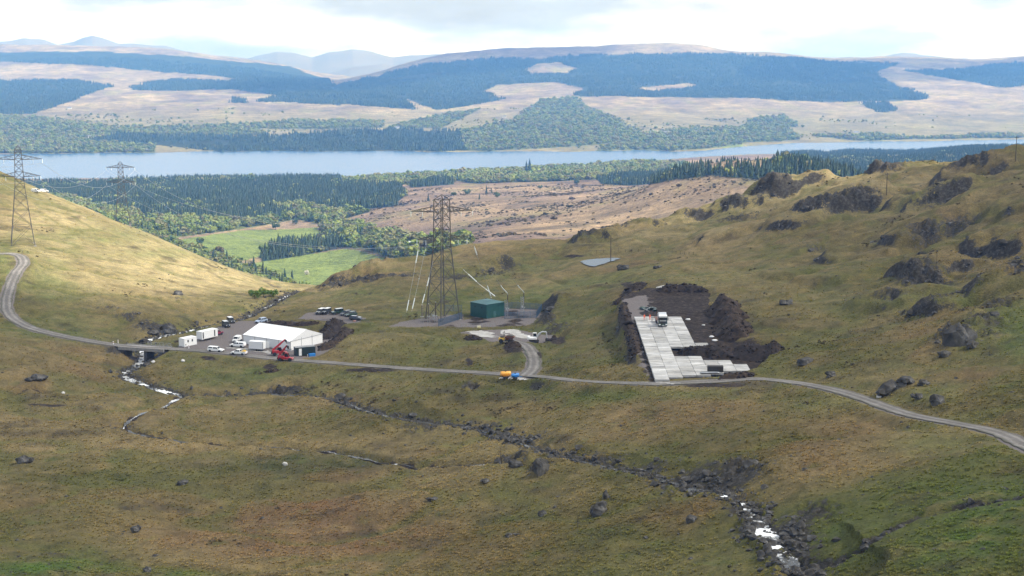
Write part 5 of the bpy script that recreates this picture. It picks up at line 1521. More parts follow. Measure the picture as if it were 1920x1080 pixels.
def vehicle(style, px, py, rz, paint, label, name, roof=None, group=None, load=None, canopy=None, nose=None, pos=None, cat="car", bar=False):
    st = STYLES[style]
    p = pos or G(px, py)
    t = thing(name, label, cat, (p[0], p[1], p[2] + .02), rz, group)
    body = ring_body(MB(), st['secs']).build("body", paint, t, .02)
    xs0, xs1 = st['secs'][0][0], st['secs'][-1][0]
    xb0, xb1, xt0, xt1, wb, wt, z0, z1 = st['cab']
    mb = MB()
    q = cabin(mb, *st['cab'])
    mb.build("cabin", paint, t, .04)
    MB().panel(q['front'], .07, .93, .12, .90, .004, .014).build("windscreen", M_GLASS, t)
    MB().panel(q['rear'], .10, .90, .20, .86, .004, .014).build("rear_window", M_GLASS, t)
    for side in ('right', 'left'):
        for u0, u1 in st['side']:
            a, b_ = (u0, u1) if side == 'right' else (1 - u1, 1 - u0)
            MB().panel(q[side], a, b_, .16, .86, .004, .012).build("side_window", M_GLASS, t)
    if roof:
        MB().panel(q['top'], .02, .98, .02, .98, .004, .05).build("roof_panel", roof, t, .015)
    r = st['r']
    for wx in st['wx']:
        for s in (-1, 1):
            w = st['secs'][2][3]
            n_, arc = 12, []
            for k in range(n_ + 1):
                a = math.pi * k / n_
                arc.append((wx + math.cos(a) * r * 1.22, r + math.sin(a) * r * 1.22))
            MB().prism(arc, 'y', s * (w - .10), s * (w + .012)).build("wheel_arch", M_BLACK, t)
            make_wheel(t, wx, s * (w - .08), r, .24)
    zf = st['secs'][-2][2]
    wf_ = st['secs'][-2][3]
    for s in (-1, 1):
        MB().box(xs1 - .10, xs1 + .025, s * wf_ * .62 - .14, s * wf_ * .62 + .14, zf - .24, zf - .08).build("headlight", M_LAMP, t, .02)
        MB().box(xs0 - .03, xs0 + .08, s * st['secs'][0][3] * .86 - .07, s * st['secs'][0][3] * .86 + .07, st['secs'][0][1] + .15, st['secs'][0][2] - .05).build("tail_light", M_RLAMP, t)
        MB().box(xb1 - .35, xb1 - .18, s * (wb + .02), s * (wb + .24), z0 + .05, z0 + .25).build("mirror", M_BLACK, t, .02)
    MB().box(xs1 - .14, xs1 + .07, -wf_ * .8, wf_ * .8, .38, .56).build("front_bumper", M_BLACK, t, .03)
    MB().box(xs0 - .08, xs0 + .08, -.8, .8, .42, .60).build("rear_bumper", M_BLACK, t, .03)
    MB().box(xs1 - .05, xs1 + .02, -wf_ * .38, wf_ * .38, zf - .26, zf - .06).build("grille", M_BLACK, t)
    if nose:
        MB().box(.98, 1.9, -.62, .62, 1.115, 1.20).build("bonnet_panel", nose, t, .03)
    if style == 'pickup' and not canopy:
        bed = MB().box(-2.5, -.85, -.78, .78, 1.118, 1.135)
        bed.build("load_bed", M_BLACK, t)
        w = MB()
        for s in (-1, 1): w.box(-2.55, -.8, s * .88 - .05, s * .88 + .05, 1.10, 1.30)
        w.box(-2.6, -2.52, -.88, .88, 1.10, 1.30)
        w.build("bed_side", paint, t, .02)
    if canopy:
        m2 = MB()
        qq = cabin(m2, -2.58, -.62, -2.42, -.62, .87, .74, 1.11, 1.80)
        m2.build("canopy", canopy, t, .04)
        for sd_ in ('right', 'left'):
            MB().panel(qq[sd_], .15, .85, .3, .8, .004, .012).build("canopy_window", M_GLASS, t)
    if load:
        m3 = MB()
        m3.box(-2.35, -1.2, -.7, .7, 1.14, 1.42)
        m3.box(-2.2, -1.5, -.5, .4, 1.42, 1.62)
        m3.build("load", load, t, .04)
    if bar:
        MB().tube([(xs1 + .12, -.6, .5), (xs1 + .14, -.6, 1.0), (xs1 + .14, .6, 1.0), (xs1 + .12, .6, .5)], .035, 6).build("bull_bar", M_STEEL, t)
    return t
vehicle('pickup', 405, 660, -.30, M_WHITE, "white pickup with a full white canopy, nose to the right, at the road edge", "pickup_truck", canopy=M_WHITE, cat="pickup", group="white pickups in the yard")
vehicle('pickup', 446, 651, math.pi - .30, M_WHITE, "white pickup with canopy hitched to the white box trailer", "pickup_truck", canopy=M_WHITE, cat="pickup", group="white pickups in the yard")
vehicle('pickup', 448, 665.5, math.pi - .30, M_WHITE, "white pickup with yellow load in its open bed", "pickup_truck", load=M_YELLOW, cat="pickup", group="white pickups in the yard")
vehicle('van', 444.5, 641, -1.75, M_WHITE, "small white van facing the camera at the marquee's left corner", "van", cat="van")
vehicle('pickup', 406, 628.5, 1.0, M_MAROON, "maroon pickup parked in front of the long white trailer", "pickup_truck", canopy=M_MAROON, roof=M_SILVER, cat="pickup")
vehicle('4x4', 424, 613, -1.05, M_NAVY, "dark off-roader at the left edge of the yard, nose towards the camera", "off_roader", roof=M_SILVER, group="off-roaders around the site")
vehicle('4x4', 433, 605.5, -1.05, M_DKGREY, "off-roader with a white roof right behind the dark one by the yard", "off_roader", roof=M_WHITE, group="off-roaders around the site")
vehicle('suv', 490, 605, -2.2, M_SILVB, "pale blue off-roader on the bank behind the marquee", "off_roader", group="off-roaders around the site")
vehicle('4x4', 601, 589, -2.0, M_DKGREY, "leftmost dark off-roader with a white roof in the car park", "off_roader", roof=M_WHITE, nose=M_SILVER, group="off-roaders around the site")
vehicle('4x4', 612, 588.5, -2.0, M_NAVY, "second dark off-roader from the left in the car park, white roofed", "off_roader", roof=M_WHITE, nose=M_SILVER, group="off-roaders around the site")
vehicle('4x4', 632.5, 589, -2.5, M_DKGREEN, "dark green boxy off-roader standing alone in the middle of the car park", "off_roader", roof=M_SILVER, group="off-roaders around the site")
vehicle('suv', 649, 591, -2.3, M_DKGREY, "dark grey car right of the green off-roader in the car park", "off_roader", group="off-roaders around the site")
vehicle('suv', 658, 593, -2.35, M_DKGREEN, "dark green car squeezed between two others at the right of the car park", "off_roader", group="off-roaders around the site")
vehicle('estate', 667, 600, -.35, M_NAVY, "dark estate car with a silver bonnet at the car park's right end", "car", nose=M_SILVER, roof=M_SILVER)
vehicle('van', 67, 360, -.2, M_WHITE, "white van on the shoulder of the sunlit left hill, left of two", "van", pos=G(67, 361, 600, 880), cat="van", group="white vans on the left hill")
vehicle('van', 82, 359, .3, M_WHITE, "white van on the shoulder of the sunlit left hill, right of two", "van", pos=G(83, 361, 600, 880), cat="van", group="white vans on the left hill")

# ---------------------------------------------------------------- marquee
def marquee():
    g0 = PZ(545, 657.5, YARD_Z)
    t = thing("marquee", "large white frame marquee with a ridge roof in the middle of the yard", "marquee", (g0[0], g0[1], YARD_Z + .02), math.radians(56))
    # local x: along the gable (to the right, away); local y: along the long side (to the left, away)
    W, L, E, R = 15.2, 20.6, 3.0, 5.6
    nb = 4
    for i in range(nb):
        y0, y1 = L * i / nb + .02, L * (i + 1) / nb - .02
        for side in (0, 1):
            xa, xb = (-.25, W / 2) if side == 0 else (W + .25, W / 2)
            za = E - .1
            c = [(xa, y0, za), (xb, y0, R), (xb, y1, R), (xa, y1, za)]
            q = [(p[0], p[1], p[2] + .05) for p in c]
            MB().hexa(c + q).build("roof_panel", M_PVC, t)
            xw = 0 if side == 0 else W
            MB().box(xw - .02, xw + .02, y0 + .05, y1 - .05, .03, E - .12).build("wall_panel", M_PVCG, t)
    for y in (0, L):
        n = 3
        for i in range(n):
            MB().box(W * i / n + .06, W * (i + 1) / n - .06, y - .02, y + .02, .03, E - .12).build("gable_wall_panel", M_PVC, t)
        MB().prism([(0, E - .05), (W, E - .05), (W / 2, R - .03)], 'y', y - .03, y + .03).build("gable_cloth", M_PVCG, t)
        MB().bar((0, y - .05 if y == 0 else y + .05, E - .08), (W, y - .05 if y == 0 else y + .05, E - .08), .10, .12).build("gable_beam", M_STEEL, t)
    for i in range(nb + 1):
        y = L * i / nb
        for x in (0, W):
            MB().box(x - .07, x + .07, y - .07, y + .07, 0, E).build("frame_post", M_STEEL, t)
    for i in (1, 2):
        for y in (0, L):
            MB().box(W * i / 3 - .06, W * i / 3 + .06, y - .07, y + .07, 0, E + .5).build("gable_post", M_STEEL, t)
    for x in (-.1, W + .1):
        MB().bar((x, -.1, E - .16), (x, L + .1, E - .16), .14, .10).build("eave_beam", M_STEEL, t)
    MB().bar((W / 2, -.1, R + .04), (W / 2, L + .1, R + .04), .3, .08).build("ridge_cap", M_PVC, t)
    return t
marquee()

# ---------------------------------------------------------------- cabins, trailers, container
def cabin_box(px, py, rz, L, W, Ht, label, name, mat_, cat, wheels=False, stripes=False, z0=.15):
    p = PZ(px, py, YARD_Z)
    t = thing(name, label, cat, (p[0], p[1], h(p[0], p[1]) + .02), rz)
    MB().box(0, L, 0, W, z0, z0 + Ht).build("body", mat_, t, .04)
    MB().box(-.04, L + .04, -.04, W + .04, z0 + Ht + .003, z0 + Ht + .09).build("roof", M_WHITE, t, .02)
    for x in (0, L):
        for y in (0, W):
            MB().box(x - .05, x + .05, y - .05, y + .05, z0 - .12, z0 + Ht + .02).build("corner_post", M_WHITE, t)
    return t
t = cabin_box(346, 651, .95, 5.2, 2.5, 2.6, "white site cabin nearest the bridge, two small dark windows in its side", "site_cabin", M_WHITE, "cabin")
for x in (1.3, 3.1):
    w = MB().box(x, x + .55, -.025, -.003, 1.45, 2.2).build("window", M_GLASS, t)
    MB().box(x - .06, x + .61, -.05, -.028, 1.38, 1.44).build("sill", M_WHITE, w)
MB().box(.35, .75, -.025, -.003, .6, .95).build("vent", M_BLACK, t)
for y in (.4, 2.1): MB().box(.1, 4.5, y - .1, y + .1, .0, .14).build("skid", M_BLACK, t)
t = cabin_box(379, 640.5, 1.0, 7.2, 2.4, 2.5, "long white trailer unit on wheels with dark open doorways, behind the site cabin", "trailer_unit", M_WHITE, "trailer", z0=.65)
for x in (.35, 5.6): MB().box(x, x + .5, -.025, -.003, .9, 2.95).build("doorway_shade", M_BLACK, t)  # black plates paint the shade inside the open doorways
for x in (2.6, 3.5):
    for y in (.1, 2.3): make_wheel(t, x, y, .34, .22)
MB().box(.3, 6.9, .2, 2.2, .5, .64).build("chassis", M_BLACK, t)
MB().bar((7.2, 1.2, .55), (8.4, 1.2, .5), .12).build("drawbar", M_BLACK, t)
p = PZ(483, 657, YARD_Z)
t = thing("box_trailer", "white box trailer with an open rear door standing by the marquee wall", "trailer", (p[0], p[1], YARD_Z + .02), -.30)
MB().box(-2.5, 2.4, -1.1, 1.1, .62, 2.95).build("box_body", M_PVCG, t, .03)
MB().box(-2.54, 2.5, -1.14, 1.14, 2.953, 3.04).build("roof", M_WHITE, t, .02)
MB().box(2.41, 2.45, -1.0, 1.0, .75, 2.8).build("rear_opening", M_WHITE, t)
MB().box(2.42, 2.50, -1.12, -1.02, .65, 2.95).build("door_frame", M_BLACK, t)
MB().box(2.46, 3.5, 1.10, 1.16, .75, 2.85).build("door", M_WHITE, t)
MB().box(-2.5, 2.4, -.9, .9, .45, .61).build("chassis", M_BLACK, t)
for x in (.2, 1.0):
    for y in (-1.02, 1.02): make_wheel(t, x, y, .33, .22)
MB().bar((-2.5, 0, .5), (-3.9, 0, .5), .12).build("drawbar", M_BLACK, t)
make_wheel(t, -3.2, .25, .15, .1, name="jockey_wheel")
p = PZ(555, 669, YARD_Z)
t = thing("storage_container", "dark green black storage container with a white door beside the marquee gable", "container", (p[0], p[1], YARD_Z + .05), .42)
MB().box(0, 6.3, 0, 2.5, .1, 2.7).build("body", M_CONT, t, .03)
MB().box(-.05, 6.35, -.05, 2.55, 2.703, 2.79).build("roof", M_DKGREY, t, .02)
ribs = MB()
for k in range(22):
    x = .15 + k * .28
    if not (.75 < x < 2.0): MB().box(x, x + .12, -.045, -.003, .25, 2.6).build("rib", M_CONT, t)
d = MB().box(.95, 1.85, -.06, -.003, .2, 2.4).build("door", M_WHITE, t, .01)
MB().box(1.68, 1.76, -.12, -.062, 1.1, 1.3).build("handle", M_STEEL, d)
p = PZ(585, 667.5, YARD_Z)
t = thing("pallet_tank", "low blue crate standing in the grass at the container's foot", "crate", (p[0], p[1], h(p[0], p[1]) - .02), .45)
MB().box(-1.0, 1.0, -.5, .5, .12, .85).build("body", M_BLUE, t, .05)
for y in (-.4, 0, .4): MB().box(-1.02, 1.02, y - .06, y + .06, 0, .115).build("runner", M_BLUE, t)
MB().box(-1.5, -1.36, -.1, .1, 0, .7).build("post", M_WHITE, t)

# ---------------------------------------------------------------- telehandlers
def telehandler(px, py, rz, ang, length, label):
    p = PZ(px, py, YARD_Z)
    t = thing("telehandler", label, "telehandler", (p[0], p[1], h(p[0], p[1]) + .02), rz, "red telehandlers")
    MB().box(-2.3, 2.1, -.62, .62, .55, 1.15).build("chassis", M_RED, t, .05)
    MB().box(-2.2, -.2, -1.12, -.55, .75, 1.75).build("engine_cover", M_RED, t, .10)
    MB().box(1.55, 2.25, -.95, .95, .6, 1.05).build("front_axle_guard", M_RED, t, .05)
    MB().box(-2.55, -2.2, -.85, .85, .6, 1.25).build("counterweight", M_BLACK, t, .06)
    mb = MB()
    q = cabin(mb, -.55, 1.05, -.45, .55, .50, .44, 1.05, 2.45)
    cabm = mb.build("cab", M_RED, t, .05)
    cabm.location = (0, .62, 0)
    for k, nme in (('front', 'windscreen'), ('rear', 'rear_window'), ('left', 'side_window'), ('right', 'side_window')):
        o = MB().panel(q[k], .08, .92, .16, .92, .004, .014).build(nme, M_GLASS, t)
        o.location = (0, .62, 0)
    piv = Vector((-2.0, -.05, 1.75))
    d = Vector((math.cos(ang), 0, math.sin(ang)))
    MB().box(-2.3, -1.7, -.35, .25, 1.1, 2.0).build("boom_mount", M_RED, t, .05)
    MB().bar(piv, piv + d * length * .68, .5, .62).build("boom", M_RED, t, .04)
    tip = piv + d * length
    MB().bar(piv + d * length * .5, tip, .38, .46).build("boom_extension", M_RED, t, .03)
    MB().tube([(-.6, -.05, 1.15), piv + d * length * .42 - Vector((0, 0, .25))], .09, 8).build("lift_ram", M_BLACK, t)
    hd = tip + Vector((.35, 0, -.75))
    MB().bar(tip - d * .1, hd, .5, .5).build("boom_head", M_BLACK, t, .03)
    MB().box(hd.x, hd.x + .12, -.7, .6, hd.z - .45, hd.z + .55).build("carriage", M_BLACK, t)
    for y in (-.45, .35): MB().box(hd.x + .12, hd.x + 1.25, y - .07, y + .07, hd.z - .45, hd.z - .39).build("fork", M_BLACK, t)
    for x in (-1.5, 1.5):
        for y in (-.95, .95): make_wheel(t, x, y, .6, .42, M_RED)
    for y in (-.7, .7): MB().box(2.24, 2.30, y - .12, y + .12, .8, .98).build("headlight", M_LAMP, t)
    return t
telehandler(524, 667, .22, .68, 5.0, "red telehandler behind the other one, long boom raised towards the marquee")
telehandler(536, 679, -.12, .90, 4.0, "red telehandler in front on the road edge with its boom raised")

# ---------------------------------------------------------------- dumper, excavator, bowsers
p = PZ(950, 648, -88.0)
t = thing("site_dumper", "yellow site dumper with a rusty skip and roll bar on the gravel apron", "dumper", (p[0], p[1], h(p[0], p[1]) + .02), -.15)
MB().box(-2.4, -.5, -.85, .85, .75, 1.55).build("engine_body", M_YELLOW, t, .12)
MB().box(-1.9, -.9, -.6, .6, 1.555, 1.95).build("seat", M_BLACK, t, .08)
MB().box(-.55, .4, -.4, .4, .6, 1.0).build("chassis_joint", M_BLACK, t)
MB().hexa([(-.1, -.8, 1.0), (1.7, -.8, 1.0), (1.7, .8, 1.0), (-.1, .8, 1.0), (-.45, -1.2, 2.05), (2.6, -1.2, 2.0), (2.6, 1.2, 2.0), (-.45, 1.2, 2.05)]).build("skip", M_RUST, t, .05)
MB().box(.0, 2.2, -.95, .95, 2.06, 2.16).build("skip_load", M_PEATB, t, .05)
MB().tube([(-.75, -.75, 1.5), (-.75, -.75, 3.5), (-.75, .75, 3.5), (-.75, .75, 1.5)], .06, 6).build("roll_bar", M_DKSTEEL, t)
for x in (-1.6, 1.1):
    for y in (-.95, .95): make_wheel(t, x, y, .62, .45, M_YELLOW)
p = PZ(1001, 639, -87.6)
t = thing("excavator", "white tracked excavator digging at the right end of the gravel apron", "excavator", (p[0], p[1], h(p[0], p[1]) + .02), -.05)
for y in (-.95, .95):
    tr = MB().prism([(-1.5, .15), (-1.25, 0), (1.25, 0), (1.5, .15), (1.6, .45), (1.4, .75), (-1.4, .75), (-1.6, .45)], 'y', y - .25, y + .25).build("track", M_BLACK, t, .03)
    for x in (-1.1, 0, 1.1):
        MB().lathe([(.2, -.27), (.2, .27)], 10, 'y', (x, y, .35)).build("roller", M_DKSTEEL, tr)
MB().box(-.8, .8, -.7, .7, .6, .95).build("undercarriage", M_BLACK, t)
MB().box(-1.9, .9, -1.05, 1.05, .98, 1.65).build("house", M_WHITE, t, .10)
MB().box(-2.0, -1.2, -1.0, 1.0, 1.0, 1.95).build("counterweight", M_WHITE, t, .15)
mb = MB(); q = cabin(mb, -.35, 1.05, -.35, .85, .45, .42, 1.66, 2.95)
c_ = mb.build("cab", M_WHITE, t, .05); c_.location = (0, .5, 0)
for kk, nme in (('front', 'windscreen'), ('right', 'side_window'), ('left', 'side_window')):
    o = MB().panel(q[kk], .1, .9, .15, .9, .004, .014).build(nme, M_GLASS, t); o.location = (0, .5, 0)
for kk in (.05, .95): pass
MB().tube([(.8, -.35, 1.5), (1.7, -.35, 2.9), (2.6, -.35, 3.45), (3.7, -.35, 3.35)], [.22, .24, .22, .16], 8).build("boom", M_SILVER, t)
MB().tube([(3.5, -.35, 3.55), (3.85, -.35, 3.3), (4.05, -.35, 1.5)], [.13, .18, .12], 8).build("dipper_arm", M_SILVER, t)
MB().prism([(3.9, 1.5), (4.2, 1.5), (4.35, .9), (4.1, .35), (3.6, .45), (3.75, 1.0)], 'y', -.75, .05).build("bucket", M_DKSTEEL, t, .03)
MB().tube([(1.2, -.35, 1.4), (2.1, -.35, 2.8)], .08, 6).build("boom_ram", M_STEEL, t)
def bowser(px, py, rz, paint, label, L, R):
    p = G(px, py)
    t = thing("bowser", label, "bowser", (p[0], p[1], p[2] + .08), rz, "towed bowsers in the lay-by")
    z = .62 + R
    MB().lathe([(R * .55, -L / 2 - .18), (R * .9, -L / 2 - .08), (R, -L / 2), (R, L / 2), (R * .9, L / 2 + .08), (R * .55, L / 2 + .18)], 20, 'x', (0, 0, z)).build("tank", paint, t, 0, True)
    for x in (-L * .3, 0, L * .3):
        MB().lathe([(R + .025, -.04), (R + .025, .04)], 20, 'x', (x, 0, z)).build("band", paint, t)
    MB().lathe([(.25, 0), (.25, .14), (.12, .2)], 12, 'z', (0, 0, z + R - .03)).build("filler_cap", M_BLACK, t)
    MB().box(-L / 2, L / 2, -R * .7, R * .7, .48, .62).build("chassis", M_DKSTEEL, t)
    for x in ((-.4, .4) if L > 2.3 else (0,)):
        for y in (-R - .12, R + .12): make_wheel(t, x, y, .34, .2)
    for y in (-R - .12, R + .12): MB().box(-.85 if L > 2.3 else -.5, .85 if L > 2.3 else .5, y - .13, y + .13, .72, .76).build("mudguard", paint, t)
    MB().bar((L / 2, 0, .55), (L / 2 + 1.1, 0, .5), .1).build("drawbar", paint, t)
    return t
bowser(948, 709.5, .25, M_ORANGE, "orange cylindrical bowser trailer in the lay-by", 2.5, .62)
bowser(966, 711.5, .45, M_BLUE, "smaller blue bowser trailer in the lay-by", 1.9, .48)

# ---------------------------------------------------------------- lorry, workers, things on the pad
def lorry():
    p = PZ(1243, 613.5, PADZ)
    t = thing("lorry", "dark green lorry with a white roof at the far end of the slab pad", "lorry", (p[0], p[1], PADZ + .03), -math.pi / 2 + .03)
    MB().box(-2.3, 0, -1.22, 1.22, .95, 3.05).build("cab", M_DKGREEN, t, .06)
    f = [(0, -1.22, .95), (0, 1.22, .95), (0, 1.22, 3.05), (0, -1.22, 3.05)]
    MB().box(-2.25, -.75, -1.2, 1.2, 3.053, 3.30).build("roof", M_DKGREEN, t, .10)
    MB().hexa([(-.74, -1.2, 3.053), (.0, -1.2, 3.053), (.0, 1.2, 3.053), (-.74, 1.2, 3.053), (-.74, -1.18, 3.45), (-.25, -1.1, 3.28), (-.25, 1.1, 3.28), (-.74, 1.18, 3.45)]).build("roof_front", M_WHITE, t, .05)
    MB().hexa([(-2.2, -1.15, 3.303), (-1.0, -1.1, 3.303), (-1.0, 1.1, 3.303), (-2.2, 1.15, 3.303), (-2.25, -1.15, 3.85), (-1.8, -1.0, 3.82), (-1.8, 1.0, 3.82), (-2.25, 1.15, 3.85)]).build("air_deflector", M_SILVER, t, .06)
    MB().panel(f, .05, .95, .46, .82, .006, .03).build("windscreen", M_GLASS, t)
    MB().box(.0, .22, -1.12, 1.12, 2.80, 2.96).build("sun_visor", M_WHITE, t, .03)
    MB().panel(f, .12, .88, .36, .42, .006, .03).build("badge_strip", M_WHITE, t)
    g = MB().panel(f, .18, .82, .02, .34, .006, .04).build("grille", M_BLACK, t)
    for k in range(5): MB().box(.045, .06, -.75, .75, 1.05 + k * .12, 1.09 + k * .12).build("grille_bar", M_DKSTEEL, g)
    MB().box(-.5, .12, -1.24, 1.24, .38, .93).build("bumper", M_DKGREEN, t, .06)
    for y in (-.92, .92):
        MB().box(.10, .15, y - .24, y + .24, .58, .88).build("headlight", M_LAMP, t, .02)
        MB().box(-.25, -.05, y * 1.52 - .10, y * 1.52 + .10, 1.9, 2.75).build("mirror", M_BLACK, t, .03)
        MB().box(-2.6, -2.31, y * 1.3 - .03, y * 1.3 + .03, 1.0, 3.6).build("side_fairing", M_WHITE, t)
        MB().box(-1.2, -.3, y * 1.332 - .008, y * 1.332 + .008, 1.9, 2.75).build("side_window", M_GLASS, t)
    MB().box(.12, .135, -.3, .3, .45, .56).build("number_plate", M_WHITE, t)
    MB().box(-7.5, -1.0, -.45, .45, .6, .94).build("chassis", M_BLACK, t)
    MB().box(-9.4, -2.75, -1.24, 1.24, 1.05, 1.22).build("flatbed", M_RUST, t, .02)
    MB().box(-2.8, -2.72, -1.24, 1.24, 1.223, 2.4).build("headboard", M_DKSTEEL, t)
    for x in (-.9, -5.6, -6.9):
        for y in (-1.05, 1.05): make_wheel(t, x, y, .5, .32)
    return t
lorry()
def ramp_mat(name, stops):
    m, n, l, b = nmat(name)
    tc = n.new("ShaderNodeTexCoord"); sx = n.new("ShaderNodeSeparateXYZ"); l.new(tc.outputs['Object'], sx.inputs[0])
    mr = n.new("ShaderNodeMapRange"); mr.inputs[2].default_value = 2.0; l.new(sx.outputs['Z'], mr.inputs[0])
    r = n.new("ShaderNodeValToRGB"); r.color_ramp.interpolation = 'CONSTANT'
    while len(r.color_ramp.elements) < len(stops): r.color_ramp.elements.new(.5)
    for e, (z, c) in zip(r.color_ramp.elements, stops): e.position = z / 2.0; e.color = (*c, 1)
    l.new(mr.outputs[0], r.inputs[0]); l.new(r.outputs[0], b.inputs['Base Color']); b.inputs['Roughness'].default_value = .8
    return m
SKIN = (.42, .25, .18)
M_HIVIS = ramp_mat("hi_vis_workwear", [(0, (.02, .02, .02)), (.1, (.75, .13, .06)), (1.0, (.85, .16, .07)), (1.46, SKIN)])
M_DARKW = ramp_mat("dark_workwear", [(0, (.02, .02, .02)), (.1, (.03, .035, .05)), (.95, (.022, .024, .03)), (1.46, SKIN)])
M_HATR = mat("dark_red_helmet", (.18, .02, .02), .4)
def person(pos, rz, mat_, hat, label, arms=0.3, stride=.12):
    J = [(0, 0, .95), (0, 0, 1.18), (0, 0, 1.40), (0, 0, 1.50), (.02, 0, 1.60), (.02, 0, 1.72)]
    R_ = [(.16, .13), (.15, .11), (.17, .11), (.055, .055), (.085, .095), (.075, .085)]
    E = [(0, 1), (1, 2), (2, 3), (3, 4), (4, 5)]
    for s in (-1, 1):
        i = len(J)
        J += [(s * stride * .2, s * .10, .88), (s * stride, s * .11, .50), (s * stride * 1.1 - .03, s * .11, .09), (s * stride * 1.1 + .16, s * .12, .045)]
        R_ += [(.095, .095), (.065, .065), (.045, .045), (.04, .035)]
        E += [(0, i), (i, i + 1), (i + 1, i + 2), (i + 2, i + 3)]
        i = len(J)
        J += [(0, s * .19, 1.40), (.03, s * .25, 1.12), (.03 + arms * .6, s * .22, .90), (.03 + arms * .85, s * .21, .80), (.05 + arms * .95, s * .19, .73), (.02 + arms * .95, s * .22, .73), (.06 + arms * .9, s * .17, .78)]
        R_ += [(.06, .06), (.045, .045), (.035, .035), (.032, .02), (.012, .01), (.012, .01), (.01, .01)]
        E += [(2, i), (i, i + 1), (i + 1, i + 2), (i + 2, i + 3), (i + 3, i + 4), (i + 3, i + 5), (i + 3, i + 6)]
    me = bpy.data.meshes.new("person")
    me.from_pydata(J, E, [])
    me.materials.append(mat_)
    o = link(bpy.data.objects.new("person", me))
    sk = o.modifiers.new("skin", 'SKIN'); sk.use_smooth_shade = True
    sub = o.modifiers.new("smooth", 'SUBSURF'); sub.levels = 1; sub.render_levels = 1
    for k, v in enumerate(me.skin_vertices[0].data):
        v.radius = R_[k]; v.use_root = (k == 0)
    o.location = pos; o.rotation_euler = (0, 0, rz)
    tag(o, label, "person", "people on the site")
    MB().lathe([(.135, 1.68), (.125, 1.72), (.10, 1.79), (.05, 1.825)], 12, 'z', (.03, 0, 0)).build("helmet", hat, o, 0, True)
    return o
def on_pad(px, py): 
    q = PZ(px, py, PADZ); return (q[0], q[1], PADZ + .01)
person(on_pad(1208, 600), -1.2, M_HIVIS, M_HATR, "worker in orange workwear at the far left corner of the slab pad", .2)
person(on_pad(1218.5, 600), -1.9, M_HIVIS, M_HATR, "worker in orange workwear between the left worker and the lorry", .35)
person(G(504, 604.5), -1.0, M_DARKW, M_BLACK, "person in dark clothes next to the pale blue off-roader", .1)
person(G(507, 605), -2.0, M_DARKW, M_BLACK, "person in dark clothes, right of the other one behind the marquee", .2)
q = on_pad(1229, 602)
t = thing("work_barrier", "dark trestle barrier left of the lorry on the slab pad", "barrier", q, .05)
for x in (-1.0, 1.0):
    MB().bar((x, -.3, 0), (x, 0, 1.0), .08).build("leg", M_BLACK, t); MB().bar((x, .3, 0), (x, 0, 1.0), .08).build("leg", M_BLACK, t)
MB().box(-1.3, 1.3, -.04, .04, .95, 1.12).build("rail", M_BLACK, t); MB().box(-1.2, 1.2, .06, .10, .5, .64).build("lower_rail", M_WHITE, t)
q = on_pad(1341, 697)
t = thing("steel_stack", "dark stack of steel sheets standing on the lower slabs", "stack", q, -.03)
for k in range(6): MB().box(-1.85, 1.85, -.75 + .02 * (k % 2), .75, .06 + k * .24, .27 + k * .24).build("sheet_bundle", M_DKSTEEL, t)
for x in (-1.3, 1.3): MB().box(x - .1, x + .1, -.8, .8, 0, .055).build("bearer", M_WOOD, t)
q = on_pad(1331, 701)
t = thing("pipe_bundle", "silver curved pipe lying in front of the dark steel stack", "pipe", q, .06)
MB().tube([(-2.4, -.25, .28), (-1.2, .0, .30), (.6, .05, .30), (1.6, .0, .28), (2.2, -.3, .26)], .2, 10).build("pipe", M_STEEL, t, 0, True)
MB().tube([(-2.2, -.7, .2), (2.1, -.75, .2)], .13, 8).build("pipe", M_DKSTEEL, t, 0, True)
for i, (x, y, s, lab) in enumerate([(1319, 611, .9, "white bag lying furthest back on the black pit floor"), (1334, 633, 1.2, "white bag on the pit floor beside the peat bank"), (1340, 640, 1.4, "larger white bag in front of the one beside the peat bank"), (1290, 600, 1.3, "long white sheet on the pit floor right of the lorry")]):
    q = PZ(x, y, PIT_Z)
    v, f = rock_vf(np.random.default_rng(500 + i), 40, 1.3, .8, .5)
    o = mesh_obj("bulk_bag", v, f, M_WHITE, smooth=True)
    o.location = (q[0], q[1], h(q[0], q[1]) + s * .16); o.scale = (s, s, s)
    tag(o, lab, "bag", "white bags in the pit")
q = PZ(1214, 580, PIT_Z)
rgn = np.random.default_rng(9)
t = thing("debris_pile", "dark green and black rubble with pale pipes just beyond the workers", "debris", (q[0], q[1], h(q[0], q[1])))
for k in range(9):
    v, f = rock_vf(rgn, 18, 1.6, 1.2, .9)
    o = mesh_obj("tarpaulin_lump", v, f, M_DKGREEN if k % 2 else M_CONT, t)
    o.location = (rgn.uniform(-2, 3), rgn.uniform(-3, 3), .25 + .2 * rgn.random()); o.scale = [.8 + rgn.random() * .8] * 3
for k in range(5):
    a = Vector((rgn.uniform(-2, 3), rgn.uniform(-3, 3), .5)); d = Vector((rgn.normal(), rgn.normal(), .25)).normalized() * 1.2
    MB().tube([a - d, a + d], .07, 6).build("pipe_end", M_STEEL, t)
q = G(665, 603)
t = thing("kit_bag", "small pinkish bundle on the grass in front of the dark estate car", "bag", q, .4)
v, f = rock_vf(np.random.default_rng(77), 40, 1.2, .7, .6)
o = mesh_obj("sack", v, f, mat("pink_canvas", (.62, .33, .26), .8), t, True); o.location = (0, 0, .22)
MB().tube([(-.3, 0, .45), (0, .02, .65), (.3, 0, .45)], .03, 6).build("handle", M_BLACK, t)
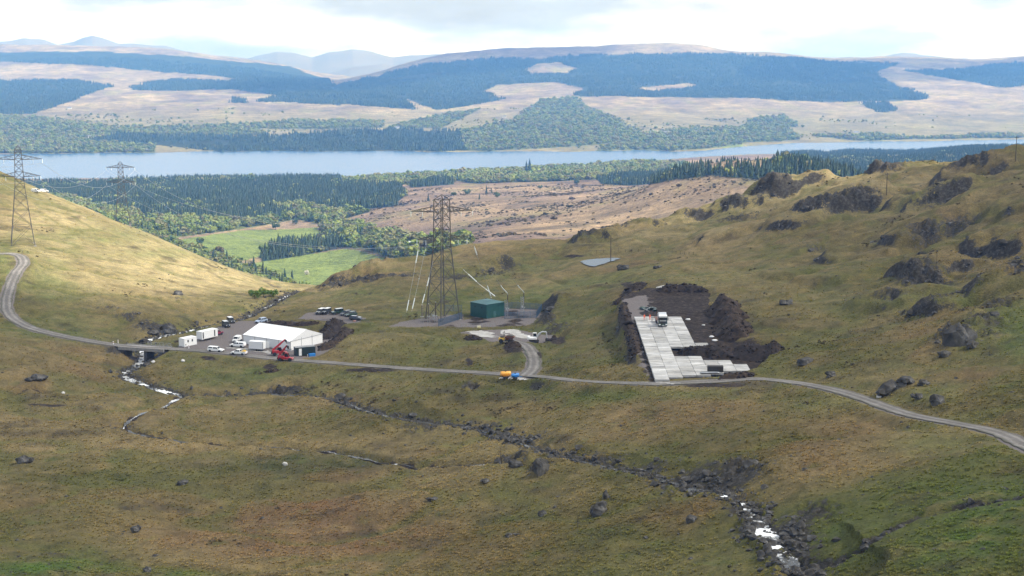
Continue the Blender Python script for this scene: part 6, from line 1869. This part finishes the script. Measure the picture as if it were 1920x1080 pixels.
# ================================================================ POWER LINE, SUBSTATION, BRIDGE, FARMS
def pylon(pos, Ht, rz, label, base=4.6, waist=2.3, top=1.5, armw=(10.5, 9.2), armz=(.865, .655), mem=.17, armdir=0.0):
    t = thing("electricity_pylon", label, "pylon", pos, rz, "steel lattice pylons")
    zw, zt = Ht * .60, Ht * .96
    def half(z):
        return base + (waist - base) * min(1, z / zw) if z < zw else waist + (top - waist) * (z - zw) / (zt - zw)
    cs = [(-1, -1), (1, -1), (1, 1), (-1, 1)]
    def corner(k, z):
        w = half(z); return Vector((cs[k % 4][0] * w, cs[k % 4][1] * w, z))
    for k in range(4):
        m = MB().bar(corner(k, -.6), corner(k, zw), mem * 1.35).bar(corner(k, zw), corner(k, zt), mem * 1.15)
        m.build("leg", M_PYLON, t)
        MB().box(*sum(([c - .5, c + .5] for c in corner(k, 0)[:2]), []), -1.2, .25).build("footing", M_CONC, t)
    levels = [0]
    z = 0
    while z < zt - 1:
        z += max(2.0, half(z) * 1.75)
        levels.append(min(z, zt))
    levels[-1] = zt
    for k in range(4):                               # one braced panel after another on each face
        for i, (a, b) in enumerate(zip(levels[:-1], levels[1:])):
            m = MB()
            m.bar(corner(k, a), corner(k + 1, b), mem * .6)
            m.bar(corner(k + 1, a) + Vector((.02, .02, 0)), corner(k, b) + Vector((.02, .02, 0)), mem * .6)
            m.bar(corner(k, b), corner(k + 1, b), mem * .6)
            m.build("face_bracing", M_PYLON, t)
    tips = []
    ca, sa = math.cos(armdir), math.sin(armdir)
    for aw, az in zip(armw, armz):
        z = Ht * az
        w = half(z)
        for s in (-1, 1):
            tip = Vector((s * aw * ca, s * aw * sa, z + .3))
            pr = Vector((-sa, ca, 0))
            ax = Vector((ca * s, sa * s, 0))
            m = MB()
            roots = [ax * w * .9 + pr * w * .9 + Vector((0, 0, z)), ax * w * .9 - pr * w * .9 + Vector((0, 0, z)), ax * w * .8 + pr * w * .8 + Vector((0, 0, z + 2.0)), ax * w * .8 - pr * w * .8 + Vector((0, 0, z + 2.0))]
            for q in roots: m.bar(q, tip, mem * .75)
            for fr in (.25, .5, .75):
                pts = [q.lerp(tip, fr) for q in roots]
                m.bar(pts[0], pts[1], mem * .5); m.bar(pts[0], pts[2], mem * .5); m.bar(pts[1], pts[3], mem * .5)
                p2 = [q.lerp(tip, fr - .25) for q in roots]
                m.bar(p2[0], pts[2], mem * .5); m.bar(p2[1], pts[3], mem * .5); m.bar(p2[0], pts[1], mem * .5)
            m.build("cross_arm", M_PYLON, t)
            for fr in (1.0, .55):
                pt = roots[0].lerp(tip, fr) if fr == 1.0 else (roots[0] + roots[1]).lerp(tip * 2, fr) / 2
                m = MB().lathe([(.05, 0), (.05, -.3)] + [(r, -.3 - .16 * j - (.08 if r > .1 else 0)) for j in range(9) for r in (.06, .17)] + [(.05, -1.9)], 8, 'z', pt)
                m.build("insulator", M_PORC, t)
                tips.append(pt + Vector((0, 0, -1.9)))
    m = MB()
    for k in range(4): m.bar(corner(k, zt), (0, 0, Ht), mem * .9)
    m.build("peak", M_PYLON, t)
    M = Matrix.Translation(Vector(pos)) @ Matrix.Rotation(rz, 4, 'Z')
    return t, [M @ q for q in tips], M @ Vector((0, 0, Ht))
pc_ = PZ(830, 599, COMP_Z)
pyl_c, tips_c, top_c = pylon((pc_[0], pc_[1], COMP_Z - .1), 43.5, math.radians(42), "steel lattice pylon standing in the substation compound in the middle of the scene", 4.2, 2.1, 1.9, (10.6, 8.6), (.865, .64), .20, math.radians(-42 + 8))
pl = G(43, 458)
pyl_l, tips_l, top_l = pylon((pl[0], pl[1], pl[2] - .3), 42.5, math.radians(20), "steel lattice pylon astride the road bend on the left hillside", 4.8, 1.9, 1.3, (10.0, 9.0), (.86, .69), .19, math.radians(-16))
pf_ = hid(226, 962, 0)
pyl_f, tips_f, top_f = pylon((pf_[0], pf_[1], h(pf_[0], pf_[1]) - .3), 42.0, math.radians(16), "distant steel lattice pylon behind the shoulder of the left hill, seen against the loch", 4.8, 2.0, 1.5, (9.6, 9.6), (.90, .665), .26, math.radians(-16))
def wire(a, b, sag, label, r=.035, name="power_cable", group="overhead conductors"):
    a, b = Vector(a), Vector(b)
    pts = []
    for k in range(25):
        u = k / 24
        p = a.lerp(b, u); p.z -= sag * 4 * u * (1 - u)
        pts.append(p)
    o = MB().tube(pts, r, 5).build(name, M_CABLE)
    return tag(o, label, "cable", group)
ARMS = {0: "upper left", 2: "upper right", 4: "lower left", 6: "lower right"}
for i, j in ((0, 0), (2, 2), (4, 4), (6, 6)):
    wire(tips_l[i], tips_f[j], 11, ARMS[i] + " power cable sagging between the left hillside pylon and the distant pylon", .05)
for i, j in ((2, 0), (0, 2), (6, 4), (4, 6)):
    wire(tips_f[i], tips_c[j], 15, ARMS[i] + " power cable crossing the valley from the distant pylon to the compound pylon", .05)
for i in (0, 2, 4, 6):
    q = tips_l[i]
    wire(q, q + Vector((-190, -60, 6)), 6, ARMS[i] + " power cable leaving the left hillside pylon out of the picture", .05)

# down leads with white insulators to the sealing ends
def lead(a, b, spans, label, r=.05):
    a, b = Vector(a), Vector(b)
    t = thing("down_lead", label, "conductor", b, 0, "down leads of the compound pylon")
    MB().tube([a - b, (a - b) * .5 + Vector((0, 0, -.4)), Vector((0, 0, 0))], r, 5).build("cable", M_CABLE, t)
    for u0, u1 in spans:
        p0, p1 = (a - b) * (1 - u0), (a - b) * (1 - u1)
        n = 14
        prof = []
        pts, rs = [], []
        for k in range(n + 1):
            q = p0.lerp(p1, k / n) + Vector((0, 0, -.4)) * (1 - abs(2 * (u0 + (u1 - u0) * k / n) - 1)) 
            pts.append(q); rs.append(.20 if k % 2 else .12)
        MB().tube(pts, rs, 8).build("insulator", M_PORC, t)
    return t
def seal(px, py, Ht, label):
    p = PZ(px, py, COMP_Z)
    t = thing("cable_sealing_end", label, "insulator post", (p[0], p[1], COMP_Z), 0, "cable sealing ends in the compound")
    for x in (-.35, .35):
        for y in (-.35, .35): MB().bar((x, y, 0), (x * .8, y * .8, 2.2), .10).build("stand_leg", M_STEEL, t)
    MB().box(-.5, .5, -.5, .5, 2.2, 2.35).build("stand_top", M_STEEL, t)
    z0, z1 = 2.36, Ht
    n = 16
    MB().lathe([(.10 if k % 2 else .24, z0 + (z1 - z0) * k / n) for k in range(n + 1)], 10).build("bushing", M_PORCD, t)
    MB().lathe([(.14, z1), (.16, z1 + .15), (.05, z1 + .3)], 8).build("cap", M_STEEL, t)
    return Vector((p[0], p[1], COMP_Z + z1 + .3))
sl = [seal(791.5, 606, 6.2, "leftmost dark insulator post in front of the compound pylon"), seal(804, 605, 6.4, "middle dark insulator post in front of the compound pylon"), seal(817, 604, 6.8, "rightmost dark insulator post in front of the compound pylon, by the mesh fence")]
sr = [seal(921, 590, 6.0, "dark insulator post rising behind the green building"), seal(952, 590, 7.2, "dark insulator post just right of the green building"), seal(982, 588, 7.4, "dark insulator post at the right end of the compound")]
def arm_pt(lst, n): return lst[n]
lead(P(787, 452, 488), P(762, 586, 482), [(.13, .30), (.82, .97)], "leftmost white insulated down lead left of the compound pylon")
lead(P(800, 455, 488), P(772, 584, 480), [(.50, .52), (.80, .96)], "second white insulated down lead left of the compound pylon")
lead(P(812, 490, 489), sl[0], [(.36, .55), (.75, .96)], "short slanting white down lead next to the compound pylon's left legs")
lead(P(884, 446, 489), sr[0], [(.14, .27), (.80, .98)], "upper white down lead from the right arm to the post behind the green building")
lead(P(868, 505, 489), P(929, 556, 492), [(.16, .42), (.70, .98)], "long slanting white down lead above the green building")
lead(P(932, 525, 490), sr[1], [(.35, .95)], "slanting white down lead right of the green building")
lead(P(963, 523, 489), sr[2], [(.40, .95)], "rightmost slanting white down lead in the compound")

# green switch building
p = PZ(912, 598, COMP_Z)
t = thing("switch_building", "dark teal green switch building with ribbed walls in the substation compound", "building", (p[0], p[1], COMP_Z + .02), math.radians(43))
S = 8.4
HB = 5.0
for nm, args in (("wall", (0, S, 0, .2)), ("wall", (0, S, S - .2, S)), ("wall", (0, .2, .2, S - .2)), ("wall", (S - .2, S, .2, S - .2))):
    w = MB().box(*args, 0, HB).build(nm, M_GRNCLAD, t)
for k in range(13):                                   # cladding sheets
    x = .05 + k * .64
    MB().box(x, x + .60, -.05, -.003, .15, HB - .05).build("cladding_sheet", M_GRNCLAD, t)
    MB().box(-.05, -.003, x, x + .60, .15, HB - .05).build("cladding_sheet", M_GRNCLAD, t)
MB().hexa([(-.25, -.25, HB + .003), (S + .25, -.25, HB + .003), (S + .25, S + .25, HB + .003), (-.25, S + .25, HB + .003), (S * .35, S * .35, HB + .85), (S * .65, S * .35, HB + .85), (S * .65, S * .65, HB + .85), (S * .35, S * .65, HB + .85)]).build("roof", M_GRNROOF, t)
d = MB().box(3.2, 4.4, -.09, -.052, .1, 2.3).build("door", M_GRNROOF, t)
MB().box(4.2, 4.3, -.14, -.092, 1.1, 1.25).build("handle", M_STEEL, d)
for y in (2.0, 5.5): MB().box(-.09, -.052, y, y + .7, 3.4, 4.0).build("louvre", M_CONT, t)

def fence(pts, label, Hf=2.4, step=2.5, name="mesh_fence", matf=None, bars=True):
    pts = [Vector(p) for p in pts]
    c = pts[0]
    t = thing(name, label, "fence", c)
    for a, b in zip(pts[:-1], pts[1:]):
        L = (b - a).length
        n = max(1, round(L / step))
        for k in range(n + (1 if b == pts[-1] else 0)):
            q = a.lerp(b, k / n) - c
            MB().box(q.x - .05, q.x + .05, q.y - .05, q.y + .05, q.z - .2, q.z + Hf + .1).build("fence_post", matf or M_FENCE, t)
        for k in range(n):
            p0, p1 = a.lerp(b, (k + .03) / n) - c, a.lerp(b, (k + .97) / n) - c
            m = MB()
            if bars:
                nb = 14
                for j in range(nb + 1):
                    q = p0.lerp(p1, j / nb)
                    m.bar(q + Vector((0, 0, .1)), q + Vector((0, 0, Hf)), .055)
                for z in (.3, Hf - .25): m.bar(p0 + Vector((0, 0, z)), p1 + Vector((0, 0, z)), .06)
            else:
                for z in (.45, .8, 1.1): m.bar(p0 + Vector((0, 0, z)), p1 + Vector((0, 0, z)), .02)
            o = m.build("fence_panel", matf or M_FENCE, t)
            tag(o, kind="stuff")
    return t
def cpt(x, y): return PZ(x, y, COMP_Z)
fence([cpt(822, 612), cpt(866, 598), cpt(866, 584), cpt(835, 584)], "blue grey steel fence around the pylon's right side in the compound")
fence([cpt(946, 598), cpt(1006, 596), cpt(1016, 582), cpt(960, 578), cpt(942, 582)], "blue grey steel fence around the posts right of the green building")
# lattice stands in the right enclosure
for x, y, hh, lab in ((949, 592, 5.6, "pale lattice equipment stand nearest the green building"), (979, 590, 6.4, "pale lattice equipment stand at the right of the compound"), (812, 600, 3.0, "low grey lattice stand between the dark insulator posts")):
    p = PZ(x, y, COMP_Z)
    t = thing("equipment_stand", lab, "stand", (p[0], p[1], COMP_Z), .3, "lattice equipment stands")
    for a in (-.4, .4):
        for b in (-.4, .4): MB().bar((a, b, 0), (a, b, hh), .09).build("leg", M_STEEL, t)
    m = MB()
    for k in range(int(hh / .8)):
        z = k * .8
        for (a, b), (c2, d2) in zip([(-.4, -.4), (.4, -.4), (.4, .4), (-.4, .4)], [(.4, -.4), (.4, .4), (-.4, .4), (-.4, -.4)]): m.bar((a, b, z), (c2, d2, z + .8), .05)
    m.build("bracing", M_STEEL, t)
    MB().lathe([(.3, hh * .4), (.3, hh * .4 + .6)], 10).build("transformer_can", M_SILVER, t)
# handrail along the front of the compound
t = thing("handrail", "low pale handrail in front of the green building", "railing", cpt(865, 613))
a, b = Vector(cpt(865, 613)), Vector(cpt(928, 612.5))
for k in range(9):
    q = a.lerp(b, k / 8) - a
    MB().box(q.x - .04, q.x + .04, q.y - .04, q.y + .04, 0, 1.15).build("post", M_STEEL, t)
for z in (.6, 1.1): MB().bar(Vector((0, 0, z)), b - a + Vector((0, 0, z)), .06).build("rail", M_STEEL, t)
p = cpt(898, 616)
t = thing("tool_chest", "small pale yellow box below the handrail", "box", (p[0], p[1], h(p[0], p[1])), .1)
MB().box(-.6, .6, -.35, .35, 0, .55).build("body", mat("pale_yellow_plastic", (.62, .56, .32), .5), t, .04)
MB().box(-.63, .63, -.38, .38, .553, .66).build("lid", mat("cream_plastic", (.7, .66, .45), .5), t, .03)

# ---------------------------------------------------------------- bridge
ra, rb = Vector(P(236, 648.5, 455)), Vector(P(308, 653, 451.2))
d = (rb - ra); Lb = math.hypot(d.x, d.y)
t = thing("road_bridge", "low stone road bridge carrying the track over the stream", "bridge", (ra.x, ra.y, ra.z), math.atan2(d.y, d.x))
MB().box(-1, Lb + 1, -2.5, 2.5, -.75, -.02).build("deck", M_CONC, t, .04)
for y in (-2.62, 2.62): MB().box(-1.2, Lb + 1.2, y - .12, y + .12, -.8, .22).build("kerb_beam", M_CONC, t)
brr = random.Random(3)
for nm, x0, x1 in (("abutment", -2.4, .8), ("abutment", Lb - .8, Lb + 2.4), ("pier", Lb * .60 - .5, Lb * .60 + .5)):
    ab = MB().box(x0, x1, -2.35, 2.35, -6.2, -.76).build(nm, M_STONE, t)
    z = -6.1
    while z < -1.1:
        x = x0 + .03
        while x < x1 - .25:
            w = min(x1 - x - .02, brr.uniform(.45, .85))
            MB().box(x, x + w - .05, -2.47 - brr.uniform(0, .05), -2.353, z, z + .42).build("stone", M_STONE, ab)
            x += w
        z += .47
t2 = thing("bridge_railing", "pale post and rail fence on the far side of the bridge", "railing", tuple(ra), math.atan2(d.y, d.x))
for k in range(7):
    x = Lb * .45 + k * (Lb * .6) / 6
    MB().box(x - .05, x + .05, 2.95, 3.05, -.3, 1.15).build("post", M_STEEL, t2)
for z in (.5, 1.0): MB().bar((Lb * .45, 3.0, z), (Lb * 1.05, 3.0, z), .07).build("rail", M_STEEL, t2)
for x, y, lab in ((212.5, 646.5, "left of two white marker posts before the bridge"), (221.5, 643.5, "right of two white marker posts before the bridge, across the road"), (354, 653, "white marker post at the yard corner by the site cabin")):
    p = G(x, y)
    t = thing("marker_post", lab, "post", (p[0], p[1], p[2] - .05), 0, "white roadside marker posts")
    MB().lathe([(.16, 0), (.16, 1.0), (.13, 1.15), (.05, 1.2)], 10).build("shaft", M_WHITE, t)
    MB().lathe([(.165, .75), (.165, .9)], 10).build("reflector_band", M_RLAMP, t)

# ---------------------------------------------------------------- poles and hill fence
def pole(px, py, Hp, label, y0=300, y1=880):
    p = G(px, py, y0, y1)
    t = thing("utility_pole", label, "pole", (p[0], p[1], p[2] - .3), .2, "wooden line poles")
    MB().tube([(0, 0, 0), (0, 0, Hp + .3)], [.17, .12], 8).build("shaft", M_WOOD, t)
    MB().box(-.9, .9, -.06, .06, Hp - .4, Hp - .28).build("cross_arm", M_WOOD, t)
    for x in (-.8, 0, .8): MB().lathe([(.05, Hp - .28), (.10, Hp - .2), (.05, Hp - .05)], 8, 'z', (x, 0, 0)).build("insulator", M_PORCD, t)
    return t
pole(1662, 366, 9.5, "lone wooden pole on the skyline saddle of the right hill")
pole(1904, 302, 10.5, "wooden pole on the skyline at the right edge of the picture")
pole(1145, 489, 10.0, "thin wooden pole standing beside the small lochan")
pole(1777, 445, 4.5, "short thin pole halfway up the right hillside")
fpts = [G(x, y, 500, 880) for x, y in ((1118, 474), (1160, 473), (1210, 472), (1260, 476), (1300, 478))]
fence(fpts, "thin post and wire fence across the saddle behind the lochan", 1.2, 4.0, "wire_fence", M_WOOD, False)

# ---------------------------------------------------------------- houses of the valley
M_HARL = mat("white_harled_wall", (.72, .72, .70), .9, var=.08, scale=.6)
M_SLATE = mat("grey_slate_roof", (.13, .135, .15), .7, var=.25, scale=.5)
M_SHEDR = mat("pale_sheet_roof", (.48, .52, .55), .5, var=.1, scale=.3)
def house(px, py, L, W, E, rz, label, roofm=None, y0=1300, y1=7000, cat="house", name="cottage"):
    p = G(px, py, y0, y1, 900)
    t = thing(name, label, cat, (p[0], p[1], p[2] - .5), rz)
    MB().box(-L / 2, L / 2, -W / 2, W / 2, 0, E).build("wall", M_HARL, t)
    R = E + W * .42
    MB().prism([(-W / 2, E - .01), (W / 2, E - .01), (0, R - .15)], 'x', -L / 2 + .02, L / 2 - .02).build("gable", M_HARL, t)
    r = MB()
    for s in (-1, 1):
        r.hexa([(-L / 2 - .3, s * (W / 2 + .4), E - .15), (L / 2 + .3, s * (W / 2 + .4), E - .15), (L / 2 + .3, 0, R), (-L / 2 - .3, 0, R), (-L / 2 - .3, s * (W / 2 + .4), E + .1), (L / 2 + .3, s * (W / 2 + .4), E + .1), (L / 2 + .3, 0, R + .25), (-L / 2 - .3, 0, R + .25)])
    ro = r.build("roof", roofm or M_SLATE, t)
    for x in (-L / 2 + .5, L / 2 - .5): MB().box(x - .4, x + .4, -.35, .35, R - .5, R + 1.2).build("chimney", M_HARL, ro)
    for k in range(3):
        x = -L / 2 + L * (k + .5) / 3
        w = MB().box(x - .5, x + .5, -W / 2 - .06, -W / 2 - .003, 1.2, 2.5).build("window" if k != 1 else "door", M_GLASS, t)
        MB().box(x - .6, x + .6, -W / 2 - .14, -W / 2 - .063, 1.08, 1.18).build("sill", M_SLATE, w)
    return t
for a in [(578, 379, 16, 8, 4, .3, "white house among the trees left of the moor"), (560, 381, 12, 7, 3.5, .2, "low white building left of the house among the trees"), (742, 457, 13, 7, 4, .1, "white cottage in the trees behind the compound ridge"), (781, 462, 20, 8, 3.2, -.1, "long pale roofed shed in the trees behind the compound pylon", M_SHEDR), (865, 455, 14, 8, 3.5, .1, "pale shed just over the ridge right of the compound pylon", M_SHEDR),
          (172, 258, 26, 10, 6, .2, "white farmhouse on the far shore near the left"), (130, 204, 18, 9, 5, .1, "small white house high on the far left slope"), (744, 241, 20, 9, 6, 0, "lone white house on the pasture edge above the far shore"), (946, 221, 14, 8, 7, 0, "tiny white cottage on the brown slope in the middle distance"), (1250, 250, 22, 9, 6, .1, "left white house in the trees of the far shore village"), (1266, 247, 20, 9, 6, -.1, "right white house in the trees of the far shore village"), (1307, 249, 20, 9, 6, .1, "white house on the spit of the far shore"), (1606, 250, 20, 9, 6, 0, "white house by the far shore near the right"), (1018, 332, 40, 10, 4, .05, "long pale building on the near shore beside the tall firs", M_SHEDR)]:
    house(*a)

# ---------------------------------------------------------------- single trees
def tree(px, py, Ht, kind, label, y0=1300, y1=4600, leafm=None, seed=1, squat=1.0):
    p = G(px, py, y0, y1, 900)
    rng = np.random.default_rng(seed)
    t = thing("spruce_tree" if kind == 'c' else "broadleaf_tree", label, "tree", (p[0], p[1], p[2] - .3), rng.random() * 6, "single trees")
    if kind == 'c':
        MB().tube([(0, 0, 0), (0, 0, Ht * .9)], [.025 * Ht, .006 * Ht], 7).build("trunk", M_BARK, t)
        v, f = conifer_vf(rng, Ht, .20 * Ht, 12, 13, .06)
        mesh_obj("crown", v, f, M_NEEDLE, t)
    else:
        m = MB().tube([(0, 0, 0), (.02 * Ht, 0, Ht * .25), (0, .02 * Ht, Ht * .6)], [.035 * Ht, .025 * Ht, .01 * Ht], 7)
        for k in range(4):
            a = k * 1.57 + rng.random()
            m.tube([(0, 0, Ht * (.25 + .06 * k)), (math.cos(a) * Ht * .2, math.sin(a) * Ht * .2, Ht * (.5 + .05 * k))], [.016 * Ht, .006 * Ht], 5)
        m.build("trunk", M_BARK, t)
        v, f = crown_vf(rng, 420, .46 * Ht * squat, .44 * Ht, .56 * Ht, .055 * Ht, 8)
        mesh_obj("crown", v, f, leafm or M_LEAFG, t)
    return t
def plain_leaf(name, c): return leaf_mat(name, [c, c])
M_LEAFG = plain_leaf("green_leaves", (.075, .11, .035))
M_LEAFB = plain_leaf("budding_brown_leaves", (.13, .11, .06))
M_LEAFW = plain_leaf("white_blossom", (.62, .60, .52))
TREES = [(376, 459, 12, 'b', "round dark green tree standing alone on the upper left of the farm field", M_LEAFG), (413, 477, 13, 'b', "brownish round tree at the lower edge of the upper farm field", M_LEAFB), (385, 470, 8, 'b', "small green tree left of the brownish tree by the field", M_LEAFG), (575, 516, 7, 'b', "white blossoming bush alone in the lower farm field", M_LEAFW), (517, 431, 15, 'b', "bright green spreading tree on the upper edge of the farm field", M_LEAFG), (553, 422, 13, 'b', "bright green tree right of the spreading one at the field edge", M_LEAFG), (400, 492, 9, 'b', "bright green bush at the foot of the sunlit hill", M_LEAFG),
         (803, 377, 15, 'c', "lone dark spruce on the left of the moor", None), (851, 369, 11, 'b', "small dark tree above the compound pylon on the moor", M_LEAFG), (876, 366, 14, 'b', "dark bushy tree at the left of the moor's tree group", M_LEAFG), (899, 374, 12, 'c', "thin spruce below the others in the moor's tree group", None), (912, 363, 17, 'c', "tallest spruce of the moor's tree group", None), (932, 371, 12, 'b', "grey green bush right of the moor's tree group", M_LEAFG), (922, 362, 12, 'c', "slim spruce right of the tallest one on the moor", None), (1013, 356, 10, 'b', "round green bush alone at the far edge of the moor", M_LEAFG), (1081, 347, 13, 'b', "dark rounded tree where the moor meets the shore wood", M_LEAFG),
         (987, 327, 36, 'c', "left of two tall dark firs on the near shore", None), (993, 327, 42, 'c', "right and taller of two tall dark firs on the near shore", None), (671, 441, 17, 'c', "slim dark conifer standing out of the wood beside the moor", None), (470, 346, 24, 'b', "dark rounded wood clump top above the spruces on the near shore", M_LEAFG)]
for i, a in enumerate(TREES):
    tree(a[0], a[1], a[2], a[3], a[4], leafm=a[5], seed=700 + i)
# willow scrub by the burn
for i, (x, y, hh, lab) in enumerate([(478, 560, 4.2, "left of the bright green willow bushes by the stream gap"), (494, 557, 4.8, "middle bright green willow bush by the stream gap"), (512, 556, 4.0, "right of the bright green willow bushes by the stream gap")]):
    tree(x, y, hh, 'b', lab, 450, 880, plain_leaf("willow_leaves", (.12, .19, .04)), 800 + i, 1.3)
for i, (x, y, hh, lab) in enumerate([(938, 868, 3.6, "thin bare sapling standing on the rocks of the brook"), (1083, 988, 1.8, "small bare thorn bush in the lower middle foreground"), (1756, 498, 4.0, "small dark bush growing from the crag on the right hillside")]):
    p = G(x, y)
    t = thing("bare_sapling", lab, "sapling", p, i, "bare saplings")
    rng = np.random.default_rng(60 + i)
    MB().tube([(0, 0, -.1), (.05, 0, hh * .5), (0, .06, hh)], [.06, .04, .015], 6).build("trunk", M_BARK, t)
    m = MB()
    for k in range(12):
        z = hh * (.2 + .75 * rng.random()); a = rng.random() * 6.28; L = hh * .28 * (1.1 - z / hh)+.1
        m.tube([(0, 0, z), (math.cos(a) * L, math.sin(a) * L, z + L * .7)], [.025, .008], 4)
    m.build("crown", M_BARK, t)
# ================================================================ CLOUD AND AIR
# one cumulus high above to the right: its shadow lies over the near glen, as in the photograph
M_CLOUD, _n, _l, _b = nmat("cloud_vapour")
_b.inputs['Base Color'].default_value = (.9, .9, .9, 1)
_b.inputs['Roughness'].default_value = 1
_b.inputs['Specular IOR Level'].default_value = 0
_tr = _n.new("ShaderNodeBsdfTransparent")        # thin vapour: part of the sunlight comes straight through
_ms = _n.new("ShaderNodeMixShader"); _ms.inputs[0].default_value = .57
_l.new(_b.outputs[0], _ms.inputs[1]); _l.new(_tr.outputs[0], _ms.inputs[2])
_l.new(_ms.outputs[0], _n["Material Output"].inputs['Surface'])
CLOUD_ALT = 2900.0
SHADE = [(-900, -500), (-900, 450), (-420, 520), (-215, 538), (-150, 530), (-95, 545), (-60, 650), (60, 690), (150, 690), (300, 660), (480, 640), (700, 500), (700, -500)]
def cloud(name, poly, zref, alt, thick, label, seed):
    off = Vector((SUN_DIR.x, SUN_DIR.y)) / SUN_DIR.z * (alt - zref)
    xs = np.linspace(min(p[0] for p in poly) - 60, max(p[0] for p in poly) + 60, 130)
    ys = np.linspace(min(p[1] for p in poly) - 60, max(p[1] for p in poly) + 60, 110)
    X, Y = np.meshgrid(xs, ys)
    sd = poly_sd(X, Y, poly) + fbm(X, Y, 90, 4, seed) * 22
    t = np.sqrt(np.clip(-sd / 150, 0, 1))
    up = t * thick * (0.55 + 0.45 * fbm(X, Y, 160, 5, seed + 3, .6)) + t * 20
    dn = t * thick * 0.18
    inside = sd < 0
    r, c = X.shape
    idx = np.arange(r * c).reshape(r, c)
    keep = inside[:-1, :-1] & inside[1:, :-1] & inside[:-1, 1:] & inside[1:, 1:]
    q = np.stack([idx[:-1, :-1], idx[:-1, 1:], idx[1:, 1:], idx[1:, :-1]], -1)[keep]
    # the shadow of the middle layer keeps the outline: top and bottom share that outline
    v = np.r_[np.c_[X.ravel() + off.x, Y.ravel() + off.y, (alt + up).ravel()], np.c_[X.ravel() + off.x, Y.ravel() + off.y, (alt - dn).ravel()]]
    f = [tuple(a) for a in q] + [tuple((a + r * c)[::-1]) for a in q]
    used = np.unique(np.array(f))
    remap = -np.ones(len(v), int); remap[used] = np.arange(len(used))
    o = mesh_obj(name, v[used], remap[np.array(f)].tolist(), M_CLOUD, smooth=True)
    return tag(o, kind="structure")
cloud("sky_cloud", SHADE, -85, CLOUD_ALT, 220, "", 71)
cloud("sky_cloud", [(-1500, 8200), (-1400, 9000), (-700, 10600), (300, 10900), (700, 9900), (500, 9000), (-200, 8700), (-700, 7700), (-1200, 7700)], 0, CLOUD_ALT, 300, "", 73)
cloud("sky_cloud", [(1500, 8500), (1700, 9500), (2700, 10300), (4200, 10200), (4300, 9300), (3000, 8900), (2200, 8300)], 0, CLOUD_ALT, 300, "", 75)

M_HAZE = bpy.data.materials.new("thin_blue_air")
M_HAZE.use_nodes = True
_hn, _hl = M_HAZE.node_tree.nodes, M_HAZE.node_tree.links
_hn.clear()
_ho = _hn.new("ShaderNodeOutputMaterial")
_hv = _hn.new("ShaderNodeVolumePrincipled")
_hv.inputs['Color'].default_value = (.15, .40, 1.0, 1)
_hv.inputs['Density'].default_value = 8.0e-5
_hv.inputs['Absorption Color'].default_value = (1, 1, 1, 1)
_hv.inputs['Anisotropy'].default_value = 0.1
_hl.new(_hv.outputs['Volume'], _ho.inputs['Volume'])
hz = MB().box(-12500, 12500, -700, 21500, -470, 260).build("haze", M_HAZE)
tag(hz, "thin blue air between the camera and the far hills", "haze", kind="stuff")
